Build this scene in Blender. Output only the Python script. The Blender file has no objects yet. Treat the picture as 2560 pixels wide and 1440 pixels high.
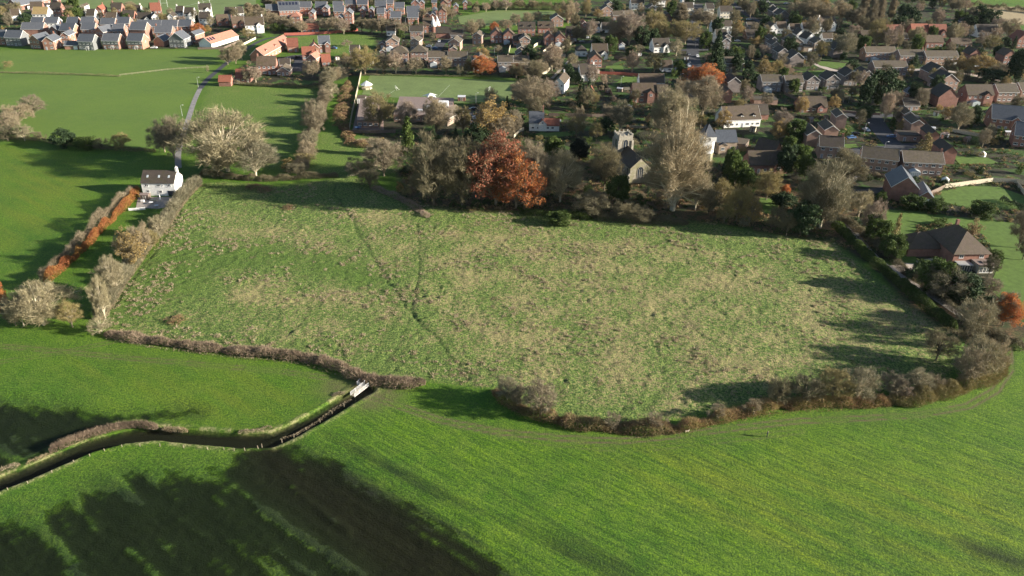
import bpy, math, random
import numpy as np
from mathutils import Matrix, Vector
rnd = random.Random(7)
rng = np.random.default_rng(7)
sc = bpy.context.scene
col = sc.collection
# ---------------------------------------------------------------- camera
FPX, PITCH, CAMH, ROLL = 1960.0, math.radians(28.7), 116.0, math.radians(-0.8)
cP, sP, cR, sR = math.cos(PITCH), math.sin(PITCH), math.cos(ROLL), math.sin(ROLL)
r0, u0, f0 = Vector((1, 0, 0)), Vector((0, sP, cP)), Vector((0, cP, -sP))
RIGHT, UP = cR * r0 - sR * u0, sR * r0 + cR * u0
cam = bpy.data.cameras.new("camera"); cam_o = bpy.data.objects.new("camera", cam); col.objects.link(cam_o)
cam.sensor_width = 36; cam.lens = FPX / 2560 * 36; cam.clip_start = 1; cam.clip_end = 6000
m3 = Matrix((RIGHT, UP, -f0)).transposed()
cam_o.matrix_world = Matrix.Translation((0, 0, CAMH)) @ m3.to_4x4()
sc.camera = cam_o
# ---------------------------------------------------------------- sky, sun, exposure
SUN_EL, SUN_AZ = math.radians(16), math.radians(-8)     # azimuth from +X, negative towards the camera
w = bpy.data.worlds.new("World"); sc.world = w; w.use_nodes = True
nt = w.node_tree; nt.nodes.clear()
sky = nt.nodes.new("ShaderNodeTexSky"); sky.sky_type = 'NISHITA'; sky.sun_disc = False
sky.sun_elevation = SUN_EL; sky.sun_rotation = math.radians(90) - SUN_AZ
sky.air_density = 1.0; sky.dust_density = 0.6; sky.ozone_density = 1.2
bg = nt.nodes.new("ShaderNodeBackground"); bg.inputs[1].default_value = SKY_STR = 0.055
wo = nt.nodes.new("ShaderNodeOutputWorld")
nt.links.new(sky.outputs[0], bg.inputs[0]); nt.links.new(bg.outputs[0], wo.inputs[0])
sl = bpy.data.lights.new("sun", 'SUN'); sl.energy = 5.0; sl.angle = math.radians(0.6); sl.color = (1.0, 0.90, 0.76)
so = bpy.data.objects.new("sun", sl); col.objects.link(so)
sd = Vector((math.cos(SUN_EL) * math.cos(SUN_AZ), math.cos(SUN_EL) * math.sin(SUN_AZ), math.sin(SUN_EL)))
so.rotation_euler = sd.to_track_quat('Z', 'Y').to_euler()
sc.view_settings.view_transform = 'Standard'; sc.view_settings.look = 'None'
sc.view_settings.exposure = 1.6; sc.view_settings.gamma = 1.0
sc.render.engine = 'CYCLES'
sc.cycles.max_bounces = 4; sc.cycles.transparent_max_bounces = 6
# ---------------------------------------------------------------- measuring: photo point -> ground point
def G(px, py, z=0.0):
    d = RIGHT * ((px - 1280) / FPX) + UP * ((720 - py) / FPX) + f0
    t = (z - CAMH) / d.z
    return (d.x * t, d.y * t)
def S(x, y, z):
    d = Vector((x, y, z - CAMH)); zc = d.dot(f0)
    return (1280 + d.dot(RIGHT) / zc * FPX, 720 - d.dot(UP) / zc * FPX)
def Gn(P):
    return np.array([G(a, b) for a, b in P])
def height_for(px, py, ytop):
    x, y = G(px, py); lo, hi = 0.2, 80.0
    for _ in range(30):
        m = (lo + hi) / 2
        if S(x, y, m)[1] > ytop: lo = m
        else: hi = m
    return lo
def scale_at(px, py):                        # px per metre across
    x, y = G(px, py); return FPX / (Vector((x, y, -CAMH)).dot(f0))
# ---------------------------------------------------------------- objects
NAMES = {}
def link(name, data=None, parent=None, loc=(0, 0, 0), rz=0.0, scale=None):
    o = bpy.data.objects.new(name, data); col.objects.link(o)
    o.location = loc; o.rotation_euler = (0, 0, rz)
    if scale is not None: o.scale = scale
    if parent is not None: o.parent = parent
    return o
TAGGED = []
def tag(o, label=None, cat=None, group=None, kind=None):
    if label: o['label'] = label
    if cat: o['category'] = cat
    if group: o['group'] = group
    if kind: o['kind'] = kind
    return o
def later(o, look, cat, group, px, py):      # the label is written once all its neighbours are known
    TAGGED.append((o, look, cat, group, px, py))
class MB:
    def __init__(s): s.v = []; s.f = []; s.m = []
    def face(s, pts, m=0):
        n = len(s.v); s.v += [tuple(p) for p in pts]; s.f.append(tuple(range(n, n + len(pts)))); s.m.append(m)
    def box(s, x0, x1, y0, y1, z0, z1, m=0, open_bottom=False):
        n = len(s.v)
        s.v += [(x0, y0, z0), (x1, y0, z0), (x1, y1, z0), (x0, y1, z0), (x0, y0, z1), (x1, y0, z1), (x1, y1, z1), (x0, y1, z1)]
        F = [(0, 3, 2, 1), (4, 5, 6, 7), (0, 1, 5, 4), (1, 2, 6, 5), (2, 3, 7, 6), (3, 0, 4, 7)]
        if open_bottom: F = F[1:]
        for f in F: s.f.append(tuple(n + i for i in f)); s.m.append(m)
    def hull8(s, P, m=0):                    # P: 4 bottom then 4 top
        n = len(s.v); s.v += [tuple(p) for p in P]
        for f in [(0, 3, 2, 1), (4, 5, 6, 7), (0, 1, 5, 4), (1, 2, 6, 5), (2, 3, 7, 6), (3, 0, 4, 7)]:
            s.f.append(tuple(n + i for i in f)); s.m.append(m)
    def tube(s, a, b, ra, rb, n=6, m=0, cap=True):
        a = Vector(a); b = Vector(b); d = (b - a)
        if d.length < 1e-6: return
        d.normalize(); t = d.orthogonal().normalized(); q = d.cross(t)
        k = len(s.v)
        for c, r in ((a, ra), (b, rb)):
            for i in range(n):
                an = 2 * math.pi * i / n; p = c + (t * math.cos(an) + q * math.sin(an)) * r; s.v.append(tuple(p))
        for i in range(n):
            j = (i + 1) % n; s.f.append((k + i, k + j, k + n + j, k + n + i)); s.m.append(m)
        if cap:
            s.f.append(tuple(k + n + i for i in range(n))); s.m.append(m)
            s.f.append(tuple(k + i for i in reversed(range(n)))); s.m.append(m)
    def mesh(s, name, mats, smooth=False):
        me = bpy.data.meshes.new(name); me.from_pydata(s.v, [], s.f)
        for mt in (mats if isinstance(mats, (list, tuple)) else [mats]): me.materials.append(mt)
        me.polygons.foreach_set("material_index", s.m)
        if smooth: me.polygons.foreach_set("use_smooth", [True] * len(s.f))
        me.update(); return me
def np_mesh(name, V, Fc, mats, midx=None, smooth=False):
    """V (n,3), Fc (m,k) all faces with k corners"""
    V = np.ascontiguousarray(V, dtype=np.float32); Fc = np.ascontiguousarray(Fc, dtype=np.int32)
    me = bpy.data.meshes.new(name); k = Fc.shape[1]
    me.vertices.add(len(V)); me.vertices.foreach_set("co", V.ravel())
    me.loops.add(Fc.size); me.loops.foreach_set("vertex_index", Fc.ravel())
    me.polygons.add(len(Fc)); me.polygons.foreach_set("loop_start", np.arange(0, Fc.size, k, dtype=np.int32))
    for mt in (mats if isinstance(mats, (list, tuple)) else [mats]): me.materials.append(mt)
    if midx is not None: me.polygons.foreach_set("material_index", np.ascontiguousarray(midx, dtype=np.int32))
    if smooth: me.polygons.foreach_set("use_smooth", np.ones(len(Fc), dtype=bool))
    me.update(calc_edges=True); return me
# ---------------------------------------------------------------- materials
MATS = {}
def newmat(name):
    m = bpy.data.materials.new(name); m.use_nodes = True; t = m.node_tree; t.nodes.clear()
    out = t.nodes.new("ShaderNodeOutputMaterial"); b = t.nodes.new("ShaderNodeBsdfPrincipled")
    t.links.new(b.outputs[0], out.inputs[0]); b.inputs['Roughness'].default_value = 0.85
    if 'Specular IOR Level' in b.inputs: b.inputs['Specular IOR Level'].default_value = 0.25
    MATS[name] = m; return m, t, b
def N(t, kind, **kw):
    n = t.nodes.new(kind)
    for k, v in kw.items():
        if k.startswith('_'): setattr(n, k[1:], v)
        else:
            n.inputs[k.replace('__', ' ')].default_value = v
    return n
def noise(t, vec, scale, detail=3, rough=0.55):
    n = t.nodes.new("ShaderNodeTexNoise"); n.inputs['Scale'].default_value = scale; n.inputs['Detail'].default_value = detail
    n.inputs['Roughness'].default_value = rough
    t.links.new(vec, n.inputs['Vector']); return n.outputs['Fac']
def ramp(t, fac, stops, interp='LINEAR'):
    r = t.nodes.new("ShaderNodeValToRGB"); e = r.color_ramp; e.interpolation = interp
    while len(e.elements) > 1: e.elements.remove(e.elements[-1])
    e.elements[0].position = stops[0][0]; c = stops[0][1]; e.elements[0].color = (*c, 1) if len(c) == 3 else c
    for p, c in stops[1:]:
        x = e.elements.new(p); x.color = (*c, 1)
    t.links.new(fac, r.inputs[0]); return r.outputs[0]
def mix(t, fac, a, b, mode='MIX'):
    n = t.nodes.new("ShaderNodeMixRGB"); n.blend_type = mode
    for i, x in ((0, fac), (1, a), (2, b)):
        if hasattr(x, 'is_linked'): t.links.new(x, n.inputs[i])
        elif i == 0: n.inputs[0].default_value = x
        else: n.inputs[i].default_value = (*x, 1)
    return n.outputs[0]
def mth(t, op, a, b=0.0, c=None, clamp=False):
    n = t.nodes.new("ShaderNodeMath"); n.operation = op; n.use_clamp = clamp
    for i, x in enumerate((a, b) if c is None else (a, b, c)):
        if hasattr(x, 'is_linked'): t.links.new(x, n.inputs[i])
        else: n.inputs[i].default_value = x
    return n.outputs[0]
def bump(t, b, h, strength, dist):
    n = t.nodes.new("ShaderNodeBump"); n.inputs['Strength'].default_value = strength; n.inputs['Distance'].default_value = dist
    t.links.new(h, n.inputs['Height']); t.links.new(n.outputs[0], b.inputs['Normal'])
def wpos(t):
    return t.nodes.new("ShaderNodeNewGeometry").outputs['Position']
def objrand(t):
    return t.nodes.new("ShaderNodeObjectInfo").outputs['Random']
def simple(name, c, rough=0.8, var=0.25, scale=0.8, c2=None, spec=None, metal=0.0, objvar=0.0):
    m, t, b = newmat(name)
    p = wpos(t)
    f = noise(t, p, scale, 4); hi = tuple(min(1, x * (1 + var)) for x in c); lo = tuple(x * (1 - var) for x in c)
    colr = ramp(t, f, [(0.3, lo), (0.7, hi)])
    if c2: colr = mix(t, ramp(t, noise(t, p, scale * 0.35, 3), [(0.45, (0, 0, 0)), (0.62, (1, 1, 1))]), colr, c2)
    f2 = noise(t, p, scale * 6, 3)
    colr = mix(t, 0.5, colr, mix(t, 1.0, colr, ramp(t, f2, [(0.2, (0.6, 0.6, 0.6)), (0.8, (1.35, 1.35, 1.35))]), 'MULTIPLY'))
    if objvar:
        colr = mix(t, 1.0, colr, ramp(t, objrand(t), [(0, (1 - objvar,) * 3), (1, (1 + objvar,) * 3)]), 'MULTIPLY')
    t.links.new(colr, b.inputs['Base Color']); b.inputs['Roughness'].default_value = rough; b.inputs['Metallic'].default_value = metal
    if spec is not None and 'Specular IOR Level' in b.inputs: b.inputs['Specular IOR Level'].default_value = spec
    return m
def brickmat(name, c1, c2, mortar=(0.26, 0.23, 0.2)):
    m, t, b = newmat(name)
    tc = t.nodes.new("ShaderNodeTexCoord"); mp = t.nodes.new("ShaderNodeMapping")
    # walls run along local x or y: x+y gives a coordinate that travels along either
    sep = t.nodes.new("ShaderNodeSeparateXYZ"); t.links.new(tc.outputs['Object'], sep.inputs[0])
    cb = t.nodes.new("ShaderNodeCombineXYZ")
    t.links.new(mth(t, 'ADD', sep.outputs[0], sep.outputs[1]), cb.inputs[0]); t.links.new(sep.outputs[2], cb.inputs[1])
    br = t.nodes.new("ShaderNodeTexBrick"); t.links.new(cb.outputs[0], br.inputs['Vector'])
    br.inputs['Scale'].default_value = 1.0; br.inputs['Brick Width'].default_value = 0.45; br.inputs['Row Height'].default_value = 0.15
    br.inputs['Mortar Size'].default_value = 0.018
    br.inputs['Color1'].default_value = (*c1, 1); br.inputs['Color2'].default_value = (*c2, 1); br.inputs['Mortar'].default_value = (*mortar, 1)
    p = wpos(t)
    c = mix(t, 1.0, br.outputs['Color'], ramp(t, noise(t, p, 0.45, 4), [(0.25, (0.72, 0.7, 0.7)), (0.75, (1.25, 1.22, 1.2))]), 'MULTIPLY')
    c = mix(t, 1.0, c, ramp(t, objrand(t), [(0, (0.85, 0.85, 0.9)), (1, (1.15, 1.12, 1.08))]), 'MULTIPLY')
    t.links.new(c, b.inputs['Base Color']); return m
def tilemat(name, c, c2, moss=None, row=0.34, rough=0.7):
    m, t, b = newmat(name)
    tc = t.nodes.new("ShaderNodeTexCoord"); sep = t.nodes.new("ShaderNodeSeparateXYZ"); t.links.new(tc.outputs['Object'], sep.inputs[0])
    # tile courses follow height on the slope
    h = mth(t, 'FRACT', mth(t, 'MULTIPLY', sep.outputs[2], 1 / (row * 0.6)))
    p = wpos(t)
    colr = mix(t, ramp(t, noise(t, p, 0.9, 5, 0.65), [(0.3, (0, 0, 0)), (0.7, (1, 1, 1))]), c, c2)
    colr = mix(t, 1.0, colr, ramp(t, noise(t, tc.outputs['Object'], 5.0, 2), [(0.25, (0.75,) * 3), (0.75, (1.25,) * 3)]), 'MULTIPLY')
    colr = mix(t, 1.0, colr, ramp(t, h, [(0.0, (0.62,) * 3), (0.18, (1.0,) * 3), (1, (1.06,) * 3)]), 'MULTIPLY')
    colr = mix(t, 1.0, colr, ramp(t, objrand(t), [(0, (0.82, 0.84, 0.86)), (1, (1.2, 1.16, 1.12))]), 'MULTIPLY')
    if moss: colr = mix(t, ramp(t, noise(t, p, 0.5, 5, 0.7), [(0.48, (0, 0, 0)), (0.66, (0.75,) * 3)]), colr, moss)
    t.links.new(colr, b.inputs['Base Color']); b.inputs['Roughness'].default_value = rough
    bump(t, b, h, 0.4, 0.03); return m
def leafmat(name, stops, objhue=0.18, trans=0.25, scale=0.35):
    m, t, b = newmat(name)
    p = wpos(t)
    a = t.nodes.new("ShaderNodeAttribute"); a.attribute_name = "tone"
    colr = ramp(t, mth(t, 'ADD', mth(t, 'MULTIPLY', a.outputs['Fac'], 0.65), mth(t, 'MULTIPLY', noise(t, p, scale, 3), 0.4)), stops)
    colr = mix(t, 1.0, colr, ramp(t, objrand(t), [(0, (1 - objhue, 1 - objhue * 0.8, 1 - objhue * 0.6)), (0.5, (1, 1, 1)), (1, (1 + objhue, 1 + objhue * 0.9, 1 + objhue * 0.5))]), 'MULTIPLY')
    t.links.new(colr, b.inputs['Base Color']); b.inputs['Roughness'].default_value = 0.8
    if trans:
        tr = t.nodes.new("ShaderNodeBsdfTranslucent"); t.links.new(colr, tr.inputs[0])
        ms = t.nodes.new("ShaderNodeMixShader"); ms.inputs[0].default_value = trans
        out = [n for n in t.nodes if n.type == 'OUTPUT_MATERIAL'][0]
        t.links.new(b.outputs[0], ms.inputs[1]); t.links.new(tr.outputs[0], ms.inputs[2]); t.links.new(ms.outputs[0], out.inputs[0])
    return m
M = {}
M['brick_red'] = brickmat('brick_red', (0.310, 0.132, 0.092), (0.241, 0.101, 0.071))
M['brick_orange'] = brickmat('brick_orange', (0.36, 0.175, 0.12), (0.29, 0.135, 0.09))
M['brick_pink'] = brickmat('brick_pink', (0.333, 0.213, 0.167), (0.265, 0.167, 0.132))
M['brick_buff'] = brickmat('brick_buff', (0.33, 0.265, 0.205), (0.27, 0.215, 0.165))
M['brick_grey'] = brickmat('brick_grey', (0.241, 0.218, 0.207), (0.196, 0.178, 0.167))
M['clad_grey'] = simple('clad_grey', (0.156, 0.163, 0.163), 0.7, 0.1)
M['render_white'] = simple('render_white', (0.80, 0.79, 0.75), 0.7, 0.06, 0.3)
M['render_cream'] = simple('render_cream', (0.68, 0.62, 0.5), 0.7, 0.08, 0.3)
M['stone'] = simple('stone', (0.288, 0.264, 0.200), 0.9, 0.3, 1.4, c2=(0.224, 0.216, 0.128))
M['stone_pale'] = simple('stone_pale', (0.302, 0.281, 0.235), 0.9, 0.3, 1.4)
M['slate'] = tilemat('slate', (0.075, 0.085, 0.10), (0.11, 0.12, 0.14), rough=0.45)
M['slate_new'] = tilemat('slate_new', (0.076, 0.085, 0.100), (0.102, 0.111, 0.128), rough=0.42)
M['tile_brown'] = tilemat('tile_brown', (0.068, 0.050, 0.038), (0.104, 0.080, 0.060), moss=(0.072, 0.060, 0.028))
M['tile_grey'] = tilemat('tile_grey', (0.070, 0.059, 0.046), (0.117, 0.098, 0.077), moss=(0.092, 0.077, 0.039))
M['tile_dark'] = tilemat('tile_dark', (0.04, 0.034, 0.031), (0.07, 0.058, 0.048), moss=(0.06, 0.055, 0.03))
M['tile_red'] = tilemat('tile_red', (0.18, 0.065, 0.045), (0.25, 0.10, 0.065))
M['tile_pink'] = tilemat('tile_pink', (0.27, 0.125, 0.09), (0.34, 0.17, 0.125))
M['tile_moss'] = tilemat('tile_moss', (0.2, 0.15, 0.08), (0.28, 0.21, 0.10), moss=(0.25, 0.2, 0.07))
M['flat_brown'] = simple('flat_brown', (0.22, 0.17, 0.15), 0.9, 0.12)
M['flat_pale'] = simple('flat_pale', (0.5, 0.52, 0.55), 0.6, 0.08)
M['white'] = simple('white_paint', (0.8, 0.8, 0.78), 0.45, 0.04)
M['door'] = simple('door_paint', (0.18, 0.2, 0.24), 0.5, 0.1, objvar=0.5)
M['wood_pale'] = simple('wood_pale', (0.46, 0.41, 0.31), 0.85, 0.2, 2.0)
M['post_wood'] = simple('post_wood', (0.30, 0.26, 0.19), 0.9, 0.2, 2.0)
M['wood_dark'] = simple('wood_dark', (0.16, 0.125, 0.10), 0.9, 0.25, 2.0)
M['fence_red'] = simple('fence_red', (0.36, 0.11, 0.08), 0.85, 0.2, 2.0)
M['metal'] = simple('galvanised', (0.45, 0.46, 0.46), 0.45, 0.06, metal=0.3)
M['tarmac'] = simple('tarmac', (0.055, 0.057, 0.065), 0.9, 0.2, 0.5)
M['lane'] = simple('lane_surface', (0.225, 0.217, 0.210), 0.9, 0.25, 0.5)
M['paving'] = simple('paving', (0.30, 0.27, 0.24), 0.9, 0.2, 0.9)
M['pave_pale'] = simple('pave_pale', (0.42, 0.36, 0.31), 0.9, 0.2, 0.9)
M['solar'] = simple('solar_panel', (0.02, 0.025, 0.045), 0.25, 0.1, spec=0.6)
M['tyre'] = simple('tyre', (0.02, 0.02, 0.02), 0.8, 0.1)
M['canvas'] = simple('canvas', (0.75, 0.74, 0.7), 0.7, 0.05)
M['coat'] = simple('coat', (0.03, 0.035, 0.05), 0.8, 0.1)
M['skin'] = simple('skin', (0.5, 0.33, 0.25), 0.6, 0.05)
M['fur'] = simple('fur', (0.6, 0.52, 0.4), 0.9, 0.1)
def glassmat():
    m, t, b = newmat('window_glass'); b.inputs['Base Color'].default_value = (0.03, 0.04, 0.055, 1)
    b.inputs['Roughness'].default_value = 0.08
    if 'Specular IOR Level' in b.inputs: b.inputs['Specular IOR Level'].default_value = 0.8
    return m
M['glass'] = glassmat()
def glassroof():
    m, t, b = newmat('conservatory_glass'); b.inputs['Base Color'].default_value = (0.42, 0.47, 0.5, 1)
    b.inputs['Roughness'].default_value = 0.12
    return m
M['glass_pale'] = glassroof()
def carpaint(name, c):
    m, t, b = newmat(name); b.inputs['Base Color'].default_value = (*c, 1); b.inputs['Roughness'].default_value = 0.25
    if 'Coat Weight' in b.inputs: b.inputs['Coat Weight'].default_value = 0.5
    return m
for k, c in dict(silver=(0.5, 0.52, 0.55), white=(0.8, 0.8, 0.8), black=(0.015, 0.015, 0.02), blue=(0.08, 0.16, 0.32), red=(0.35, 0.03, 0.03), grey=(0.16, 0.17, 0.19)).items():
    M['car_' + k] = carpaint('car_' + k, c)
# foliage: "tone" runs 0..1 per leaf or twig
M['f_pale'] = leafmat('twigs_pale', [(0.15, (0.110, 0.095, 0.055)), (0.5, (0.215, 0.189, 0.116)), (0.85, (0.329, 0.298, 0.195))], trans=0.1)
M['f_giant'] = leafmat('twigs_giant', [(0.15, (0.144, 0.114, 0.066)), (0.5, (0.281, 0.225, 0.138)), (0.85, (0.430, 0.355, 0.233))], trans=0.1)
M['f_brown'] = leafmat('twigs_brown', [(0.15, (0.106, 0.084, 0.051)), (0.5, (0.211, 0.174, 0.114)), (0.85, (0.323, 0.276, 0.193))], trans=0.1)
M['f_dark'] = leafmat('twigs_dark', [(0.15, (0.069, 0.061, 0.034)), (0.5, (0.138, 0.121, 0.071)), (0.85, (0.241, 0.213, 0.132))], trans=0.08)
M['f_pink'] = leafmat('twigs_pink', [(0.15, (0.140, 0.097, 0.071)), (0.5, (0.252, 0.194, 0.147)), (0.85, (0.364, 0.303, 0.236))], trans=0.1)
M['f_olive'] = leafmat('twigs_olive', [(0.15, (0.120, 0.102, 0.036)), (0.5, (0.216, 0.180, 0.078)), (0.85, (0.324, 0.270, 0.132))], trans=0.1)
M['f_red'] = leafmat('leaves_red', [(0.15, (0.102, 0.035, 0.024)), (0.45, (0.250, 0.083, 0.049)), (0.65, (0.341, 0.123, 0.065)), (0.85, (0.386, 0.197, 0.100))], scale=0.25)
M['f_orange'] = leafmat('leaves_orange', [(0.2, (0.186, 0.050, 0.023)), (0.42, (0.370, 0.100, 0.036)), (0.6, (0.444, 0.166, 0.052)), (0.85, (0.519, 0.299, 0.083))], scale=0.3)
M['f_beech'] = leafmat('leaves_beech', [(0.1, (0.151, 0.046, 0.025)), (0.45, (0.248, 0.092, 0.038)), (0.8, (0.317, 0.202, 0.059))], scale=0.22)
M['f_gold'] = leafmat('leaves_gold', [(0.15, (0.15, 0.10, 0.035)), (0.5, (0.27, 0.19, 0.07)), (0.85, (0.38, 0.28, 0.12))])
M['f_green'] = leafmat('leaves_green', [(0.15, (0.02, 0.035, 0.01)), (0.5, (0.06, 0.095, 0.022)), (0.85, (0.13, 0.17, 0.045))])
M['f_ever'] = leafmat('leaves_evergreen', [(0.15, (0.012, 0.024, 0.010)), (0.5, (0.032, 0.058, 0.022)), (0.85, (0.07, 0.105, 0.04))], trans=0.1)
M['f_yew'] = leafmat('leaves_yew', [(0.15, (0.004, 0.007, 0.004)), (0.5, (0.008, 0.014, 0.008)), (0.85, (0.016, 0.026, 0.014))], trans=0.0)
M['f_bramble'] = leafmat('bramble', [(0.1, (0.093, 0.055, 0.034)), (0.4, (0.187, 0.111, 0.068)), (0.62, (0.289, 0.221, 0.111)), (0.9, (0.212, 0.204, 0.060))], scale=0.25)
M['f_hedge'] = leafmat('hedge_twigs', [(0.1, (0.062, 0.048, 0.036)), (0.5, (0.175, 0.131, 0.095)), (0.85, (0.312, 0.244, 0.178))], trans=0.05)
M['f_reed'] = leafmat('dry_reed', [(0.15, (0.158, 0.115, 0.072)), (0.5, (0.302, 0.238, 0.151)), (0.85, (0.446, 0.374, 0.259))], trans=0.2)
M['bark'] = simple('bark', (0.24, 0.2, 0.14), 0.9, 0.3, 1.5, objvar=0.25)
M['bark_pale'] = simple('bark_pale', (0.5, 0.44, 0.32), 0.9, 0.25, 1.2)
M['bark_dark'] = simple('bark_dark', (0.1, 0.085, 0.06), 0.9, 0.3, 1.5)
# ================================================================ GROUND
def inpoly(X, Y, P):
    P = Gn(P); c = np.zeros(X.shape, bool); n = len(P); j = n - 1
    for i in range(n):
        xi, yi = P[i]; xj, yj = P[j]
        if yi != yj:
            c ^= ((yi > Y) != (yj > Y)) & (X < (xj - xi) * (Y - yi) / (yj - yi) + xi)
        j = i
    return c
def dline(X, Y, P, world=False):
    P = np.array(P, float) if world else Gn(P); d = np.full(X.shape, 1e9)
    for (ax, ay), (bx, by) in zip(P[:-1], P[1:]):
        vx, vy = bx - ax, by - ay; L = vx * vx + vy * vy + 1e-9
        t = np.clip(((X - ax) * vx + (Y - ay) * vy) / L, 0, 1)
        d = np.minimum(d, np.hypot(X - ax - t * vx, Y - ay - t * vy))
    return d
def softpoly(X, Y, P, soft):
    """1 inside, 0 outside, blurred over soft metres"""
    box = Gn(P); m = np.zeros(X.shape); pad = soft * 2
    sel = (X > box[:, 0].min() - pad) & (X < box[:, 0].max() + pad) & (Y > box[:, 1].min() - pad) & (Y < box[:, 1].max() + pad)
    if not sel.any(): return m
    x, y = X[sel], Y[sel]; ins = inpoly(x, y, P); d = dline(x, y, list(P) + [P[0]])
    m[sel] = np.clip(0.5 + np.where(ins, d, -d) / (2 * soft), 0, 1); return m
LAT = rng.random((8, 256, 256))
def vnoise(x, y, k=0):
    xi = np.floor(x).astype(int); yi = np.floor(y).astype(int); fx = x - xi; fy = y - yi
    fx = fx * fx * (3 - 2 * fx); fy = fy * fy * (3 - 2 * fy); L = LAT[k % 8]
    a = L[xi % 256, yi % 256]; b = L[(xi + 1) % 256, yi % 256]; c = L[xi % 256, (yi + 1) % 256]; d = L[(xi + 1) % 256, (yi + 1) % 256]
    return (a * (1 - fx) + b * fx) * (1 - fy) + (c * (1 - fx) + d * fx) * fy
def fbm(x, y, sc_, octv=4, k=0, r=0.5):
    s = 0; a = 1; tot = 0
    for o in range(octv):
        s = s + a * vnoise(x / sc_ + 17.3 * o, y / sc_ + 9.1 * o, k + o); tot += a; a *= r; sc_ /= 2.03
    return s / tot
ROUGH = [(478, 462), (560, 455), (690, 466), (800, 452), (870, 440), (960, 470), (1010, 500), (1180, 528), (1300, 530), (1450, 528), (1600, 540), (1750, 552), (1900, 585), (2080, 605),
         (2150, 660), (2250, 745), (2390, 835), (2410, 900), (2350, 960), (2200, 978), (1950, 995), (1850, 1010), (1700, 1045), (1560, 1055), (1400, 1045), (1300, 1015), (1235, 970),
         (1060, 950), (930, 955), (850, 910), (760, 890), (600, 872), (400, 842), (290, 822), (250, 792), (330, 690), (400, 610), (440, 530)]
GREENER = [(430, 590), (600, 600), (850, 640), (985, 690), (900, 720), (700, 665), (560, 690), (480, 740), (380, 800), (270, 795), (330, 690), (400, 610)]
STREAM = [(-160, 1290), (0, 1208), (60, 1186), (150, 1147), (230, 1113), (320, 1091), (400, 1083), (500, 1093), (600, 1101), (680, 1098), (735, 1075), (800, 1040), (850, 1010), (885, 988), (915, 972)]
FLOOD = [(-300, 1330), (0, 1292), (110, 1275), (200, 1225), (290, 1190), (380, 1172), (500, 1180), (600, 1130), (625, 1105), (700, 1095), (750, 1140), (850, 1150), (920, 1205), (1010, 1260), (1130, 1340), (1230, 1400), (1290, 1460), (1300, 1600), (-300, 1700)]
FLOOD2 = [(-300, 1000), (0, 1000), (140, 1014), (215, 1038), (330, 1030), (470, 1024), (492, 1036), (380, 1050), (290, 1060), (180, 1110), (90, 1150), (0, 1180), (-200, 1260)]
FLOOD3 = [(1240, 1290), (1400, 1330), (1560, 1390), (1640, 1440), (1500, 1450), (1380, 1390), (1260, 1320)]
RIDGES = [([(540, 1187), (610, 1230), (700, 1300), (800, 1365), (900, 1428), (980, 1480)], 1.25, .26), ([(75, 1280), (110, 1320), (160, 1380), (190, 1440), (215, 1500)], 1.2, .22), ([(262, 1187), (300, 1215), (350, 1258)], 1.0, .2),
          ([(365, 1188), (395, 1215), (435, 1243)], 0.9, .2), ([(535, 1240), (570, 1275), (605, 1300)], 0.8, .19), ([(720, 1208), (780, 1255), (870, 1325)], 0.5, .17), ([(750, 1172), (850, 1240), (960, 1300), (1020, 1345)], 0.5, .16),
          ([(20, 1350), (60, 1400), (90, 1440)], 0.7, .15), ([(180, 1255), (225, 1300), (240, 1320)], 0.6, .15), ([(320, 1370), (380, 1440)], 0.6, .15), ([(450, 1290), (520, 1340)], .6, .16), ([(640, 1320), (720, 1390), (780, 1440)], .5, .13)]
PATHS = [([(842, 452), (838, 485), (862, 520), (890, 570), (930, 640), (965, 690), (1000, 740), (1030, 790), (1075, 830), (1105, 865), (1135, 905), (1165, 950)], 0.55, 1.0),
         ([(1042, 560), (1048, 620), (1045, 690), (1040, 740), (1028, 785)], 0.5, 0.9), ([(1052, 560), (1075, 540), (1060, 520), (1000, 500), (930, 470), (870, 455)], 0.45, 0.7),
         ([(1370, 575), (1380, 610), (1450, 660), (1520, 690), (1600, 720), (1690, 765)], 0.35, 0.5), ([(1690, 765), (1660, 800), (1560, 845), (1470, 875)], 0.35, 0.5),
         ([(720, 675), (745, 715), (765, 745), (768, 790), (720, 840)], 0.4, 0.6), ([(1810, 600), (1815, 650), (1840, 690), (1810, 720), (1700, 780), (1740, 830), (1800, 870)], 0.35, 0.55),
         ([(1280, 530), (1290, 560), (1250, 620), (1190, 640), (1180, 700)], 0.3, 0.4), ([(1980, 600), (1990, 660), (1900, 700), (1830, 700)], 0.3, 0.45), ([(555, 720), (600, 760), (680, 800)], 0.3, 0.4),
         ([(1830, 700), (1900, 780), (1950, 850), (2100, 900)], 0.3, 0.4), ([(470, 480), (445, 540), (400, 610), (330, 700), (280, 770)], 0.6, 0.7), ([(400, 365), (352, 330), (330, 345)], 0.3, 0.5), ([(1400, 740), (1500, 780), (1560, 845)], .3, .35),
         ([(965, 905), (1000, 850), (1030, 790)], .5, .5), ([(975, 915), (950, 940), (930, 955)], .4, .5), ([(1640, 600), (1700, 640), (1760, 690), (1810, 720)], .3, .35)]
TRACK = [(905, 985), (1000, 1015), (1100, 1050), (1250, 1080), (1400, 1095), (1550, 1103), (1700, 1088), (1850, 1068), (2000, 1052), (2150, 1046), (2300, 1037), (2420, 1015), (2490, 975), (2522, 925), (2520, 870)]
TRACK2 = [(-50, 860), (150, 878), (330, 896), (520, 912), (700, 928), (820, 945)]
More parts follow.
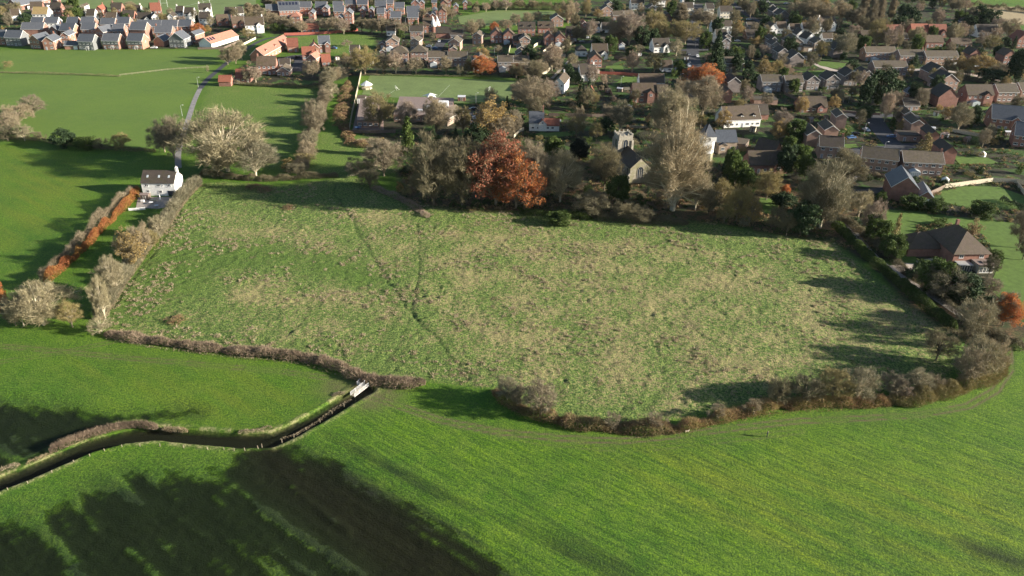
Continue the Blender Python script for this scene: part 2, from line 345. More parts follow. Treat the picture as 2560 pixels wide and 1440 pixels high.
TOWN = [[(560, 195), (640, 212), (800, 214), (880, 190), (1180, 186), (1290, 198), (1270, 250), (1160, 262), (1000, 262), (890, 250), (880, 320), (990, 395), (1000, 500), (1180, 524), (1450, 524), (1600, 536), (1750, 548), (1900, 578),
          (2080, 600), (2150, 650), (2250, 735), (2400, 838), (2560, 850), (2760, 850), (2900, 150), (2500, 60), (2420, 20), (2440, -60), (1440, -60), (1425, 70), (1300, 90), (1190, 80), (1150, 30), (900, 20), (690, 10), (640, 60), (690, 92), (870, 78), (940, 95), (930, 130), (800, 150), (640, 140)],
        [(-250, 118), (0, 112), (240, 124), (480, 122), (600, 118), (660, 92), (620, 45), (480, 35), (330, 30), (240, 18), (170, -10), (-300, -20)]]
WOODFLOOR = [[(1000, 430), (1180, 350), (1500, 400), (1780, 400), (1800, 560), (1600, 545), (1450, 530), (1180, 530), (1010, 505)], [(1800, 430), (2130, 470), (2180, 620), (2080, 605), (1900, 580), (1790, 550)], [(2230, 640), (2420, 700), (2520, 760), (2560, 860), (2400, 850), (2250, 750)]]
STRAWZ = [[(860, 500), (960, 520), (1030, 560), (1040, 700), (960, 650), (900, 570)], [(520, 540), (800, 560), (880, 640), (700, 620), (500, 590)], [(560, 700), (760, 690), (1000, 760), (900, 850), (650, 820), (540, 760)], [(1080, 560), (1700, 600), (2300, 760), (2350, 860), (1700, 1030), (1200, 950), (1060, 800)]]
YELLOW = [[(1500, 1120), (2000, 1130), (2560, 1180), (2600, 1460), (2100, 1460), (1700, 1300)], [(200, 900), (600, 925), (780, 980), (640, 1060), (430, 1060), (200, 960)], [(0, 360), (250, 420), (150, 560), (0, 620)]]
FARDRY = [[(2440, 15), (2560, 18), (3000, 60), (3000, 130), (2560, 62), (2420, 40)]]
RGH2 = [[(520, 215), (800, 215), (760, 300), (700, 420), (640, 420), (600, 300), (500, 290)], [(800, 330), (930, 345), (1000, 430), (870, 450), (760, 430)], [(680, 112), (700, 90), (930, 84), (940, 110), (880, 140), (700, 110)]]
def axis(segs):
    out = []
    for a, b, st in segs: out.append(np.arange(a, b, st))
    return np.concatenate(out + [np.array([segs[-1][1]])])
xs = axis([(-9000, -3000, 1500), (-3000, -700, 230), (-700, -190, 3.0), (-190, 190, 0.55), (190, 700, 3.0), (700, 3000, 230), (3000, 9000, 1500)])
ys = axis([(-600, 80, 20), (80, 330, 0.55), (330, 900, 2.2), (900, 3000, 150), (3000, 12000, 1500)])
WEDGE = [(600, 1118), (640, 1100), (705, 1098), (800, 1150), (900, 1200), (1010, 1262), (1130, 1345), (1300, 1470), (960, 1470), (860, 1370), (740, 1270), (640, 1190)]
MOW = [(920, 1000), (1500, 1110), (2000, 1075), (2600, 1000), (2700, 1600), (1000, 1600), (760, 1130)]
PALEZ = [(-500, 125), (560, 125), (520, 190), (470, 260), (430, 375), (200, 360), (-500, 335)]
X, Y = np.meshgrid(xs, ys); shp = X.shape; X = X.ravel(); Y = Y.ravel()
near = (np.abs(X) < 260) & (Y > 70) & (Y < 340)
zr = softpoly(X, Y, ROUGH, 1.2); zr = zr * (0.75 + 0.5 * fbm(X, Y, 6, 3, 1)); zr = np.clip(zr, 0, 1)
zr2 = sum(softpoly(X, Y, p, 2.5) for p in RGH2).clip(0, 1)
gre = softpoly(X, Y, GREENER, 6)
straw = sum(softpoly(X, Y, p, 7) for p in STRAWZ).clip(0, 1) * zr
town = sum(softpoly(X, Y, p, 1.5) for p in TOWN).clip(0, 1)
wood = sum(softpoly(X, Y, p, 2.5) for p in WOODFLOOR).clip(0, 1)
yel = sum(softpoly(X, Y, p, 9) for p in YELLOW).clip(0, 1) * 0.8
dry = sum(softpoly(X, Y, p, 3) for p in FARDRY).clip(0, 1)
path = np.zeros_like(X); dirt = np.zeros_like(X); Z = np.zeros_like(X); flood = np.zeros_like(X)
xn, yn = X[near], Y[near]
wig = (fbm(xn, yn, 5, 3, 3) - 0.5) * 3.2
pn = np.zeros_like(xn); Zn = np.zeros_like(xn); dn = np.zeros_like(xn)
zrn = zr[near]
tus = fbm(xn, yn, 1.5, 2, 2, 0.6); tus2 = fbm(xn + 31, yn, 5.5, 3, 5)
Zn += zrn * ((tus - 0.42) * 0.5 * (0.5 + 1.0 * tus2) + (fbm(xn, yn, 22, 2, 4) - .5) * 0.5)
Zn += (1 - zrn) * (fbm(xn, yn, 2.4, 3, 6) - 0.5) * 0.10
for P, wd, st in PATHS:
    d = dline(xn + wig * 0.6, yn + wig * 0.45, P); g = np.exp(-(d / (wd * .75)) ** 2) * st
    Zn = Zn * (1 - g * 0.7) - 0.24 * g; pn = np.maximum(pn, g)
# the ditch that carries the main path
# tracks: two ruts each
for P, half, st in ((TRACK, 0.85, 0.85), (TRACK2, 0.8, 0.6), ([(0, 905), (160, 880), (300, 850)], .8, .45), ([(950, 1000), (1150, 1065), (1350, 1105), (1560, 1125), (1750, 1108), (2000, 1078)], .8, .3)):
    d = dline(xn + wig * 0.12, yn, P); g = np.exp(-((d - half) / 0.3) ** 2) * st * (0.6 + 0.8 * (fbm(xn, yn, 7, 3, 1) > 0.42)); Zn -= 0.05 * g; dn = np.maximum(dn, g * 0.9)
    if st > 0.5: dn = np.maximum(dn, np.exp(-(d / 1.6) ** 2) * 0.16)
for (mx, my, r) in [(905, 985, 5), (845, 965, 5), (885, 962, 5), (960, 985, 5), (930, 1005, 4)]:
    cx, cy = G(mx, my); dn = np.maximum(dn, np.exp(-((xn - cx) ** 2 + (yn - cy) ** 2) / r ** 2) * (0.45 + 0.8 * (fbm(xn, yn, 1.5, 3, 2) - .3)))
wig2 = (fbm(xn + 9, yn, 2.2, 3, 5) - 0.5) * 2.6
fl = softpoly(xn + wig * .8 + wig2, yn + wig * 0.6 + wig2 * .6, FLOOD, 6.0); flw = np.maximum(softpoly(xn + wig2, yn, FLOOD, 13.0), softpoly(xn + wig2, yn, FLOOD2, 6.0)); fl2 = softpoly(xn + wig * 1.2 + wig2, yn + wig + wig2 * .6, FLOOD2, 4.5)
WL = -0.24
fld = np.maximum(fl, fl2)
wdg = softpoly(xn, yn, WEDGE, 5.0)
blot = 0.45 * (fbm(xn, yn, 3.0, 4, 3) - 0.5); blot2 = fbm(xn + 50, yn, 9, 3, 2) - .5
rid = np.zeros_like(xn)
for P, wd, hh in RIDGES:
    d = dline(xn + wig * 0.3 + wig2 * .25, yn + wig * 0.3, P); rid = np.maximum(rid, hh * np.exp(-(d / (wd * 1.25)) ** 2) * (0.55 + 0.8 * fbm(xn, yn, 4, 2, 6)))
(ax_, ay_), (bx_, by_) = G(540, 1187), G(900, 1428); ux_, uy_ = bx_ - ax_, by_ - ay_; ul = math.hypot(ux_, uy_); ux_, uy_ = ux_ / ul, uy_ / ul
along = xn * ux_ + yn * uy_; acr = xn * uy_ - yn * ux_
fur = fbm(acr, along / 9.0, 2.3, 3, 6) - 0.5
fine = fbm(xn, yn, 1.2, 2, 7) - .5
blot = blot + 0.75 * (fbm(acr + wig * .3, along / 5.0, 2.6, 3, 1) - 0.5)
puddle = softpoly(xn + wig2 * .4, yn + wig2 * .3, [(2390, 1345), (2470, 1366), (2560, 1392), (2620, 1430), (2540, 1425), (2440, 1392)], 1.6)
swale = softpoly(xn, yn, [(820, 1120), (960, 1150), (1250, 1260), (1560, 1380), (1700, 1450), (1200, 1460), (900, 1200)], 9)
fur2 = fbm(acr + 40, along / 14.0, 3.4, 2, 2)
furf = fbm(acr, along / 10.0, 0.8, 2, 4) - 0.5
Zn += (1 - zrn) * furf * 0.16 * (0.25 + 0.75 * softpoly(xn, yn, MOW, 6))
flz = WL - 0.19 - 0.10 * wdg + rid * 1.25 + blot * 0.34 + fur * 0.42 + furf * 0.22 + blot2 * .16 + fine * 0.26
Zn = Zn * (1 - fld) + fld * flz
# stream channel
ds = dline(xn + wig * 0.22, yn + wig * 0.1, STREAM); ch = np.clip((2.6 - ds) / 1.0, 0, 1); bank = np.exp(-((ds - 2.9) / 0.7) ** 2)
Zn = Zn * (1 - ch) + ch * (WL - 0.9); Zn += bank * 0.16 * (1 - ch)
# ditch in front of the garden hedges
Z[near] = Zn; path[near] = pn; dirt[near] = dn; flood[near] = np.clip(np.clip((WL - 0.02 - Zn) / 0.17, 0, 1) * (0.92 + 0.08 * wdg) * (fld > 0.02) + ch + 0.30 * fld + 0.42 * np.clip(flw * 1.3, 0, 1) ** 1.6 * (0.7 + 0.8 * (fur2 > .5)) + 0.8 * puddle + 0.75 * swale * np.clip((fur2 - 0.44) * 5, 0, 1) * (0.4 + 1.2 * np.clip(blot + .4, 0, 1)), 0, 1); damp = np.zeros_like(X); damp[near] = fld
bk = np.zeros_like(X); bk[near] = bank * (1 - ch) * np.clip((fbm(xn, yn, 2.5, 3, 1) - .42) * 5, 0, .8)
stripe = np.zeros_like(X); stripe[near] = np.clip(0.5 + fur * 2.2, 0, 1)
Z = Z * (1 - town)
ny, nx = shp; ii = np.arange(ny * nx).reshape(shp)
Fg = np.stack([ii[:-1, :-1], ii[:-1, 1:], ii[1:, 1:], ii[1:, :-1]], -1).reshape(-1, 4)
FUR_ANG = math.atan2(uy_, ux_)
def groundmat():
    m, t, b = newmat('ground'); p = wpos(t)
    a1 = t.nodes.new("ShaderNodeAttribute"); a1.attribute_name = "zone_a"; s1 = t.nodes.new("ShaderNodeSeparateColor"); t.links.new(a1.outputs['Color'], s1.inputs[0])
    a2 = t.nodes.new("ShaderNodeAttribute"); a2.attribute_name = "zone_b"; s2 = t.nodes.new("ShaderNodeSeparateColor"); t.links.new(a2.outputs['Color'], s2.inputs[0])
    a3 = t.nodes.new("ShaderNodeAttribute"); a3.attribute_name = "zone_c"; s3 = t.nodes.new("ShaderNodeSeparateColor"); t.links.new(a3.outputs['Color'], s3.inputs[0])
    a4 = t.nodes.new("ShaderNodeAttribute"); a4.attribute_name = "zone_d"; s4 = t.nodes.new("ShaderNodeSeparateColor"); t.links.new(a4.outputs['Color'], s4.inputs[0]); mow_, pale_, wdg_ = s4.outputs
    rough_, dirt_, straw_ = s1.outputs; town_, yel_, dry_ = s2.outputs; path_, wood_, stripe_ = s3.outputs
    bank_ = a1.outputs['Alpha']; fl_ = a2.outputs['Alpha']; gre_ = a3.outputs['Alpha']
    n1 = noise(t, p, 0.035, 4); n2 = noise(t, p, 0.22, 5, 0.6); n3 = noise(t, p, 1.3, 4, 0.65); n4 = noise(t, p, 2.6, 4, 0.7)
    mpg = t.nodes.new("ShaderNodeMapping"); mpg.vector_type = 'TEXTURE'; mpg.inputs['Rotation'].default_value = (0, 0, FUR_ANG); mpg.inputs['Scale'].default_value = (9.0, 0.85, 1.0); t.links.new(p, mpg.inputs['Vector'])
    nf = noise(t, mpg.outputs[0], 1.0, 4, 0.6)
    # pasture
    past = mix(t, ramp(t, n1, [(0.35, (0, 0, 0)), (0.65, (1, 1, 1))]), (0.046, 0.108, 0.016), (0.078, 0.148, 0.020))
    past = mix(t, ramp(t, n2, [(0.4, (0, 0, 0)), (0.7, (0.7,) * 3)]), past, (0.092, 0.150, 0.030))
    past = mix(t, mth(t, 'MULTIPLY', yel_, mth(t, 'MULTIPLY', stripe_, 0.85)), past, (0.112, 0.148, 0.026))
    past = mix(t, 1.0, past, ramp(t, n3, [(0.32, (0.62, 0.68, 0.7)), (0.5, (1, 1, 1)), (0.68, (1.4, 1.32, 1.1))]), 'MULTIPLY')
    past = mix(t, 1.0, past, ramp(t, n4, [(0.34, (0.58, 0.64, 0.66)), (0.66, (1.42, 1.34, 1.15))]), 'MULTIPLY')
    past = mix(t, mth(t, 'MULTIPLY', mow_, 0.75), past, mix(t, 1.0, past, ramp(t, nf, [(0.38, (0.58, 0.66, 0.7)), (0.5, (1, 1, 1)), (0.63, (1.42, 1.32, 1.1))]), 'MULTIPLY'))
    past = mix(t, mth(t, 'MULTIPLY', pale_, 0.38), past, (0.15, 0.20, 0.065))  # far-left pasture paler: distance haze put into the grass colour
    # rough field
    rgh = mix(t, ramp(t, n3, [(0.40, (0, 0, 0)), (0.58, (1, 1, 1))]), (0.048, 0.098, 0.026), (0.150, 0.212, 0.064))
    st = mth(t, 'ADD', mth(t, 'MULTIPLY', noise(t, p, 0.085, 4), 0.45), mth(t, 'MULTIPLY', noise(t, p, 0.95, 5, 0.75), 0.95))
    st = mth(t, 'ADD', st, mth(t, 'MULTIPLY', straw_, 0.10))
    rgh = mix(t, ramp(t, st, [(0.755, (0, 0, 0)), (0.85, (0.8,) * 3)]), rgh, (0.30, 0.26, 0.145))
    rgh = mix(t, ramp(t, mth(t, 'ADD', st, mth(t, 'MULTIPLY', noise(t, p, 2.2, 3), 0.25)), [(1.0, (0, 0, 0)), (1.1, (0.9,) * 3)]), rgh, (0.44, 0.35, 0.24))
    rgh = mix(t, ramp(t, noise(t, p, 0.3, 5, 0.7), [(0.57, (0, 0, 0)), (0.68, (0.6,) * 3)]), rgh, (0.17, 0.125, 0.08))
    rgh = mix(t, mth(t, 'MULTIPLY', gre_, 0.65), rgh, mix(t, n3, (0.045, 0.10, 0.02), (0.10, 0.17, 0.035)))
    rgh = mix(t, 1.0, rgh, ramp(t, n4, [(0.34, (0.45, 0.52, 0.52)), (0.66, (1.5, 1.4, 1.3))]), 'MULTIPLY')
    rgh = mix(t, mth(t, 'MULTIPLY', path_, 0.65), rgh, (0.03, 0.062, 0.016))
    c = mix(t, rough_, past, rgh)
    c = mix(t, mth(t, 'MULTIPLY', mth(t, 'SUBTRACT', 1.0, rough_), mth(t, 'MULTIPLY', path_, 0.5)), c, (0.03, 0.055, 0.015))
    # flooded grass: silt, plus the dark of deep water put into the colour
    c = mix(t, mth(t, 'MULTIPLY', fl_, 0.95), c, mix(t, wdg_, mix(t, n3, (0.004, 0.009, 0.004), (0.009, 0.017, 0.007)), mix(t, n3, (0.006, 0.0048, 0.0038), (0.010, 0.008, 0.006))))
    c = mix(t, bank_, c, mix(t, ramp(t, n3, [(0.42, (0, 0, 0)), (0.58, (1, 1, 1))]), (0.12, 0.15, 0.045), (0.36, 0.31, 0.18)))
    # town gardens: soil, leaf litter, beds, bits of lawn, darkened to stand for shade
    tw = mix(t, ramp(t, n2, [(0.4, (0, 0, 0)), (0.6, (1, 1, 1))]), (0.022, 0.028, 0.012), (0.048, 0.040, 0.026))
    tw = mix(t, ramp(t, noise(t, p, 0.11, 3), [(0.5, (0, 0, 0)), (0.56, (1, 1, 1))]), tw, (0.045, 0.085, 0.02))
    tw = mix(t, 1.0, tw, ramp(t, n3, [(0.3, (0.6,) * 3), (0.7, (1.4,) * 3)]), 'MULTIPLY')
    c = mix(t, town_, c, tw)
    lf = mix(t, ramp(t, n3, [(0.4, (0, 0, 0)), (0.6, (1, 1, 1))]), (0.045, 0.038, 0.02), (0.16, 0.10, 0.055))
    c = mix(t, wood_, c, mix(t, ramp(t, n2, [(0.45, (0, 0, 0)), (0.62, (1, 1, 1))]), lf, (0.035, 0.05, 0.018)))
    c = mix(t, dry_, c, (0.33, 0.27, 0.17))
    c = mix(t, dirt_, c, mix(t, n3, (0.075, 0.065, 0.036), (0.145, 0.12, 0.07)))
    hs_ = t.nodes.new('ShaderNodeHueSaturation'); hs_.inputs['Saturation'].default_value = 1.07; t.links.new(c, hs_.inputs['Color']); c = hs_.outputs[0]
    t.links.new(c, b.inputs['Base Color']); b.inputs['Roughness'].default_value = 0.9
    hsum = mth(t, 'ADD', mth(t, 'ADD', mth(t, 'MULTIPLY', n3, 0.55), mth(t, 'MULTIPLY', n4, 0.7)), mth(t, 'MULTIPLY', mth(t, 'MULTIPLY', nf, 0.5), mow_))
    hs = mth(t, 'MULTIPLY', hsum, mth(t, 'ADD', 0.45, mth(t, 'MULTIPLY', rough_, 1.25)))
    bump(t, b, hs, 0.9, 0.55)
    return m
M['ground'] = groundmat()
gm = np_mesh('ground', np.stack([X, Y, Z], -1), Fg, M['ground'], smooth=True)
def cattr(me, name, r, g, b, a):
    at = me.color_attributes.new(name, 'FLOAT_COLOR', 'POINT')
    at.data.foreach_set("color", np.stack([r, g, b, a], -1).astype(np.float32).ravel())
cattr(gm, 'zone_a', np.maximum(zr, zr2 * 0.55), dirt, straw, bk)
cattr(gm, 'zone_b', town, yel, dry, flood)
zd = np.zeros_like(X); zd[near] = wdg + ch
cattr(gm, 'zone_d', softpoly(X, Y, MOW, 6), softpoly(X, Y, PALEZ, 3), zd.clip(0, 1), X * 0)
cattr(gm, 'zone_c', path, wood, stripe, gre)
ground = link('ground', gm); tag(ground, kind='structure')
# ---------------------------------------------------------------- water: one sheet just under the grass
def watermat():
    m, t, b = newmat('flood_water'); p = wpos(t)
    c = ramp(t, noise(t, p, 0.06, 3), [(0.35, (0.014, 0.010, 0.008)), (0.7, (0.024, 0.017, 0.013))])
    t.links.new(c, b.inputs['Base Color']); b.inputs['Roughness'].default_value = 0.06
    b.inputs['Specular IOR Level'].default_value = 0.35
    bump(t, b, noise(t, p, 1.5, 2), 0.05, 0.02)
    tr = t.nodes.new("ShaderNodeBsdfTransparent"); tr.inputs[0].default_value = (0.80, 0.84, 0.74, 1)
    ms = t.nodes.new("ShaderNodeMixShader"); ms.inputs[0].default_value = 0.90
    out = [n for n in t.nodes if n.type == 'OUTPUT_MATERIAL'][0]
    t.links.new(b.outputs[0], ms.inputs[1]); t.links.new(tr.outputs[0], ms.inputs[2]); t.links.new(ms.outputs[0], out.inputs[0])
    return m
M['water'] = watermat()
def sheet(name, P, z, mat, world=False, kind='structure'):
    Q = P if world else [G(a, b) for a, b in P]
    mb = MB(); mb.face([(x, y, z) for x, y in Q]); me = mb.mesh(name, mat)
    if me.polygons and me.polygons[0].normal.z < 0: me.flip_normals()
    o = link(name, me); tag(o, kind=kind); return o
sheet('flood_water', [(-140, 70), (40, 70), (40, 118), (10, 128), (-36, 143), (-36, 166), (-140, 150)], WL, M['water'], world=True)
def ribbon(name, P, wid, z, mat, world=False, kind='structure', smoothn=2):
    Q = [Vector((*p, 0)) for p in (P if world else [G(a, b) for a, b in P])]
    for _ in range(smoothn):
        R = [Q[0]]
        for a, b in zip(Q[:-1], Q[1:]): R += [a * .75 + b * .25, a * .25 + b * .75]
        R.append(Q[-1]); Q = R
    mb = MB(); L = []
    for i, q in enumerate(Q):
        d = (Q[min(i + 1, len(Q) - 1)] - Q[max(i - 1, 0)]).normalized(); nrm = Vector((-d.y, d.x, 0)) * wid / 2
        L.append((q + nrm, q - nrm))
    for (a, b), (c, d) in zip(L[:-1], L[1:]): mb.face([(b.x, b.y, z), (d.x, d.y, z), (c.x, c.y, z), (a.x, a.y, z)])
    o = link(name, mb.mesh(name, mat)); tag(o, kind=kind); return o
# ================================================================ VEGETATION PROTOTYPES
def unit(v): return v / (np.linalg.norm(v, axis=-1, keepdims=True) + 1e-9)
def tri_twigs(P0, D, L, Wd, r):
    """thin triangles from P0 along D (n,3)"""
    n = len(P0); side = unit(np.cross(D, r.normal(size=(n, 3))))
    A = P0 - side * Wd[:, None] / 2; B = P0 + side * Wd[:, None] / 2; C = P0 + D * L[:, None]
    V = np.stack([A, B, C], 1).reshape(-1, 3); F = np.arange(3 * n).reshape(-1, 3); return V, F
def leaf_quads(P, size, r, flat=0.0):
    n = len(P); a = unit(r.normal(size=(n, 3)) * np.array([1, 1, 1 - flat])); b = unit(np.cross(a, r.normal(size=(n, 3))))
    s = (size * (0.6 + 0.8 * r.random(n)))[:, None] / 2
    V = np.stack([P - a * s, P + b * s * .7, P + a * s, P - b * s * .7], 1).reshape(-1, 3); F = np.arange(4 * n).reshape(-1, 4); return V, F
def tone_mesh(name, V, F, tone, mat):
    me = np_mesh(name, V, F, mat)
    at = me.attributes.new("tone", 'FLOAT', 'POINT'); at.data.foreach_set("value", np.ascontiguousarray(tone, dtype=np.float32)); return me
def curve_tube(mb, pts, ra, rb, n=5):
    for i in range(len(pts) - 1):
        t0, t1 = i / (len(pts) - 1), (i + 1) / (len(pts) - 1)
        mb.tube(pts[i], pts[i + 1], ra + (rb - ra) * t0, ra + (rb - ra) * t1, n, cap=(i == len(pts) - 2))
def tree_proto(H, R, ncl, ntw, seed, base=0.25, twl=1.6, tww=0.11, kind='bare', up=0.5, shape=1.0, leaf=0.45, nleaf=0, rough=0.25, limb=None):
    """returns crown mesh data (V,F,tone) and a trunk MB. H height, R crown radius"""
    r = np.random.default_rng(seed); cz = H * (base + (1 - base) * 0.5); rz = H * (1 - base) * 0.5
    # cluster ends in the crown volume, biased to the shell, lumpy envelope
    d = unit(r.normal(size=(ncl * 3, 3))); d = d[(d[:, 2] > -0.75)][:ncl]; n = len(d)
    lob = 1 + rough * np.sin(d[:, 0] * 4.1 + seed) * np.cos(d[:, 1] * 3.7 + seed * 2) + rough * 0.8 * (r.random(n) - 0.5)
    rad = (0.45 + 0.5 * r.random(n) ** 0.5) * lob
    wz = np.clip(1 - (np.clip(d[:, 2], 0, 1) ** 2) * (1 - shape), 0.2, 1)
    C = np.stack([d[:, 0] * R * rad * wz, d[:, 1] * R * rad * wz, cz + d[:, 2] * rz * rad * 1.02], -1)
    mb = MB(); top = Vector((0.02 * H * math.sin(seed), 0.02 * H * math.cos(seed), H * 0.72)); tr = limb or H * 0.018 + 0.05
    curve_tube(mb, [Vector((0, 0, -0.3)), Vector((0.01 * H * math.sin(seed * 3), 0, H * 0.25)), Vector((top.x * .5, top.y * .5, H * .5)), top], tr, tr * 0.25, 7)
    for i in range(n):
        if i % 2 and ncl > 60: continue
        c = Vector(C[i]); z0 = min(H * (base * 0.6 + 0.42 * r.random()), c.z * 0.85); q = Vector((top.x, top.y, 0)) * (z0 / H); p0 = Vector((q.x, q.y, z0))
        mid = p0.lerp(c, 0.5) + Vector((0, 0, H * 0.03)) + Vector(r.normal(size=3) * R * 0.05)
        curve_tube(mb, [p0, mid, c], tr * 0.36, tr * 0.10, 4)
    Vs = []; Fs = []; Ts = []; off = 0
    if kind in ('bare', 'both', 'birch'):
        k = np.repeat(np.arange(n), ntw); m = len(k)
        out = C[k] - np.array([0, 0, H * (base + 0.12)]); out = unit(out)
        D = unit(out * 0.75 + r.normal(size=(m, 3)) * 0.7 + np.array([0, 0, up * 0.6]))
        cr_ = (R * 0.13 + 0.25) * (0.7 + 0.7 * r.random(n))[k][:, None]
        P0 = C[k] + unit(r.normal(size=(m, 3))) * cr_ * r.random(m)[:, None] ** 0.5 * np.array([1, 1, 0.8]) - out * twl * 0.4
        L = twl * (0.5 + r.random(m)); Wd = tww * (0.55 + 0.9 * r.random(m))
        V, F = tri_twigs(P0, D, L, Wd, r); tn = np.repeat(np.clip(0.35 + 0.35 * r.random(m) + 0.2 * (r.random(n)[k] - .5), 0, 1), 3)
        Vs.append(V); Fs.append(F); Ts.append(tn); off += len(V)
    crown = (np.concatenate(Vs), np.concatenate(Fs), np.concatenate(Ts)) if Vs else None
    if nleaf:
        k = np.repeat(np.arange(n), nleaf); m = len(k); cr = R * 0.2 + 0.25
        P = C[k] + unit(r.normal(size=(m, 3))) * (cr * (0.3 + 0.75 * r.random(m) ** 0.5))[:, None] * np.array([1, 1, 0.75])
        V, F = leaf_quads(P, np.full(m, leaf), r); tn = np.repeat(np.clip(0.25 + 0.4 * r.random(m) + 0.35 * (r.random(n)[k] - .3), 0, 1), 4)
        leafd = (V, F, tn)
    else: leafd = None
    return crown, leafd, mb
def conifer_proto(H, R, seed, tiers=26, per=16, nleaf=16, taper=1.0, leaf=0.5, droop=0.25):
    r = np.random.default_rng(seed); P = []; mb = MB(); curve_tube(mb, [Vector((0, 0, -.3)), Vector((0, 0, H * .97))], H * .02 + .05, 0.03, 6)
    for i in range(tiers):
        f = i / (tiers - 1); z = H * (0.05 + 0.93 * f); rr = R * (1 - f) ** taper * (0.85 + 0.3 * r.random()) + 0.12
        for j in range(max(3, int(per * (1 - f * 0.7)))):
            a = r.random() * 6.283; L = rr * (0.7 + 0.45 * r.random())
            t = r.random(nleaf) ** 0.6
            p = np.stack([np.cos(a) * L * t, np.sin(a) * L * t, z - droop * L * t], -1) + r.normal(size=(nleaf, 3)) * (0.10 * R * 0.5 + 0.06)
            P.append(p)
    P = np.concatenate(P); V, F = leaf_quads(P, np.full(len(P), leaf), r, 0.3)
    rad = np.hypot(P[:, 0], P[:, 1]) / R; tn = np.repeat(np.clip(0.15 + 0.5 * r.random(len(P)) + 0.2 * rad, 0, 1), 4)
    return (V, F, tn), mb
PROTO = {}
EXTRA = {}
def add_proto(key, crown, mb, H, R, mat, barkm='bark'):
    cm = tone_mesh(key + '_crown', *crown[:2], crown[2], M[mat]) if crown else None
    PROTO[key] = (cm, mb.mesh(key + '_trunk', M[barkm]) if mb else None, H, R)
def build_protos():
    big = dict(ncl=180, ntw=70, twl=1.15, tww=0.075); med = dict(ncl=100, ntw=55, twl=1.0, tww=0.075); sml = dict(ncl=50, ntw=48, twl=.75, tww=0.065)
    for i, (mt, bk_) in enumerate((('f_pale', 'bark_pale'), ('f_brown', 'bark'), ('f_dark', 'bark_dark'), ('f_pink', 'bark_pale'), ('f_olive', 'bark'))):
        nm = mt[2:]
        for v in range(2 if i < 3 else 1):
            c, l, mb = tree_proto(16, 6.5, seed=11 + i * 7 + v, base=0.12, **big); add_proto(nm + '_big%d' % v, c, mb, 16, 6.5, mt, bk_)
            c, l, mb = tree_proto(11, 4.5, seed=31 + i * 7 + v, base=0.15, **med); add_proto(nm + '_med%d' % v, c, mb, 11, 4.5, mt, bk_)
        c, l, mb = tree_proto(6, 3, seed=51 + i * 7, base=0.02, up=0.8, **sml); add_proto(nm + '_small0', c, mb, 6, 3, mt, bk_)
    # the giant: pale limbs showing through a deep crown
    c, l, mb = tree_proto(30, 11, 420, 105, 5, base=0.04, twl=1.3, tww=0.085, rough=0.4, limb=1.0, up=0.3); add_proto('giant0', c, mb, 30, 11, 'f_giant', 'bark_pale')
    c, l, mb = tree_proto(30, 11, 380, 105, 6, base=0.1, twl=1.3, tww=0.085, rough=0.3, limb=0.8); add_proto('giantrear0', c, mb, 30, 11, 'f_pale', 'bark')
    for nm, mt, lf, nl, nc in (('red', 'f_red', 0.33, 115, 170), ('orange', 'f_orange', 0.33, 110, 150), ('gold', 'f_gold', 0.42, 60, 80)):
        c, l, mb = tree_proto(14, 5.5, nc, 0, 70 + nl, base=0.08, kind='leaf', nleaf=nl, leaf=lf, rough=0.35); add_proto(nm + '0', l, mb, 14, 5.5, mt)
        c2, l2, mb2 = tree_proto(14, 5.6, nc, 34, 70 + nl, base=0.08, twl=1.2, tww=.07, rough=0.35); EXTRA[nm + '0'] = tone_mesh(nm + '_twigs', *c2[:2], c2[2], M['f_brown'])
    for nm, mt, sh in (('green', 'f_green', 1), ('ever', 'f_ever', 0.8)):
        c, l, mb = tree_proto(9, 4.2, 90, 0, 90 + len(nm), base=0.0, kind='leaf', nleaf=70, leaf=0.5, rough=0.35, shape=sh); add_proto(nm + '0', l, mb, 9, 4.2, mt, 'bark_dark')
        c, l, mb = tree_proto(3, 1.8, 30, 0, 95 + len(nm), base=-0.2, kind='leaf', nleaf=34, leaf=0.34, rough=0.35, shape=sh); add_proto(nm + '_small0', l, mb, 3, 1.8, mt, 'bark_dark')
    for nm, mt in (('gold_small0', 'f_gold'), ('rust_small0', 'f_bramble')):
        c, l, mb = tree_proto(3, 1.8, 30, 0, 104, base=-0.2, kind='leaf', nleaf=30, leaf=0.3, rough=0.4); add_proto(nm, l, mb, 3, 1.8, mt, 'bark_dark')
    c, l, mb = tree_proto(14, 5, 260, 0, 99, base=0.0, kind='leaf', nleaf=100, leaf=0.5, rough=0.12, shape=.8); add_proto('yew0', l, mb, 14, 5, 'f_yew', 'bark_dark')
    c, mb = conifer_proto(18, 6.5, 3, 34, 20, 24, 0.85, 0.6); add_proto('cedar0', c, mb, 18, 6.5, 'f_ever', 'bark_dark')
    c, mb = conifer_proto(10, 2.6, 4, 24, 12, 12, 0.9, 0.42); add_proto('conifer0', c, mb, 10, 2.6, 'f_ever', 'bark_dark')
    c, mb = conifer_proto(12, 2.0, 5, 30, 14, 14, 0.45, 0.45, -0.5); add_proto('column0', c, mb, 12, 2.0, 'f_green', 'bark_dark')
    c, mb = conifer_proto(8, 3.2, 8, 20, 14, 14, 0.8, 0.34, 0.4); add_proto('brownfir0', c, mb, 8, 3.2, 'f_olive', 'bark_dark')
    c, l, mb = tree_proto(22, 3.0, 150, 90, 8, base=0.02, twl=1.8, tww=0.09, up=3.2, rough=.2); add_proto('poplar0', c, mb, 22, 3.0, 'f_brown', 'bark')
build_protos()
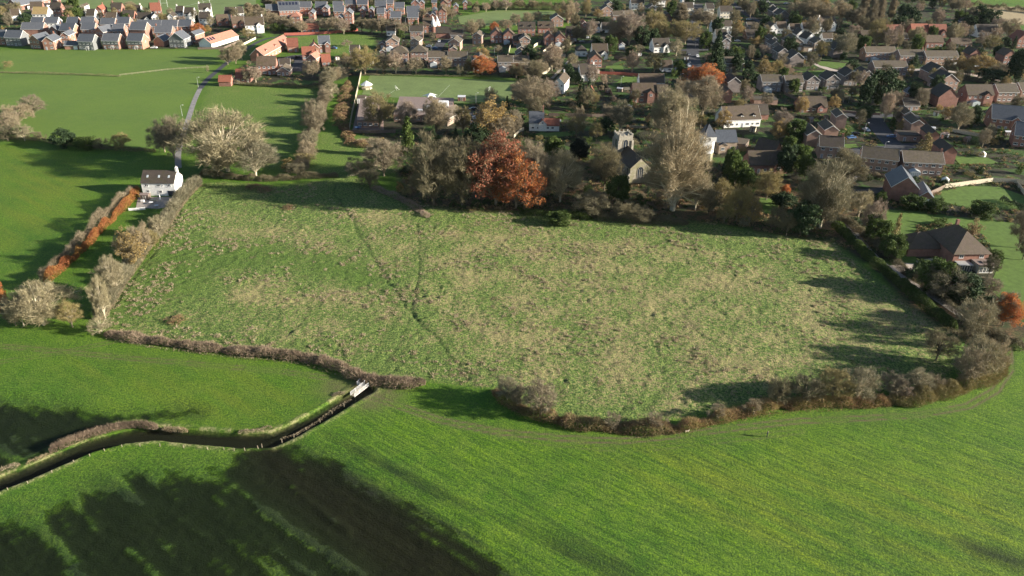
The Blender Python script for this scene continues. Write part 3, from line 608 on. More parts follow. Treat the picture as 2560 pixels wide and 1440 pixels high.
NAMEK = dict(giantrear='plane_tree', pale='bare_tree', brown='bare_tree', dark='bare_tree', pink='birch_tree', olive='bare_tree', giant='plane_tree', red='red_leaf_tree', orange='orange_leaf_tree', gold='golden_tree', green='evergreen_tree', ever='evergreen_tree',
             yew='yew_tree', cedar='cedar_tree', conifer='conifer_tree', column='cypress_tree', brownfir='fir_tree', poplar='poplar_tree', rust='rust_shrub')
LOOK = dict(giantrear='very tall pale bare tree', pale='pale bare tree', brown='brown bare tree', dark='dark bare tree', pink='pinkish bare birch', olive='olive twiggy tree', red='red leaved tree', orange='orange leaved tree', gold='golden leaved tree', green='green leafy evergreen',
            ever='dark broad evergreen', yew='almost black yew tree', cedar='broad dark cedar', conifer='slim dark conifer', column='narrow green cypress', brownfir='brownish drooping fir', poplar='tall narrow poplar', rust='rust brown shrub', giant='giant pale bare tree')
NTREE = 0
TREEPOS = []
def tree(px, yb, yt, wpx, kind, label=None, cat=None, name=None):
    """base point, top row and crown width as read from the photo"""
    global NTREE
    x, y = G(px, yb); h = height_for(px, yb, yt); R = wpx / scale_at(px, yb) / 2 * 0.97
    return plant(x, y, h, R, kind, label, px, yb, cat, name)
def plant(x, y, h, R, kind, label=None, px=None, yb=None, cat=None, name=None, shrub=False):
    global NTREE
    if px is None: px, yb = S(x, y, 0)
    NTREE += 1
    if kind + '0' in PROTO and not shrub: keys = [k for k in (kind + '0', kind + '1') if k in PROTO]
    else:
        sz = 'small' if (h < 5.5 or shrub) else ('med' if h < 12 else 'big')
        keys = [k for k in (kind + '_' + sz + '0', kind + '_' + sz + '1') if k in PROTO] or [k for k in (kind + '0',) if k in PROTO]
    if h < 4.5 and kind in ('green', 'ever', 'gold') or kind == 'rust': keys = [kind + '_small0']
    keys = [k for k in keys if k in PROTO] or keys
    key = keys[NTREE % len(keys)]; cm, tm, H0, R0 = PROTO[key]
    sc3 = (R / R0, R / R0, h / H0)
    small = h < 4.5 or (h < 6.5 and yb < 250)
    nm = name or (('shrub' if kind != 'gold' else 'golden_shrub') if small else NAMEK[kind])
    rz = rnd.random() * 6.283
    if small:
        o = link(nm, cm, loc=(x, y, 0), rz=rz, scale=sc3)
    else:
        o = link(nm, None, loc=(x, y, 0), rz=rz, scale=sc3); link('crown', cm, o); link('trunk', tm, o)
        if key in EXTRA: link('twigs', EXTRA[key], o)
    TREEPOS.append((x, y, R))
    if label: tag(o, label, cat or ('shrub' if small else 'tree'))
    else:
        look = LOOK[kind]
        if small: look = {'pale': 'pale twiggy shrub', 'brown': 'brown twiggy shrub', 'dark': 'dark twiggy shrub', 'pink': 'pinkish twiggy shrub', 'olive': 'olive twiggy shrub', 'green': 'leafy green shrub', 'ever': 'dark green shrub', 'gold': 'golden shrub', 'rust': 'rust brown shrub'}.get(kind, look.replace('tree', 'shrub'))
        elif kind in ('pale', 'brown', 'dark', 'olive'): look = ('tall ' if h > 12 else 'smaller ') + look
        later(o, look, 'shrub' if small else 'tree', look + 's', px, yb)
    return o
def hedge(name, P, width, h, mat, dens, label, world=False, twl=0.85, tww=0.085, leaf=0.0, rough=0.45, up=0.7, seed=1, wvar=0.3, cat='hedge', kind=None, mats2=None):
    """a strip of twigs or leaves along a line, lumpy in height and width"""
    r = np.random.default_rng(seed); Q = np.array(P, float) if world else Gn(P)
    seg = np.hypot(*(Q[1:] - Q[:-1]).T); L = seg.sum(); n = int(L * width * h * dens); cs = np.concatenate([[0], np.cumsum(seg)])
    t = r.random(n) * L; i = np.clip(np.searchsorted(cs, t) - 1, 0, len(seg) - 1); f = (t - cs[i]) / seg[i]
    base = Q[i] + (Q[i + 1] - Q[i]) * f[:, None]; dr = (Q[i + 1] - Q[i]) / seg[i][:, None]; nr = np.stack([-dr[:, 1], dr[:, 0]], -1)
    ln = 1 + rough * 2 * (vnoise(t / 2.3 + seed * 7, np.full(n, seed * 1.7), 1) - 0.5) + rough * 1.4 * (vnoise(t / 7.1, np.full(n, seed * 3.1), 2) - 0.5)
    wn = 1 + wvar * 2 * (vnoise(t / 3.1 + 40, np.full(n, seed * 2.2), 3) - 0.5)
    a = r.random(n) * math.pi; rr = 0.55 + 0.45 * r.random(n) ** 0.6
    u = np.cos(a) * rr * width / 2 * wn; z = np.sin(a) ** 0.7 * rr * h * ln
    endf = np.clip(np.minimum(t, L - t) / (width * 0.5), 0.15, 1) ** 0.5; u *= endf; z *= endf
    P0 = np.stack([base[:, 0] + nr[:, 0] * u, base[:, 1] + nr[:, 1] * u, z * 0.9 + 0.02], -1)
    tn = np.clip(0.15 + 0.5 * r.random(n) + 0.4 * (vnoise(t / 1.7, u, 4) - 0.4) + 0.3 * (vnoise(t / 9, u * 0, 5) - .5), 0, 1)
    if leaf: V, F = leaf_quads(P0, np.full(n, leaf), r); tn = np.repeat(tn, 4)
    else:
        out = np.stack([nr[:, 0] * u / width * 2, nr[:, 1] * u / width * 2, np.full(n, up)], -1)
        D = unit(out + r.normal(size=(n, 3)) * 0.55); V, F = tri_twigs(P0 - D * twl * .3, D, twl * (0.5 + r.random(n)), tww * (0.6 + 0.8 * r.random(n)), r); tn = np.repeat(tn, 3)
    V[:, 2] = np.maximum(V[:, 2], -0.05)
    cx, cy = Q.mean(0); V = V - np.array([cx, cy, 0])
    o = link(name, tone_mesh(name, V, F, tn, M[mat]), loc=(cx, cy, 0)); tag(o, label, cat, kind=kind); return o
# ================================================================ BUILDINGS
WINC = {}
def win_mesh(wd, ht, style='w'):
    k = (round(wd, 1), round(ht, 1), style)
    if k in WINC: return WINC[k]
    mb = MB(); f = 0.09
    mb.box(-wd/2, wd/2, -0.05, 0.03, -ht/2, -ht/2 + f); mb.box(-wd/2, wd/2, -0.05, 0.03, ht/2 - f, ht/2)
    mb.box(-wd/2, -wd/2 + f, -0.05, 0.03, -ht/2 + f, ht/2 - f); mb.box(wd/2 - f, wd/2, -0.05, 0.03, -ht/2 + f, ht/2 - f)
    nb = 2 if wd > 1.5 else 1
    for i in range(nb):
        x = -wd/2 + wd * (i + 1) / (nb + 1); mb.box(x - .035, x + .035, -0.045, 0.03, -ht/2 + f, ht/2 - f)
    mb.box(-wd/2 - .06, wd/2 + .06, -0.11, 0.02, -ht/2 - .07, -ht/2)
    pb = MB(); pb.box(-wd/2 + f, wd/2 - f, -0.02, 0.02, -ht/2 + f, ht/2 - f)
    cb = MB(); cb.v = mb.v + pb.v; o = len(mb.v); cb.f = mb.f + [tuple(i + o for i in f_) for f_ in pb.f]; cb.m = [0] * len(mb.f) + [1] * len(pb.f)
    WINC[k] = (mb.mesh('window_frame', M['white']), pb.mesh('pane', M['glass']), cb.mesh('window', [M['white'], M['glass']])); return WINC[k]
def window(par, x, y, z, rz, wd, ht, near, name='window'):
    fr, pn, cb = win_mesh(wd, ht)
    if near: o = link(name, fr, par, (x, y, z), rz); link('pane', pn, o)
    else: o = link(name, cb, par, (x, y, z), rz)
    return o
DOORC = {}
def door(par, x, y, rz, wd=0.95, ht=2.0, mat='door', name='door'):
    k = (wd, ht, mat)
    if k not in DOORC:
        mb = MB(); mb.box(-wd/2, wd/2, -0.05, 0.03, 0.02, ht); mb.box(-wd/2 - .08, -wd/2, -.07, .03, 0, ht + .08, 1); mb.box(wd/2, wd/2 + .08, -.07, .03, 0, ht + .08, 1); mb.box(-wd/2, wd/2, -.07, .03, ht, ht + .08, 1)
        for i in range(1, 4): mb.box(-wd/2 + .1, wd/2 - .1, -0.06, -0.05, ht * i / 4 - .06, ht * i / 4 - .03, 1)
        DOORC[k] = mb.mesh(name, [M[mat], M['white']])
    return link(name, DOORC[k], par, (x, y, 0), rz)
def gable(W_, R_, V_, cx, cy, L, D, h, pitch, ax, ov=0.35, z0=0.0, ovg=0.25, wallb=True):
    """L along ridge, D across. ax 'x': ridge along x"""
    rise = D / 2 * math.tan(pitch)
    def P(a, b, z): return (cx + a, cy + b, z) if ax == 'x' else (cx - b, cy + a, z)
    a = L / 2; b = D / 2
    if wallb:
        W_.face([P(-a, -b, z0), P(a, -b, z0), P(a, -b, h), P(-a, -b, h)]); W_.face([P(a, b, z0), P(-a, b, z0), P(-a, b, h), P(a, b, h)])
        W_.face([P(a, -b, z0), P(a, b, z0), P(a, b, h), P(a, 0, h + rise), P(a, -b, h)]); W_.face([P(-a, b, z0), P(-a, -b, z0), P(-a, -b, h), P(-a, 0, h + rise), P(-a, b, h)])
    A = a + ovg; t = 0.16; dz = ov * math.tan(pitch)
    for s in (-1, 1):
        q = [P(-A, s * (b + ov), h - dz + .02), P(A, s * (b + ov), h - dz + .02), P(A, 0, h + rise + .02), P(-A, 0, h + rise + .02)]
        if (s > 0): q = [q[1], q[0], q[3], q[2]]
        lo = q; hi = [(p[0], p[1], p[2] + t) for p in q]; R_.hull8(lo + hi)
        if V_ is not None:                          # verge and fascia boards, proud of the roof edge
            for e in (-1, 1):
                a0, a1 = e * A, e * (A + .05)
                V_.hull8([P(a0, s * (b + ov), h - dz - .04), P(a1, s * (b + ov), h - dz - .04), P(a1, 0, h + rise - .04), P(a0, 0, h + rise - .04),
                          P(a0, s * (b + ov), h - dz + .19), P(a1, s * (b + ov), h - dz + .19), P(a1, 0, h + rise + .19), P(a0, 0, h + rise + .19)])
            V_.hull8([P(-A, s * (b + ov), h - dz - .03), P(A, s * (b + ov), h - dz - .03), P(A, s * (b + ov + .06), h - dz - .03), P(-A, s * (b + ov + .06), h - dz - .03),
                      P(-A, s * (b + ov), h - dz + .12), P(A, s * (b + ov), h - dz + .12), P(A, s * (b + ov + .06), h - dz + .12), P(-A, s * (b + ov + .06), h - dz + .12)])
    R_.hull8([P(-A, -.14, h + rise + .13), P(A, -.14, h + rise + .13), P(A, .14, h + rise + .13), P(-A, .14, h + rise + .13), P(-A, -.06, h + rise + .27), P(A, -.06, h + rise + .27), P(A, .06, h + rise + .27), P(-A, .06, h + rise + .27)])
    return h + rise
def hip(W_, R_, cx, cy, L, D, h, pitch, ov=0.45):
    W_.box(cx - L/2, cx + L/2, cy - D/2, cy + D/2, 0, h)
    a, b = L / 2 + ov, D / 2 + ov; m = min(a, b); rise = m * math.tan(pitch); z = h - 0.05
    n = len(R_.v)
    if a >= b: rg = [(cx - a + b, cy, z + rise), (cx + a - b, cy, z + rise)]
    else: rg = [(cx, cy - b + a, z + rise), (cx, cy + b - a, z + rise)]
    c = [(cx - a, cy - b, z), (cx + a, cy - b, z), (cx + a, cy + b, z), (cx - a, cy + b, z)]
    R_.v += c + rg; F = [(0, 1, 5, 4), (1, 2, 5), (2, 3, 4, 5), (3, 0, 4), (3, 2, 1, 0)] if a >= b else [(0, 1, 4), (1, 2, 5, 4), (2, 3, 5), (3, 0, 4, 5), (3, 2, 1, 0)]
    for f in F: R_.f.append(tuple(n + i for i in f)); R_.m.append(0)
    R_.box(cx - a, cx + a, cy - b, cy + b, z - .16, z - .003)
    return z + rise
CHIM = {}
def chimney(par, x, y, z, mat, hh=1.5):
    k = (mat, hh)
    if k not in CHIM:
        mb = MB(); mb.box(-.4, .4, -.3, .3, -1.2, hh); mb.box(-.46, .46, -.36, .36, hh, hh + .14)
        for s in (-.18, .18): mb.tube((s, 0, hh + .12), (s, 0, hh + .5), .11, .09, 8, 1)
        CHIM[k] = mb.mesh('chimney', [M[mat], M['tile_pink']])
    return link('chimney', CHIM[k], par, (x, y, z))
STY = dict(  # wall, roof, pitch, verge?, look
    ns=('brick_orange', 'slate_new', 36, 1, 'new red brick house with slate roof'), cs=('clad_grey', 'slate_new', 36, 1, 'new grey clad house with slate roof'), ws=('render_white', 'slate_new', 36, 1, 'new white house with slate roof'),
    rs=('brick_red', 'slate_new', 38, 1, 'dark red brick house with pale slate roof'), wd=('render_white', 'tile_dark', 40, 1, 'white rendered house with dark roof'), wb=('render_white', 'tile_brown', 40, 1, 'white house with brown tiled roof'),
    bb=('brick_pink', 'tile_grey', 30, 1, 'brick house with grey brown tiled roof'), bd=('brick_pink', 'tile_dark', 32, 1, 'brick house with dark tiled roof'), rb=('brick_red', 'tile_brown', 38, 0, 'red brick house with brown roof'),
    rr=('brick_red', 'tile_red', 42, 0, 'red brick house with red tiled roof'), pr=('brick_orange', 'tile_pink', 38, 1, 'brick house with pink tiled roof'), gb=('brick_grey', 'tile_grey', 30, 1, 'grey brick house with brown tiled roof'),
    gd=('brick_grey', 'tile_dark', 34, 1, 'grey brick house with black roof'), fb=('brick_buff', 'tile_grey', 30, 1, 'buff brick house with brown tiled roof'), wp=('render_white', 'tile_pink', 32, 1, 'white bungalow with pink roof'),
    wm=('render_white', 'tile_moss', 38, 1, 'white house with mossy golden roof'), cd=('render_cream', 'tile_dark', 38, 1, 'cream gabled house with black roof'), rd=('brick_red', 'tile_dark', 38, 0, 'red brick house with dark roof'), bs=('brick_red', 'slate', 38, 1, 'brick house with blue slate roof'))
HOUSEPOS = []
CATN = dict(ns='brick_house', cs='clad_house', ws='white_house', rs='brick_house', wd='white_house', wb='white_house', bb='brick_house', bd='brick_house', rb='brick_house', rr='brick_house', pr='brick_house', gb='brick_house', gd='brick_house', fb='brick_house', wp='white_bungalow', wm='white_house', cd='cream_house', rd='brick_house', bs='brick_house')
NH = 0
def house(x1, y1, x2, y2, depth, sty, ax='x', st=2, flags='', label=None, name=None):
    """front wall runs from (x1,y1) to (x2,y2) in the photo, at ground level"""
    global NH; NH += 1
    A = Vector((*G(x1, y1), 0)); B = Vector((*G(x2, y2), 0)); d = B - A; L = d.length; rz = math.atan2(d.y, d.x)
    nrm = Vector((-d.y, d.x, 0)).normalized(); C = (A + B) / 2 + nrm * depth * (1.12 if ax == 'x' else 1.25) / 2
    wall, roof, pitch, vg, look = STY[sty]; pitch = math.radians(pitch + 3); h = {1: 2.8, 1.5: 3.9, 2: 5.7, 3: 8.4}[st]; depth *= (1.12 if ax == 'x' else 1.25)
    pitch_up = 3
    root = link(name or CATN[sty], None, loc=C, rz=rz); near = y1 > 190
    W_, R_, V_ = MB(), MB(), (MB() if vg else None)
    fr = -depth / 2
    if 'f' in flags:
        h = {1: 2.9, 2: 5.2, 3: 8}[st]; W_.box(-L/2, L/2, -depth/2, depth/2, 0, h); R_.box(-L/2 - .2, L/2 + .2, -depth/2 - .2, depth/2 + .2, h, h + .25); zt = h + .25; V_ = None
    elif 'h' in flags: zt = hip(W_, R_, 0, 0, L, depth, h, min(pitch, math.radians(36))); V_ = None
    elif ax == 'x': zt = gable(W_, R_, V_, 0, 0, L, depth, h, pitch, 'x')
    else: zt = gable(W_, R_, V_, 0, 0, depth, L, h, pitch, 'y')
    if 'g' in flags and ax == 'x':               # cross gable standing forward of the front
        gw = min(3.8, L * 0.42); gx = L * 0.25 if 'G' not in flags else -L * 0.25
        gable(W_, R_, V_, gx, fr - 0.4 + 1.6, 4.2, gw, h - 0.1, pitch, 'y', ovg=0.15)
        window(root, gx, fr - 0.93 - 0.01, h - 1.2, 0, 1.4, 1.1, near); 
    link('wall', W_.mesh('wall', M[wall]), root); ro = link('roof', R_.mesh('roof', M[roof]), root)
    if V_ is not None: link('verge_board', V_.mesh('verge_board', M['white']), root)
    if 'u' in flags:                              # clad upper storey over brick
        mb = MB(); mb.box(-L/2 + .002, L/2 - .002, fr - .03, fr + .01, 2.9, h - .25); link('cladding', mb.mesh('cladding', M['clad_grey']), root)
    if 'k' in flags:
        e = L/2 - .5 if ax == 'x' else 0; e2 = 0 if ax == 'x' else depth/2 - 1.2
        chimney(ro, (e if NH % 2 else -e), e2, zt, 'brick_red' if wall != 'render_white' else 'render_white', 1.3)
    if ('s' in flags or 'S' in flags) and ax == 'x':                # solar panels on the front slope
        p = pitch; n = int(L // 2.6)
        for i in range(3 if 'S' in flags else n):
            mb = MB(); x0 = -L/2 + .8 + i * (L - 1.2) / n; wv = 1.7
            def Q(x, s, o): y = -s * math.cos(p) + o * -math.sin(p); z = zt - s * math.sin(p) + o * math.cos(p); return (x, y, z)
            mb.hull8([Q(x0, 3.6, .14), Q(x0 + wv, 3.6, .14), Q(x0 + wv, .9, .14), Q(x0, .9, .14), Q(x0, 3.6, .22), Q(x0 + wv, 3.6, .22), Q(x0 + wv, .9, .22), Q(x0, .9, .22)]); link('solar_panel', mb.mesh('solar_panel', M['solar']), ro)
    # dormers
    for dch, side in (('d', -1),):
        if dch in flags and ax == 'x':
            n = 3 if L > 13 else 2
            for i in range(n):
                mb = MB(); rb = MB(); x = -L/2 + L * (i + .5) / n; zz = h + 0.35; yb = fr + 1.0
                mb.box(-.8, .8, 0, 1.8, 0, 1.3); dm = link('dormer', mb.mesh('dormer', M[wall]), ro, (x, yb, zz))
                gable(rb, rb, None, 0, .95, 2.3, 1.7, 1.3, math.radians(35), 'y', ov=.15, ovg=.1, wallb=False); mb.box
                link('dormer_roof', rb.mesh('dormer_roof', M[roof]), ro, (x, yb, zz)); window(root, x, yb - .01, zz + .68, 0, 1.1, 0.9, False)
    # windows
    if 'n' not in flags:
        if st == 1 and 'f' in flags: n = max(1, int(L / 4))
        else: n = max(2, min(8, int(round(L / 2.9)))) if L > 4.5 else 1
        levels = [1.55] if st <= 1.5 else ([1.6, 4.5] if st == 2 else [1.5, 4.3, 7.1])
        dn = NH % n
        for zi, z in enumerate(levels):
            for i in range(n):
                x = -L/2 + L * (i + .5) / n
                if 'g' in flags and ax == 'x' and abs(x - gx) < gw/2 + .6: 
                    continue
                if zi == 0 and i == dn: door(root, x, fr, 0); continue
                ww = (1.9 if (i + NH) % 3 else 1.2) if zi == 0 else (1.5 if (i + NH) % 2 else 1.1)
                window(root, x, fr - .001 - (0.03 if ('u' in flags and z > 2.9) else 0), z, 0, min(ww, L / n - .6), 1.15, near)
        # side walls the photo can see
        for s, seen in ((1, x2 < 1300), (-1, x1 > 1260)):
            if not seen or (NH + (1 if s > 0 else 0)) % 4 == 3: continue
            for z in levels[-1:] if ax == 'x' else levels:
                for yy in ((0.6,) if ax == 'x' else (-depth * .22, depth * .22)):
                    window(root, s * (L/2 + .001), yy, z, s * math.pi/2, 1.0, 1.1, near)
    if 'c' in flags:                             # conservatory on the front
        g_ = MB(); f_ = MB(); cw, cd_, ch = 4.0, 3.2, 2.2; x0 = -L * .22; y1_ = fr - .01; y0 = fr - cd_
        f_.box(x0 - cw/2, x0 + cw/2, y0, y1_, 0, .55)
        for i in range(6): xx = x0 - cw/2 + cw * i / 5; f_.box(xx - .05, xx + .05, y0 - .02, y0 + .08, .55, ch)
        for i in range(1, 4): yy = y0 + cd_ * i / 4; f_.box(x0 + cw/2 - .08, x0 + cw/2 + .02, yy - .05, yy + .05, .55, ch); f_.box(x0 - cw/2 - .02, x0 - cw/2 + .08, yy - .05, yy + .05, .55, ch)
        f_.box(x0 - cw/2 - .05, x0 + cw/2 + .05, y0 - .05, y0 + .1, ch, ch + .12)
        g_.box(x0 - cw/2 + .03, x0 + cw/2 - .03, y0 + .03, y1_ - .03, .56, ch - .01)
        rf = MB(); gable(rf, rf, None, x0, (y0 + y1_) / 2, cd_, cw, ch + .05, math.radians(22), 'y', ov=.1, ovg=.02, wallb=True)
        cv = link('conservatory', f_.mesh('conservatory', M['white']), root); link('pane', g_.mesh('pane', M['glass']), cv); link('glass_roof', rf.mesh('glass_roof', M['glass_pale']), cv)
    if 'p' in flags:
        mb = MB(); px_ = L * .1; mb.box(px_ - .9, px_ + .9, fr - 1.2, fr - .01, 2.25, 2.4); mb.box(px_ - .85, px_ - .75, fr - 1.15, fr - 1.05, 0, 2.25); mb.box(px_ + .75, px_ + .85, fr - 1.15, fr - 1.05, 0, 2.25); link('porch', mb.mesh('porch', M['white']), root)
    if 'G' in flags:
        door(root, L/2 - 1.6 if L > 6 else 0, fr, 0, 2.4, 2.1, 'white', 'garage_door')
    HOUSEPOS.append((C.x, C.y, max(L, depth) / 2))
    if label: tag(root, label, 'house')
    else:
        if ax == 'y': look = look.replace(' house', ' gable fronted house')
        if st == 1 and 'f' not in flags: look = look.replace('house', 'bungalow')
        later(root, look, 'house', look.replace('house', 'houses').replace('bungalow', 'bungalows'), (x1 + x2) / 2, y1)
    return root
def shed(px, py, wd, dp, h, mat, roofm, label, cat='shed', yaw=0, name='garden_shed', open_=False):
    x, y = G(px, py); W_, R_ = MB(), MB(); gable(W_, R_, None, 0, dp / 2, wd, dp, h, math.radians(18), 'x', ov=.15, ovg=.12)
    o = link(name, None, loc=(x, y, 0), rz=yaw); link('wall', W_.mesh('wall', M[mat]), o); link('roof', R_.mesh('roof', M[roofm]), o); door(o, 0, -.001, 0, .9, 1.8, 'wood_dark')
    if label: tag(o, label, cat)
    else: later(o, 'small garden shed', 'shed', 'garden sheds', px, py)
    HOUSEPOS.append((x, y, wd / 2)); return o
POSTM = {}
def fence(P, h, mat, label, name='fence', cat='fence', post=2.4, thick=0.06, world=False, board=True, group=None):
    Q = [Vector((*p, 0)) for p in (P if world else [G(a, b) for a, b in P])]; c0 = Q[0]
    o = link(name, None, loc=c0); pb = MB(); k0 = (round(h, 2), mat)
    if k0 not in POSTM:
        m = MB(); m.box(-.06, .06, -.06, .06, 0, h + .06); m.hull8([(-.07, -.07, h + .06), (.07, -.07, h + .06), (.07, .07, h + .06), (-.07, .07, h + .06), (-.02, -.02, h + .12), (.02, -.02, h + .12), (.02, .02, h + .12), (-.02, .02, h + .12)]); POSTM[k0] = m.mesh('post', M[mat])
    total = sum((b - a).length for a, b in zip(Q[:-1], Q[1:])); step = max(post, total / 40)
    for a, b in zip(Q[:-1], Q[1:]):
        d = b - a; L = d.length; d.normalize(); n = Vector((-d.y, d.x, 0)); a_ = a - c0
        k = max(1, int(L / step))
        for i in range(k + (1 if b is Q[-1] else 0)):
            link('post', POSTM[k0], o, a_ + d * (L * i / k) + n * (thick / 2 + .062 if board else 0), math.atan2(d.y, d.x))
        t = thick / 2
        def slab(z0, z1):
            q = [a_ - n*t, a_ + d*L - n*t, a_ + d*L + n*t, a_ + n*t]; pb.hull8([v + Vector((0, 0, z0)) for v in q] + [v + Vector((0, 0, z1)) for v in q])
        if board: slab(0.04, h)
        else:
            for z in (h * .5, h * .92): slab(z - .05, z + .05)
    link('panel' if board else 'rail', pb.mesh('panel', M[mat]), o)
    if label: tag(o, label, cat, group)
    return o
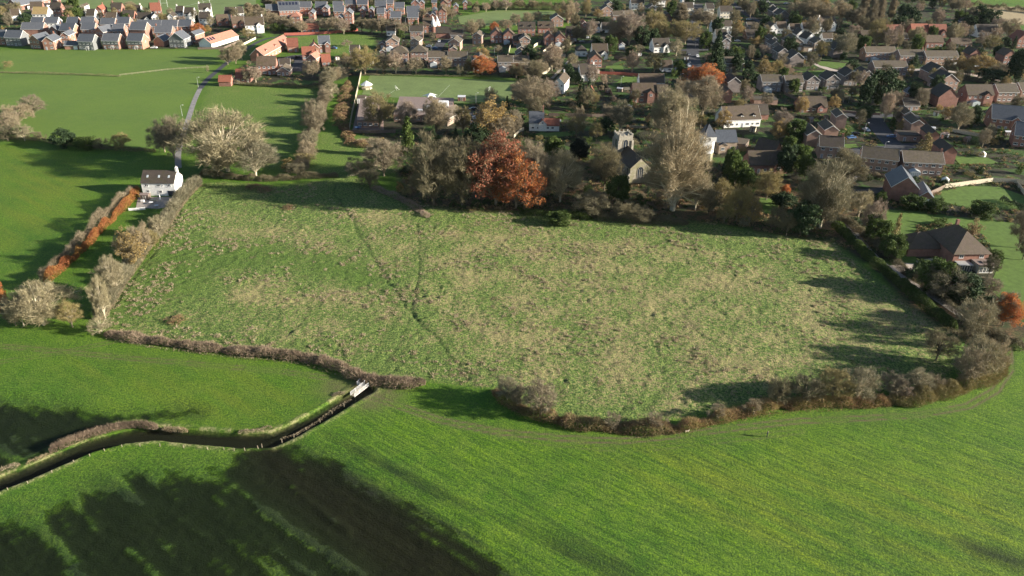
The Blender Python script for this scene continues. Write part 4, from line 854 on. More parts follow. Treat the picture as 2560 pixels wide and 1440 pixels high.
# ================================================================ HOUSES, read off the photograph
# x1 y1 x2 y2 depth style ridge storeys flags
HT = """
-26 112 15 113 8 ns x 2 -
17 115 56 116 8.5 cs x 2 u
78 121 103 123 9 ns y 2 -
111 125 138 125 9.5 ns y 2 k
157 110 175 110 9 ns y 2 k
163 124 196 124 5 ns x 1 nG
199 125 236 126 8.5 cs x 2 up
259 123 299 124 8.5 ns x 2 up
321 123 358 124 8.5 ns x 2 up
330 104 368 105 9 ns x 3 n
386 116 411 117 8 ns y 1.5 n
390 102 432 102 8 ns x 2 k
425 119 462 120 9 cs y 2 uk
476 107 491 108 9 ns y 2 k
530 120 597 99 9 wp x 1 S
58 93 112 93 8 ns x 2 n
128 94 147 95 8 ns y 2 k
153 96 187 97 8.5 ns x 2 -
207 94 240 94 8 ns x 2 -
243 98 262 101 8.5 ns y 2 -
284 97 312 97 8 ns x 2 -
82 78 111 78 7.5 ns x 2 -
117 77 148 77 7.5 ws x 2 -
171 77 197 77 7.5 ns x 2 k
206 78 238 78 8 ns x 2 -
255 80 290 80 7.5 ns x 2 n
297 78 326 78 8 ns x 2 k
345 86 405 86 8 ns x 2 -
407 86 446 86 8 ns x 2 -
448 85 480 85 8 ns x 2 -
85 54 122 54 9 wm x 2 k
31 52 52 51 8 wb x 1.5 -
128 42 154 42 9 rd x 2 k
80 38 110 37 8 rb x 2 -
206 34 214 34 8 wb y 2 -
218 52 238 52 8 wd x 1.5 -
242 43 258 43 9 rr y 2 k
281 40 306 40 8 rd x 2 k
267 61 292 61 8 wb x 1.5 g
310 61 338 61 8 rd x 2 -
329 41 352 41 8 wb x 1.5 k
345 61 379 61 8 wd x 1.5 g
380 45 405 44 9 rr x 2 k
422 61 436 61 8 wd y 2 -
383 62 400 61 8 wd y 2 -
442 50 460 50 8 wd x 2 k
463 54 486 54 8 wd x 2 g
500 43 530 42 8 wd x 2 gk
500 66 528 66 8 wd x 2 k
546 66 575 64 8 rb x 1.5 g
564 53 590 53 8 wd x 2 g
583 72 614 70 8 rb x 1.5 gk
616 84 662 82 10 wb x 2 gk
596 52 612 51 8 wd x 2 -
150 27 158 26 8 pr y 3 n
70 24 134 21 9 wb x 1 f
48 27 128 9 10 bs x 1.5 -
700 45 752 43 12 rs x 2 s
668 44 699 43 8 rs x 2 n
729 60 752 60 8 pr h 2 h
751 36 779 36 8 rs x 2 -
790 36 818 36 8 rs x 2 -
773 52 786 52 9 rs y 2 -
807 40 822 40 9 rs y 2 -
834 35 858 35 8 rs x 2 k
836 46 862 46 8 ns x 2 -
864 27 890 27 8 rs x 2 k
894 28 920 28 8 rs x 2 k
863 62 882 62 9 rs y 3 -
845 63 856 63 8 rs y 2 -
901 43 912 43 8 rs y 2 -
922 44 934 44 8 rs y 2 -
939 33 966 33 8 rs x 2 -
961 26 984 26 8 ns x 2 -
988 37 1011 37 8 ns x 2 -
953 48 967 48 8 rs y 2 -
970 47 981 47 8 rs y 2 -
944 52 962 52 8 ns x 2 -
978 62 1003 62 8 ns x 2 -
1018 48 1050 48 8 rs x 2 -
1020 62 1046 62 7 rs x 2 -
1029 26 1050 26 8 rs y 2 -
1048 25 1061 25 8 rs y 2 -
1032 13 1047 13 8 rs y 2 -
1080 23 1092 23 8 ns x 2 -
1082 43 1093 43 8 rs x 2 h
1063 56 1075 56 8 rs y 2 -
1076 57 1089 57 9 rs y 2 -
1097 57 1116 57 9 rb y 3 -
1102 35 1120 35 9 rb y 3 -
1134 34 1146 34 8 rs y 2 -
1158 25 1168 25 8 rs y 2 -
1108 18 1128 18 8 rs y 2 -
1058 82 1082 82 9 rb x 2 k
967 90 988 90 7 wb x 1.5 -
947 122 965 122 6 bb y 1 G
966 126 997 126 9 bb y 2 c
1026 99 1058 99 8 bd x 2 -
1026 124 1048 125 8 fb y 2 k
1090 96 1126 96 7 rd x 1.5 n
1126 97 1157 97 7 bd x 1 -
1121 127 1150 128 9 bb y 2 -
1125 133 1142 133 5 bb y 1 n
1181 110 1204 111 8 bb y 2 -
876 151 898 151 8 bd x 2 -
951 151 964 151 7 bb y 2 -
977 154 1022 154 9 bb h 2 h
1027 152 1069 152 9 bb h 2 h
1071 166 1119 166 8 bb x 2 c
1121 167 1168 167 8 bb x 2 k
1180 175 1219 175 9 bb y 2 c
661 154 727 117 8 pr x 1.5 d
720 131 747 130 8 rr x 1.5 -
645 188 692 187 9 rb x 2 k
693 190 724 190 8 bb y 1 -
701 178 727 177 7 bd x 1.5 n
770 169 792 170 8 pr y 2 k
757 151 790 150 7 rr x 1.5 g
777 135 799 134 7 pr y 1.5 k
799 132 827 131 9 bs x 2 g
806 166 828 165 7 rr x 1 -
590 206 626 206 7 rr x 1 -
548 216 578 216 5 rr x 1 n
1227 108 1256 108 8 rb y 2 -
1258 109 1287 109 8 rb y 2 kc
1296 91 1338 91 8 rd x 2 dk
1299 120 1325 120 9 bb y 2 -
1284 115 1310 115 7 rd x 1.5 -
1345 83 1384 83 8 rb x 1.5 dk
1362 114 1386 114 8 rb y 2 k
1388 115 1413 115 8 rb y 2 c
1416 103 1443 103 8 rd x 2 dG
1378 67 1408 67 9 bb y 2 -
1418 57 1430 57 8 pr y 2 k
1455 78 1466 78 8 pr y 2 -
1474 81 1500 80 8 wd x 1 g
1505 82 1530 82 8 wd x 1 g
1290 159 1315 159 8 bb y 2 -
1294 143 1312 143 8 bb y 2 -
1245 178 1283 178 8 gb x 2 c
1284 178 1322 178 8 gb x 2 k
1441 141 1466 141 8 wd h 1.5 h
1481 149 1519 149 10 wb x 1.5 g
1474 170 1504 170 9 rb y 2 -
1383 233 1410 235 13 wb y 2 k
1433 197 1469 196 8 rd x 1.5 n
1451 203 1489 202 9 wd x 1.5 gk
1474 244 1484 244 9 rr y 1.5 n
1655 63 1680 63 8 rd y 2 -
1618 38 1640 38 8 fb y 2 -
1577 25 1609 25 7 wd x 2 -
1632 18 1662 18 7 wd x 2 -
1705 12 1735 12 7 wd x 2 -
1504 41 1530 41 8 bb y 2 -
1515 28 1534 28 8 fb y 2 -
1532 51 1560 51 8 bb x 1.5 -
1561 51 1585 50 8 bb x 1.5 -
1634 132 1674 131 9 wd x 1.5 gd
1549 121 1561 121 8 fb y 1 c
1503 123 1531 123 9 bb x 1.5 g
1707 37 1732 37 8 cd x 2 -
1765 39 1783 39 8 cd x 2 -
1799 47 1830 47 8 cd x 2 -
1779 85 1828 85 7 wd x 2 -
1788 109 1815 109 7 wd x 2 -
1655 180 1680 180 7 wb x 1 -
1599 219 1660 219 8 wb x 1 -
1581 257 1640 257 8 rb x 2 g
1642 258 1668 258 7 rb x 2 -
1943 55 1971 55 9 gd y 2 -
1929 46 1950 46 9 gd y 2 -
1917 36 1938 36 9 gd y 2 -
1906 27 1926 27 9 gd y 2 -
1895 17 1915 17 9 gd y 2 -
1922 89 1942 89 9 wb y 2 -
1942 84 1965 84 8 wb x 1.5 -
1866 99 1919 99 9 bd x 1 -
1868 75 1890 75 7 fb x 1 -
2006 84 2046 84 7 wb x 1.5 -
2050 80 2088 78 9 wb x 2 gk
1975 83 2000 83 7 wb x 1 -
1990 100 2014 100 8 wd y 1.5 -
2014 111 2038 110 8 wd y 1.5 -
1965 126 2005 126 9 fb y 2 G
2033 129 2062 129 9 fb y 2 -
2008 129 2030 129 5 fb x 1 fGn
1923 120 1941 120 9 gd y 2 -
1926 133 1946 133 9 gd y 2 -
1943 153 1969 153 9 gd y 2 -
1972 168 2007 168 9 gd y 2 n
1803 124 1824 124 8 gd y 2 -
1807 112 1826 112 8 gd y 2 -
1811 181 1856 181 8 gb x 2 -
2081 144 2110 144 9 gd y 2 n
2056 105 2080 105 6 wb x 1 -
2161 153 2236 153 8 bb x 2 kc
2246 161 2308 161 8 bb x 2 k
2311 164 2391 164 8 bb x 2 kG
2182 191 2264 191 8 bb x 2 k
2313 119 2356 119 8 rb x 1.5 -
2378 120 2428 120 7 rb x 1 -
2216 93 2250 93 8 rr x 1.5 g
2278 93 2319 93 9 rr x 1.5 g
2323 94 2366 94 9 rr x 1.5 g
2441 93 2494 93 9 wd x 1.5 g
2409 75 2430 75 8 gd y 2 -
2151 113 2178 113 8 rb x 2 -
2234 109 2268 109 8 bb x 1.5 n
2540 119 2572 119 9 rr y 2 -
2421 151 2450 151 8 rb y 1.5 -
2506 161 2534 161 8 rb y 2 -
2321 206 2366 206 10 bd y 2 n
2344 227 2391 227 10 bd y 2 c
2413 263 2478 263 9 rb x 2 gc
2489 256 2540 256 9 bb x 2 -
2547 252 2585 252 9 bb x 2 -
2472 323 2552 330 11 bs x 2 g
2528 366 2610 376 10 bs x 2 g
2255 313 2278 314 9 bb y 2 n
2273 337 2302 338 9 bb y 2 n
2316 367 2341 368 9 rd y 2 n
2353 410 2384 411 10 rd y 2 nk
2252 436 2352 441 9 bb x 2 kc
2148 424 2238 434 9 bb x 2 -
2043 395 2102 400 8.5 bd x 2 k
2279 251 2310 251 8 bs y 1 -
2341 268 2390 268 9 rd y 2 n
2311 254 2345 254 7 rb x 1 -
2259 277 2296 277 8 bd x 1 -
2247 353 2298 355 7 bd x 1 f
1902 229 1951 229 8 gb x 2 c
1961 231 2005 231 8 gb x 2 -
2014 226 2045 226 9 gd y 2 -
2062 224 2095 224 9 gd y 2 -
2108 214 2141 214 9 gd y 2 -
2152 210 2177 210 9 gd y 2 -
1817 231 1850 231 9 gd y 2 n
1809 257 1828 257 9 rb y 2 n
1884 263 1943 263 6 bb x 1 fn
1999 281 2067 281 9 rb x 1 g
1809 320 1899 316 10 wb x 1.5 d
1864 299 1920 299 8 rd x 1 n
2086 320 2112 321 8 bb y 2 n
2057 354 2091 355 9 bb y 2 n
2013 367 2050 368 9 bb y 2 n
2051 372 2082 371 6 bb x 1 n
1872 434 1966 434 9 rb x 1.5 g
1884 388 1934 398 8 rd x 1 n
2222 500 2288 506 11 bs y 2 n
2292 508 2330 512 9 bs y 1 G
1822 372 1860 378 8 fb x 1 f
"""
FRAME = 0
for ln in HT.strip().splitlines():
    a = ln.split(); ax = 'x' if a[6] == 'h' else a[6]; fl = a[8].replace('-', '')
    house(float(a[0]), float(a[1]), float(a[2]), float(a[3]), float(a[4]), a[5], ax, float(a[7]) if a[7] == '1.5' else int(a[7]), fl)
# ---------------------------------------------------------------- the white three-storey farmhouse on the left
def farmhouse():
    A = Vector((*G(359, 489), 0)); B = Vector((*G(441, 490), 0)); d = B - A; L = d.length; rz = math.atan2(d.y, d.x); n = Vector((-d.y, d.x, 0)).normalized(); D = 8.6
    C = (A + B) / 2 + n * D / 2; root = link('white_farmhouse', None, loc=C, rz=rz); W_, R_ = MB(), MB()
    zt = gable(W_, R_, None, 0, 0, L, D, 5.3, math.radians(38), 'x', ov=.3, ovg=.2); fr = -D / 2
    link('wall', W_.mesh('wall', M['render_white']), root); ro = link('roof', R_.mesh('roof', M['tile_dark']), root)
    mb = MB(); mb.hull8([(L/2, -.9, 0), (L/2 + .7, -.9, 0), (L/2 + .7, .9, 0), (L/2, .9, 0), (L/2, -.55, 6.5), (L/2 + .6, -.55, 6.5), (L/2 + .6, .55, 6.5), (L/2, .55, 6.5)]); mb.box(L/2 - .25, L/2 + .55, -.5, .5, 6.5, zt + 1.5); mb.tube((L/2 + .15, 0, zt + 1.5), (L/2 + .15, 0, zt + 2.0), .16, .13)
    link('chimney', mb.mesh('chimney', M['render_white']), root)
    for x, z, w_, h_ in ((-4.6, 4.2, 1.3, 1.0), (.3, 4.2, 1.7, 1.0), (1.9, 4.25, .5, .7), (4.4, 4.2, 1.7, 1.0), (-4.4, 1.8, 1.1, 1.0), (.5, 1.7, 1.6, 1.2)): window(root, x * L / 13.4, fr - .002, z, 0, w_, h_, True)
    g_ = MB(); g_.box(-1.3, 1.3, -.04, .02, .05, 2.15); link('patio_door', g_.mesh('patio_door', M['glass']), root, (4.9 * L / 13.4, fr - .01, 0))
    for x in (-4.2, .2, 4.0):
        mb = MB(); p = math.radians(38); s = 3.3; mb.hull8([(x - .35, -(s) * math.cos(p), zt - s * math.sin(p) + .12), (x + .35, -s * math.cos(p), zt - s * math.sin(p) + .12), (x + .35, -(s - 1.1) * math.cos(p), zt - (s - 1.1) * math.sin(p) + .12), (x - .35, -(s - 1.1) * math.cos(p), zt - (s - 1.1) * math.sin(p) + .12)] + [(a, b - .06, c + .1) for a, b, c in [(x - .35, -(s) * math.cos(p), zt - s * math.sin(p) + .12), (x + .35, -s * math.cos(p), zt - s * math.sin(p) + .12), (x + .35, -(s - 1.1) * math.cos(p), zt - (s - 1.1) * math.sin(p) + .12), (x - .35, -(s - 1.1) * math.cos(p), zt - (s - 1.1) * math.sin(p) + .12)]])
        link('rooflight', mb.mesh('rooflight', M['glass_pale']), ro)
    tag(root, 'white farmhouse with dark brown roof, three rooflights and big gable chimney', 'house'); HOUSEPOS.append((C.x, C.y, 8))
farmhouse()
# ---------------------------------------------------------------- church
def church():
    A = Vector((*G(1573, 459), 0)); rz = math.radians(14)
    root = link('church', None, loc=A, rz=rz); W_, R_ = MB(), MB(); Wd, L, h = 8.8, 16.0, 6.5
    zt = gable(W_, R_, None, Wd / 2, L / 2, L, Wd, h, math.radians(42), 'y', ov=.3, ovg=.15)
    link('nave', W_.mesh('nave', M['stone']), root); link('roof', R_.mesh('roof', M['tile_dark']), root)
    def gothic(par, x, y, z, rzz, w_, h_, lights):
        o = MB(); p = MB(); n = 10
        def arch(k, e): a = math.pi * k / n; return ((w_ / 2 + e) * math.cos(a), z + h_ * .5 + (h_ * .5 + e) * math.sin(a) ** 0.85)
        out = [(w_/2 + .2, z - h_/2 - .15)] + [arch(k, .2) for k in range(n + 1)] + [(-w_/2 - .2, z - h_/2 - .15)]; inn = [(w_/2, z - h_/2)] + [arch(k, 0) for k in range(n + 1)] + [(-w_/2, z - h_/2)]
        for i in range(len(out) - 1): o.face([(out[i][0], -.12, out[i][1]), (inn[i][0], -.12, inn[i][1]), (inn[i + 1][0], -.12, inn[i + 1][1]), (out[i + 1][0], -.12, out[i + 1][1])]); o.face([(out[i + 1][0], -.12, out[i + 1][1]), (out[i + 1][0], .05, out[i + 1][1]), (out[i][0], .05, out[i][1]), (out[i][0], -.12, out[i][1])])
        for i in range(1, lights): x_ = -w_/2 + w_ * i / lights; o.box(x_ - .09, x_ + .09, -.1, .04, z - h_/2, z + h_ * .72)
        p.face([(a, -.03, b) for a, b in reversed(inn)])
        f = link('window', o.mesh('window_frame', M['stone_pale']), par, (x, y, 0), rzz); link('pane', p.mesh('pane', M['glass']), f)
    gothic(root, Wd / 2, -.005, 3.6, 0, 2.4, 3.2, 3)
    for y in (2.8, 7.8, 12.8): gothic(root, -.005, y, 3.2, -math.pi/2, 1.5, 2.6, 2)
    for y in (.2, 5.5, 10.5, 16):
        b_ = MB(); b_.box(-.9, 0.0, y - .35, y + .35, 0, 3.6); b_.hull8([(-.9, y - .35, 3.6), (0, y - .35, 3.6), (0, y + .35, 3.6), (-.9, y + .35, 3.6), (-.1, y - .35, 4.6), (0, y - .35, 4.6), (0, y + .35, 4.6), (-.1, y + .35, 4.6)]); link('buttress', b_.mesh('buttress', M['stone_pale']), root)
    T = MB(); s = 6.0; x0 = 0.3; y0 = L - .6; th = 14.6; T.box(x0, x0 + s, y0, y0 + s, 0, th)
    for (a, b) in ((x0, y0), (x0 + s, y0), (x0, y0 + s), (x0 + s, y0 + s)): T.box(a - .45, a + .45, b - .45, b + .45, -.01, th - 1.6)
    T.box(x0 - .15, x0 + s + .15, y0 - .15, y0 + s + .15, th - 1.2, th - .9)
    tw = link('tower', T.mesh('tower', M['stone_pale']), root); P_ = MB()
    for i in range(7):
        u = i * s / 6.5
        if i % 2 == 0: P_.box(x0 + u - .02, x0 + u + .55, y0 - .12, y0 + .25, th, th + 1.3); P_.box(x0 + u - .02, x0 + u + .55, y0 + s - .25, y0 + s + .12, th, th + 1.3); P_.box(x0 - .12, x0 + .25, y0 + u + .3, y0 + u + .85, th, th + 1.28); P_.box(x0 + s - .25, x0 + s + .12, y0 + u + .3, y0 + u + .85, th, th + 1.28)
    for (q0, q1, q2, q3) in ((x0 - .1, x0 + s + .1, y0 - .1, y0 + .22), (x0 - .1, x0 + s + .1, y0 + s - .22, y0 + s + .1), (x0 - .09, x0 + .2, y0 + .22, y0 + s - .22), (x0 + s - .2, x0 + s + .09, y0 + .22, y0 + s - .22)): P_.box(q0, q1, q2, q3, th + .003, th + .6)
    link('battlement', P_.mesh('battlement', M['stone_pale']), tw); gothic(root, x0 + s / 2, y0 - .01, 10.6, 0, 2.0, 2.8, 2); gothic(root, x0 - .01, y0 + s / 2, 10.6, -math.pi/2, 1.9, 2.4, 2)
    tag(root, 'stone church with battlemented square tower, dark roof and traceried end window', 'church'); HOUSEPOS.append((A.x + 4, A.y + 10, 12))
church()
# ---------------------------------------------------------------- white weatherboarded tower house with its slate hall
def towerhouse():
    A = Vector((*G(1752, 404), 0)); B = Vector((*G(1783, 404), 0)); L = (B - A).length
    root = link('white_tower_house', None, loc=A, rz=math.radians(4)); W_, R_, B_ = MB(), MB(), MB(); D = 6.4; h = 11.2; c = 1.5
    ring = [(0, 0), (L - c, 0), (L, c), (L, D), (0, D)]
    for i in range(5): a, b = ring[i], ring[(i + 1) % 5]; B_.face([(a[0], a[1], 0), (b[0], b[1], 0), (b[0], b[1], 3.6), (a[0], a[1], 3.6)]); W_.face([(a[0], a[1], 3.6), (b[0], b[1], 3.6), (b[0], b[1], h), (a[0], a[1], h)])
    W_.box(-.15, L + .12, -.15, D + .1, h - 2.2, h + .003); apex = (L * .45, D * .35, h + 1.6)
    for a, b in (((-.3, -.3), (L + .3, -.3)), ((L + .3, -.3), (L + .3, D + .3)), ((L + .3, D + .3), (-.3, D + .3)), ((-.3, D + .3), (-.3, -.3))): R_.face([(a[0], a[1], h), (b[0], b[1], h), (L * .5 + .4 * (b[0] > L) - .4 * (b[0] < 0), D * .8, h + 4.4)])
    link('base', B_.mesh('base', M['stone']), root); link('weatherboard', W_.mesh('weatherboard', M['render_white']), root); link('roof', R_.mesh('roof', M['slate_new']), root)
    for x, z in ((L * .5, h - 1.1), (L * .35, 5.4)): window(root, x, -.16, z, 0, .9, 1.3, True)
    for z in (8.1, 6.6, 5.0): window(root, L - c * .5 + .01, c * .5 - .01, z, math.pi / 4, .8, .8, True)
    tag(root, 'tall narrow white weatherboarded tower house with pointed slate roof', 'tower')
    A2 = Vector((*G(1789, 384), 0)); r2 = link('stone_hall', None, loc=A2, rz=math.radians(3)); W2, R2 = MB(), MB(); gable(W2, R2, None, 4.6, 5, 9.2, 10, 5.4, math.radians(38), 'x', ov=.3); gable(W2, R2, None, 2.6, 1.1, 4.5, 3.6, 4.2, math.radians(30), 'y', ov=.2)
    link('wall', W2.mesh('wall', M['brick_buff']), r2); link('roof', R2.mesh('roof', M['slate']), r2); window(r2, 2.6, -1.16, 2.6, 0, 1.6, 1.2, True); window(r2, 7, -.01, 2.6, 0, 1.4, 1.2, True); window(r2, 9.21, 5, 3.6, math.pi/2, 1.2, 1.2, True)
    tag(r2, 'buff walled hall with long slate roof behind the white tower house', 'hall')
    for q in (A, A2): HOUSEPOS.append((q.x + 4, q.y + 4, 6))
towerhouse()
# ---------------------------------------------------------------- white cottage with red chimney in the churchyard gap
def cottage():
    A = Vector((*G(1323, 327), 0)); B = Vector((*G(1397, 326), 0)); L = (B - A).length; root = link('white_cottage', None, loc=A); W_, R_, R2 = MB(), MB(), MB()
    gable(W_, R_, None, L * .24, 4.4, L * .48, 8.8, 4.0, math.radians(44), 'x', ov=.3); gable(W_, R2, None, L * .72, 3.0, L * .56, 6, 2.8, math.radians(40), 'x', ov=.3); gable(W_, R2, None, L * .44, 2.6, 5.8, 4.0, 3.5, math.radians(46), 'y', ov=.2)
    link('wall', W_.mesh('wall', M['render_white']), root); ro = link('roof', R_.mesh('roof', M['slate']), root); link('roof', R2.mesh('roof', M['tile_red']), root)
    mb = MB(); mb.box(L * .46 - .3, L * .46 + .3, 4, 5.6, 3, 11); link('chimney', mb.mesh('chimney', M['brick_orange']), ro)
    for x in (.12, .3, .62, .78): window(root, L * x, -.003, 1.6, 0, 1.2, 1.0, True)
    window(root, L * .44, -.31, 4.0, 0, .9, 1.0, True)
    tag(root, 'white cottage with dark and red roofs and a tall red chimney', 'cottage'); HOUSEPOS.append((A.x + 6, A.y + 4, 8))
cottage()
# ---------------------------------------------------------------- red brick hipped house on the right
def hiphouse():
    A = Vector((*G(2376, 668), 0)); B = Vector((*G(2464, 668), 0)); L = (B - A).length; root = link('hipped_house', None, loc=A, rz=math.radians(3)); W_, R_ = MB(), MB()
    zt = hip(W_, R_, L / 2, 8.5, L, 17, 5.0, math.radians(40), .6); link('wall', W_.mesh('wall', M['brick_red']), root); ro = link('roof', R_.mesh('roof', M['tile_brown']), root)
    W2, R2 = MB(), MB(); hip(W2, R2, -5.0, 12.5, 11.5, 9, 3.2, math.radians(38), .6); link('wing', W2.mesh('wing', M['brick_red']), root); link('wing_roof', R2.mesh('wing_roof', M['tile_brown']), root)
    c_ = MB(); c_.box(L * .45, L * .45 + .9, 11.2, 12.1, 5, zt + 1.5); link('chimney', c_.mesh('chimney', M['brick_red']), ro)
    for x in (.22, .8): window(root, L * x, -.003, 3.9, 0, 1.5, 1.1, True)
    g_ = MB(); f_ = MB(); g_.box(.8, 5.2, -3.2, -.01, .02, 2.2)
    for i in range(6): f_.box(.75 + i * .88, .85 + i * .88, -3.26, -3.15, 0, 2.3)
    f_.box(.7, 5.3, -3.3, -.02, 2.2, 2.36); cv = link('glass_lean_to', f_.mesh('glass_lean_to', M['metal']), root); link('pane', g_.mesh('pane', M['glass']), cv)
    e_, k_ = MB(), MB(); e_.box(6.4, 11.6, -4.6, -.02, 0, 2.7); k_.box(6.2, 11.8, -4.8, -.01, 2.7, 2.95); k_.box(8.2, 10, -3.4, -1.6, 2.95, 3.25); ex = link('extension', e_.mesh('extension', M['wood_pale']), root); link('flat_roof', k_.mesh('flat_roof', M['flat_brown']), ex)
    for i in range(4): window(root, 7.3 + i * 1.15, -4.605, 1.3, 0, 1.0, 2.0, True)
    tag(root, 'big red brick house with steep brown hipped roof and glass garden room', 'house'); HOUSEPOS.append((A.x + 4, A.y + 8, 12))
hiphouse()
# ---------------------------------------------------------------- oast house cones, school, gazebo, canopy
def oast():
    for i, (px, py) in enumerate(((1084, 81), (1094, 79))):
        x, y = G(px, py); o = link('oast_kiln', None, loc=(x, y, 0)); b = MB(); b.tube((0, 0, 0), (0, 0, 4.6), 2.3, 2.3, 20); k = MB(); k.tube((0, 0, 4.6), (0, 0, 10), 2.45, .45, 20); c = MB(); c.tube((0, 0, 10), (-.5, 0, 11.6), .45, .2, 10)
        link('drum', b.mesh('drum', M['brick_red']), o); link('cone', k.mesh('cone', M['render_white'], True), o); link('cowl', c.mesh('cowl', M['white']), o)
        tag(o, ('left' if i == 0 else 'right') + ' one of the two white cone roofed oast kilns', 'oast kiln', 'oast kilns')
oast()
def school():
    def blk(P, h, mat, z0=0):
        Q = [G(a, b) for a, b in P]; c0 = Q[0]; q = [(x - c0[0], y - c0[1]) for x, y in Q]; m = MB(); m.hull8([(x, y, z0) for x, y in q] + [(x, y, h) for x, y in q]); return m, c0
    r, c0 = blk([(893, 318), (948, 318), (948, 262), (902, 262)], 3.2, 0); root = link('school_wing', None, loc=(c0[0], c0[1], 0)); link('wall', r.mesh('wall', M['brick_pink']), root); r2, _ = blk([(893, 318), (948, 318), (948, 262), (902, 262)], 3.5, 0, 3.2); link('flat_roof', r2.mesh('flat_roof', M['flat_brown']), root)
    for i in range(4): window(root, 1.5 + 2.6 * i, -.02, 1.6, 0, 1.8, 1.3, True)
    tag(root, 'flat brown roofed school wing beside the pale boundary fence', 'school wing')
    P = [(985, 304), (1128, 306), (1135, 262), (1000, 258)]
    r, c0 = blk(P, 3.4, 0); root = link('school_building', None, loc=(c0[0], c0[1], 0)); link('wall', r.mesh('wall', M['brick_pink']), root); r2, _ = blk(P, 3.7, 0, 3.4); link('flat_roof', r2.mesh('flat_roof', M['flat_brown']), root)
    for i, (x, y, w_, d_, h_) in enumerate(((21, 14, 5, 4, 2.4), (9, 6, 4.6, 2.2, .6), (3, 9, 1.2, 5, .5), (15, 11, 1.6, 5, .5))):
        m = MB(); m.box(x, x + w_, y, y + d_, 3.7, 3.7 + h_); link('plant_room' if i == 0 else 'rooflight', m.mesh('roof_box', M['flat_pale'] if i else M['white']), root)
    for i in range(7): window(root, 1.8 + 3.4 * i, -.02, 1.7, 0, 2.2, 1.4, True)
    tag(root, 'long flat roofed school with white plant room on its roof', 'school'); 
    for a in ((915, 295), (1010, 285), (1040, 285), (1075, 285), (1105, 285)): HOUSEPOS.append((*G(*a), 6))
    house(1119, 316, 1156, 296, 7, 'fb', 'x', 1.5, 'n', label='tan walled school annexe with pale sloping roof')
    # white garage
    house(893, 259, 913, 259, 5, 'wb', 'x', 1, 'fGn', label='small white flat roofed garage beside the football field')
    x, y = G(917, 222); o = link('gazebo', None, loc=(x, y, 0)); rf = MB(); rf.tube((0, 0, 2.4), (0, 0, 4.6), 3.6, .1, 8); wl = MB(); wl.tube((0, 0, 0), (0, 0, 1.0), 2.9, 2.9, 8); ps = MB()
    for i in range(8): a = i * math.pi / 4; ps.tube((3 * math.cos(a), 3 * math.sin(a), 0), (3 * math.cos(a), 3 * math.sin(a), 2.5), .1, .1, 6)
    link('roof', rf.mesh('roof', M['canvas']), o); link('wall', wl.mesh('wall', M['wood_pale']), o); link('post', ps.mesh('post', M['wood_pale']), o); tag(o, 'octagonal gazebo with pale pointed roof at the corner of the football field', 'gazebo')
    x, y = G(1076, 250); o = link('star_canopy', None, loc=(x, y, 0)); c_ = MB(); ring = []
    for i in range(10): a = i * math.pi / 5; r_ = 4.6 if i % 2 else 2.2; ring.append((r_ * math.cos(a), r_ * math.sin(a), 2.1 if i % 2 else 2.9))
    for i in range(10): c_.face([(0, 0, 3.9), ring[i], ring[(i + 1) % 10]])
    link('canopy', c_.mesh('canopy', M['white']), o); p_ = MB(); p_.tube((0, 0, 0), (0, 0, 3.9), .08, .08, 6); [p_.tube((ring[i][0], ring[i][1], 0), ring[i], .04, .04, 5) for i in range(1, 10, 2)]; link('pole', p_.mesh('pole', M['metal']), o); tag(o, 'white star shaped canopy at the edge of the football field', 'canopy')
    shed(1154, 253, 4, 3, 2.2, 'brick_red', 'flat_pale', 'small red shed with grey roof on the football field edge')
    # long white-walled pavilion with red roof, red fence
    house(757, 83, 798, 82, 6, 'rr', 'x', 1, '', label='red roofed pavilion with white front beside the long red fence', name='pavilion')
school()
# ================================================================ ROADS, LAWNS
ribbon('lane', [(446, 420), (444, 385), (452, 355), (470, 300), (486, 250), (500, 222)], 2.6, 0.03, M['lane'])
ribbon('lane', [(500, 222), (520, 196), (545, 176), (575, 150), (605, 130), (640, 106), (680, 92), (800, 86)], 3.2, 0.035, M['tarmac'])
ribbon('road', [(2178, 285), (2190, 305), (2205, 330), (2240, 370), (2290, 400)], 9, 0.03, M['tarmac'])
ribbon('road', [(2090, 288), (2150, 287), (2178, 287), (2300, 292)], 6, 0.034, M['tarmac'])
ribbon('road', [(2130, 382), (2170, 372), (2220, 372), (2260, 366), (2330, 360)], 7, 0.038, M['tarmac'])
ribbon('road', [(2080, 470), (2130, 452), (2150, 420)], 4, 0.036, M['paving'])
ribbon('road', [(1745, 10), (1735, 90), (1730, 130), (1738, 165), (1735, 200), (1728, 250)], 8.5, 0.03, M['tarmac'])
ribbon('road', [(1560, 128), (1680, 126), (1760, 124), (1800, 125)], 5, 0.034, M['tarmac'])
ribbon('road', [(1830, 5), (1870, 40), (1912, 60)], 6, 0.03, M['tarmac'])
ribbon('road', [(2008, 140), (2035, 155), (2060, 170), (2110, 182), (2180, 184), (2300, 172), (2400, 180), (2560, 215)], 5.5, 0.03, M['pave_pale'])
ribbon('road', [(1090, 128), (1098, 112), (1110, 100), (1160, 98)], 7, 0.03, M['tarmac'])
ribbon('road', [(1490, 100), (1475, 110), (1440, 112)], 7, 0.03, M['tarmac'])
ribbon('footpath', [(1380, 196), (1405, 170), (1425, 150), (1450, 130)], 2.0, 0.03, M['paving'])
ribbon('road', [(700, 155), (735, 142), (760, 140), (752, 165), (735, 178)], 10, 0.03, M['tarmac'])
ribbon('driveway', [(2050, 486), (2110, 480), (2190, 478), (2230, 470)], 5, 0.03, M['tarmac'])
ribbon('driveway', [(2225, 675), (2280, 665), (2330, 655), (2380, 650)], 5, 0.03, M['pave_pale'])
ribbon('track', [(2120, 560), (2180, 640), (2250, 690), (2300, 720), (2420, 800), (2480, 850)], 2.6, 0.05, M['paving'])
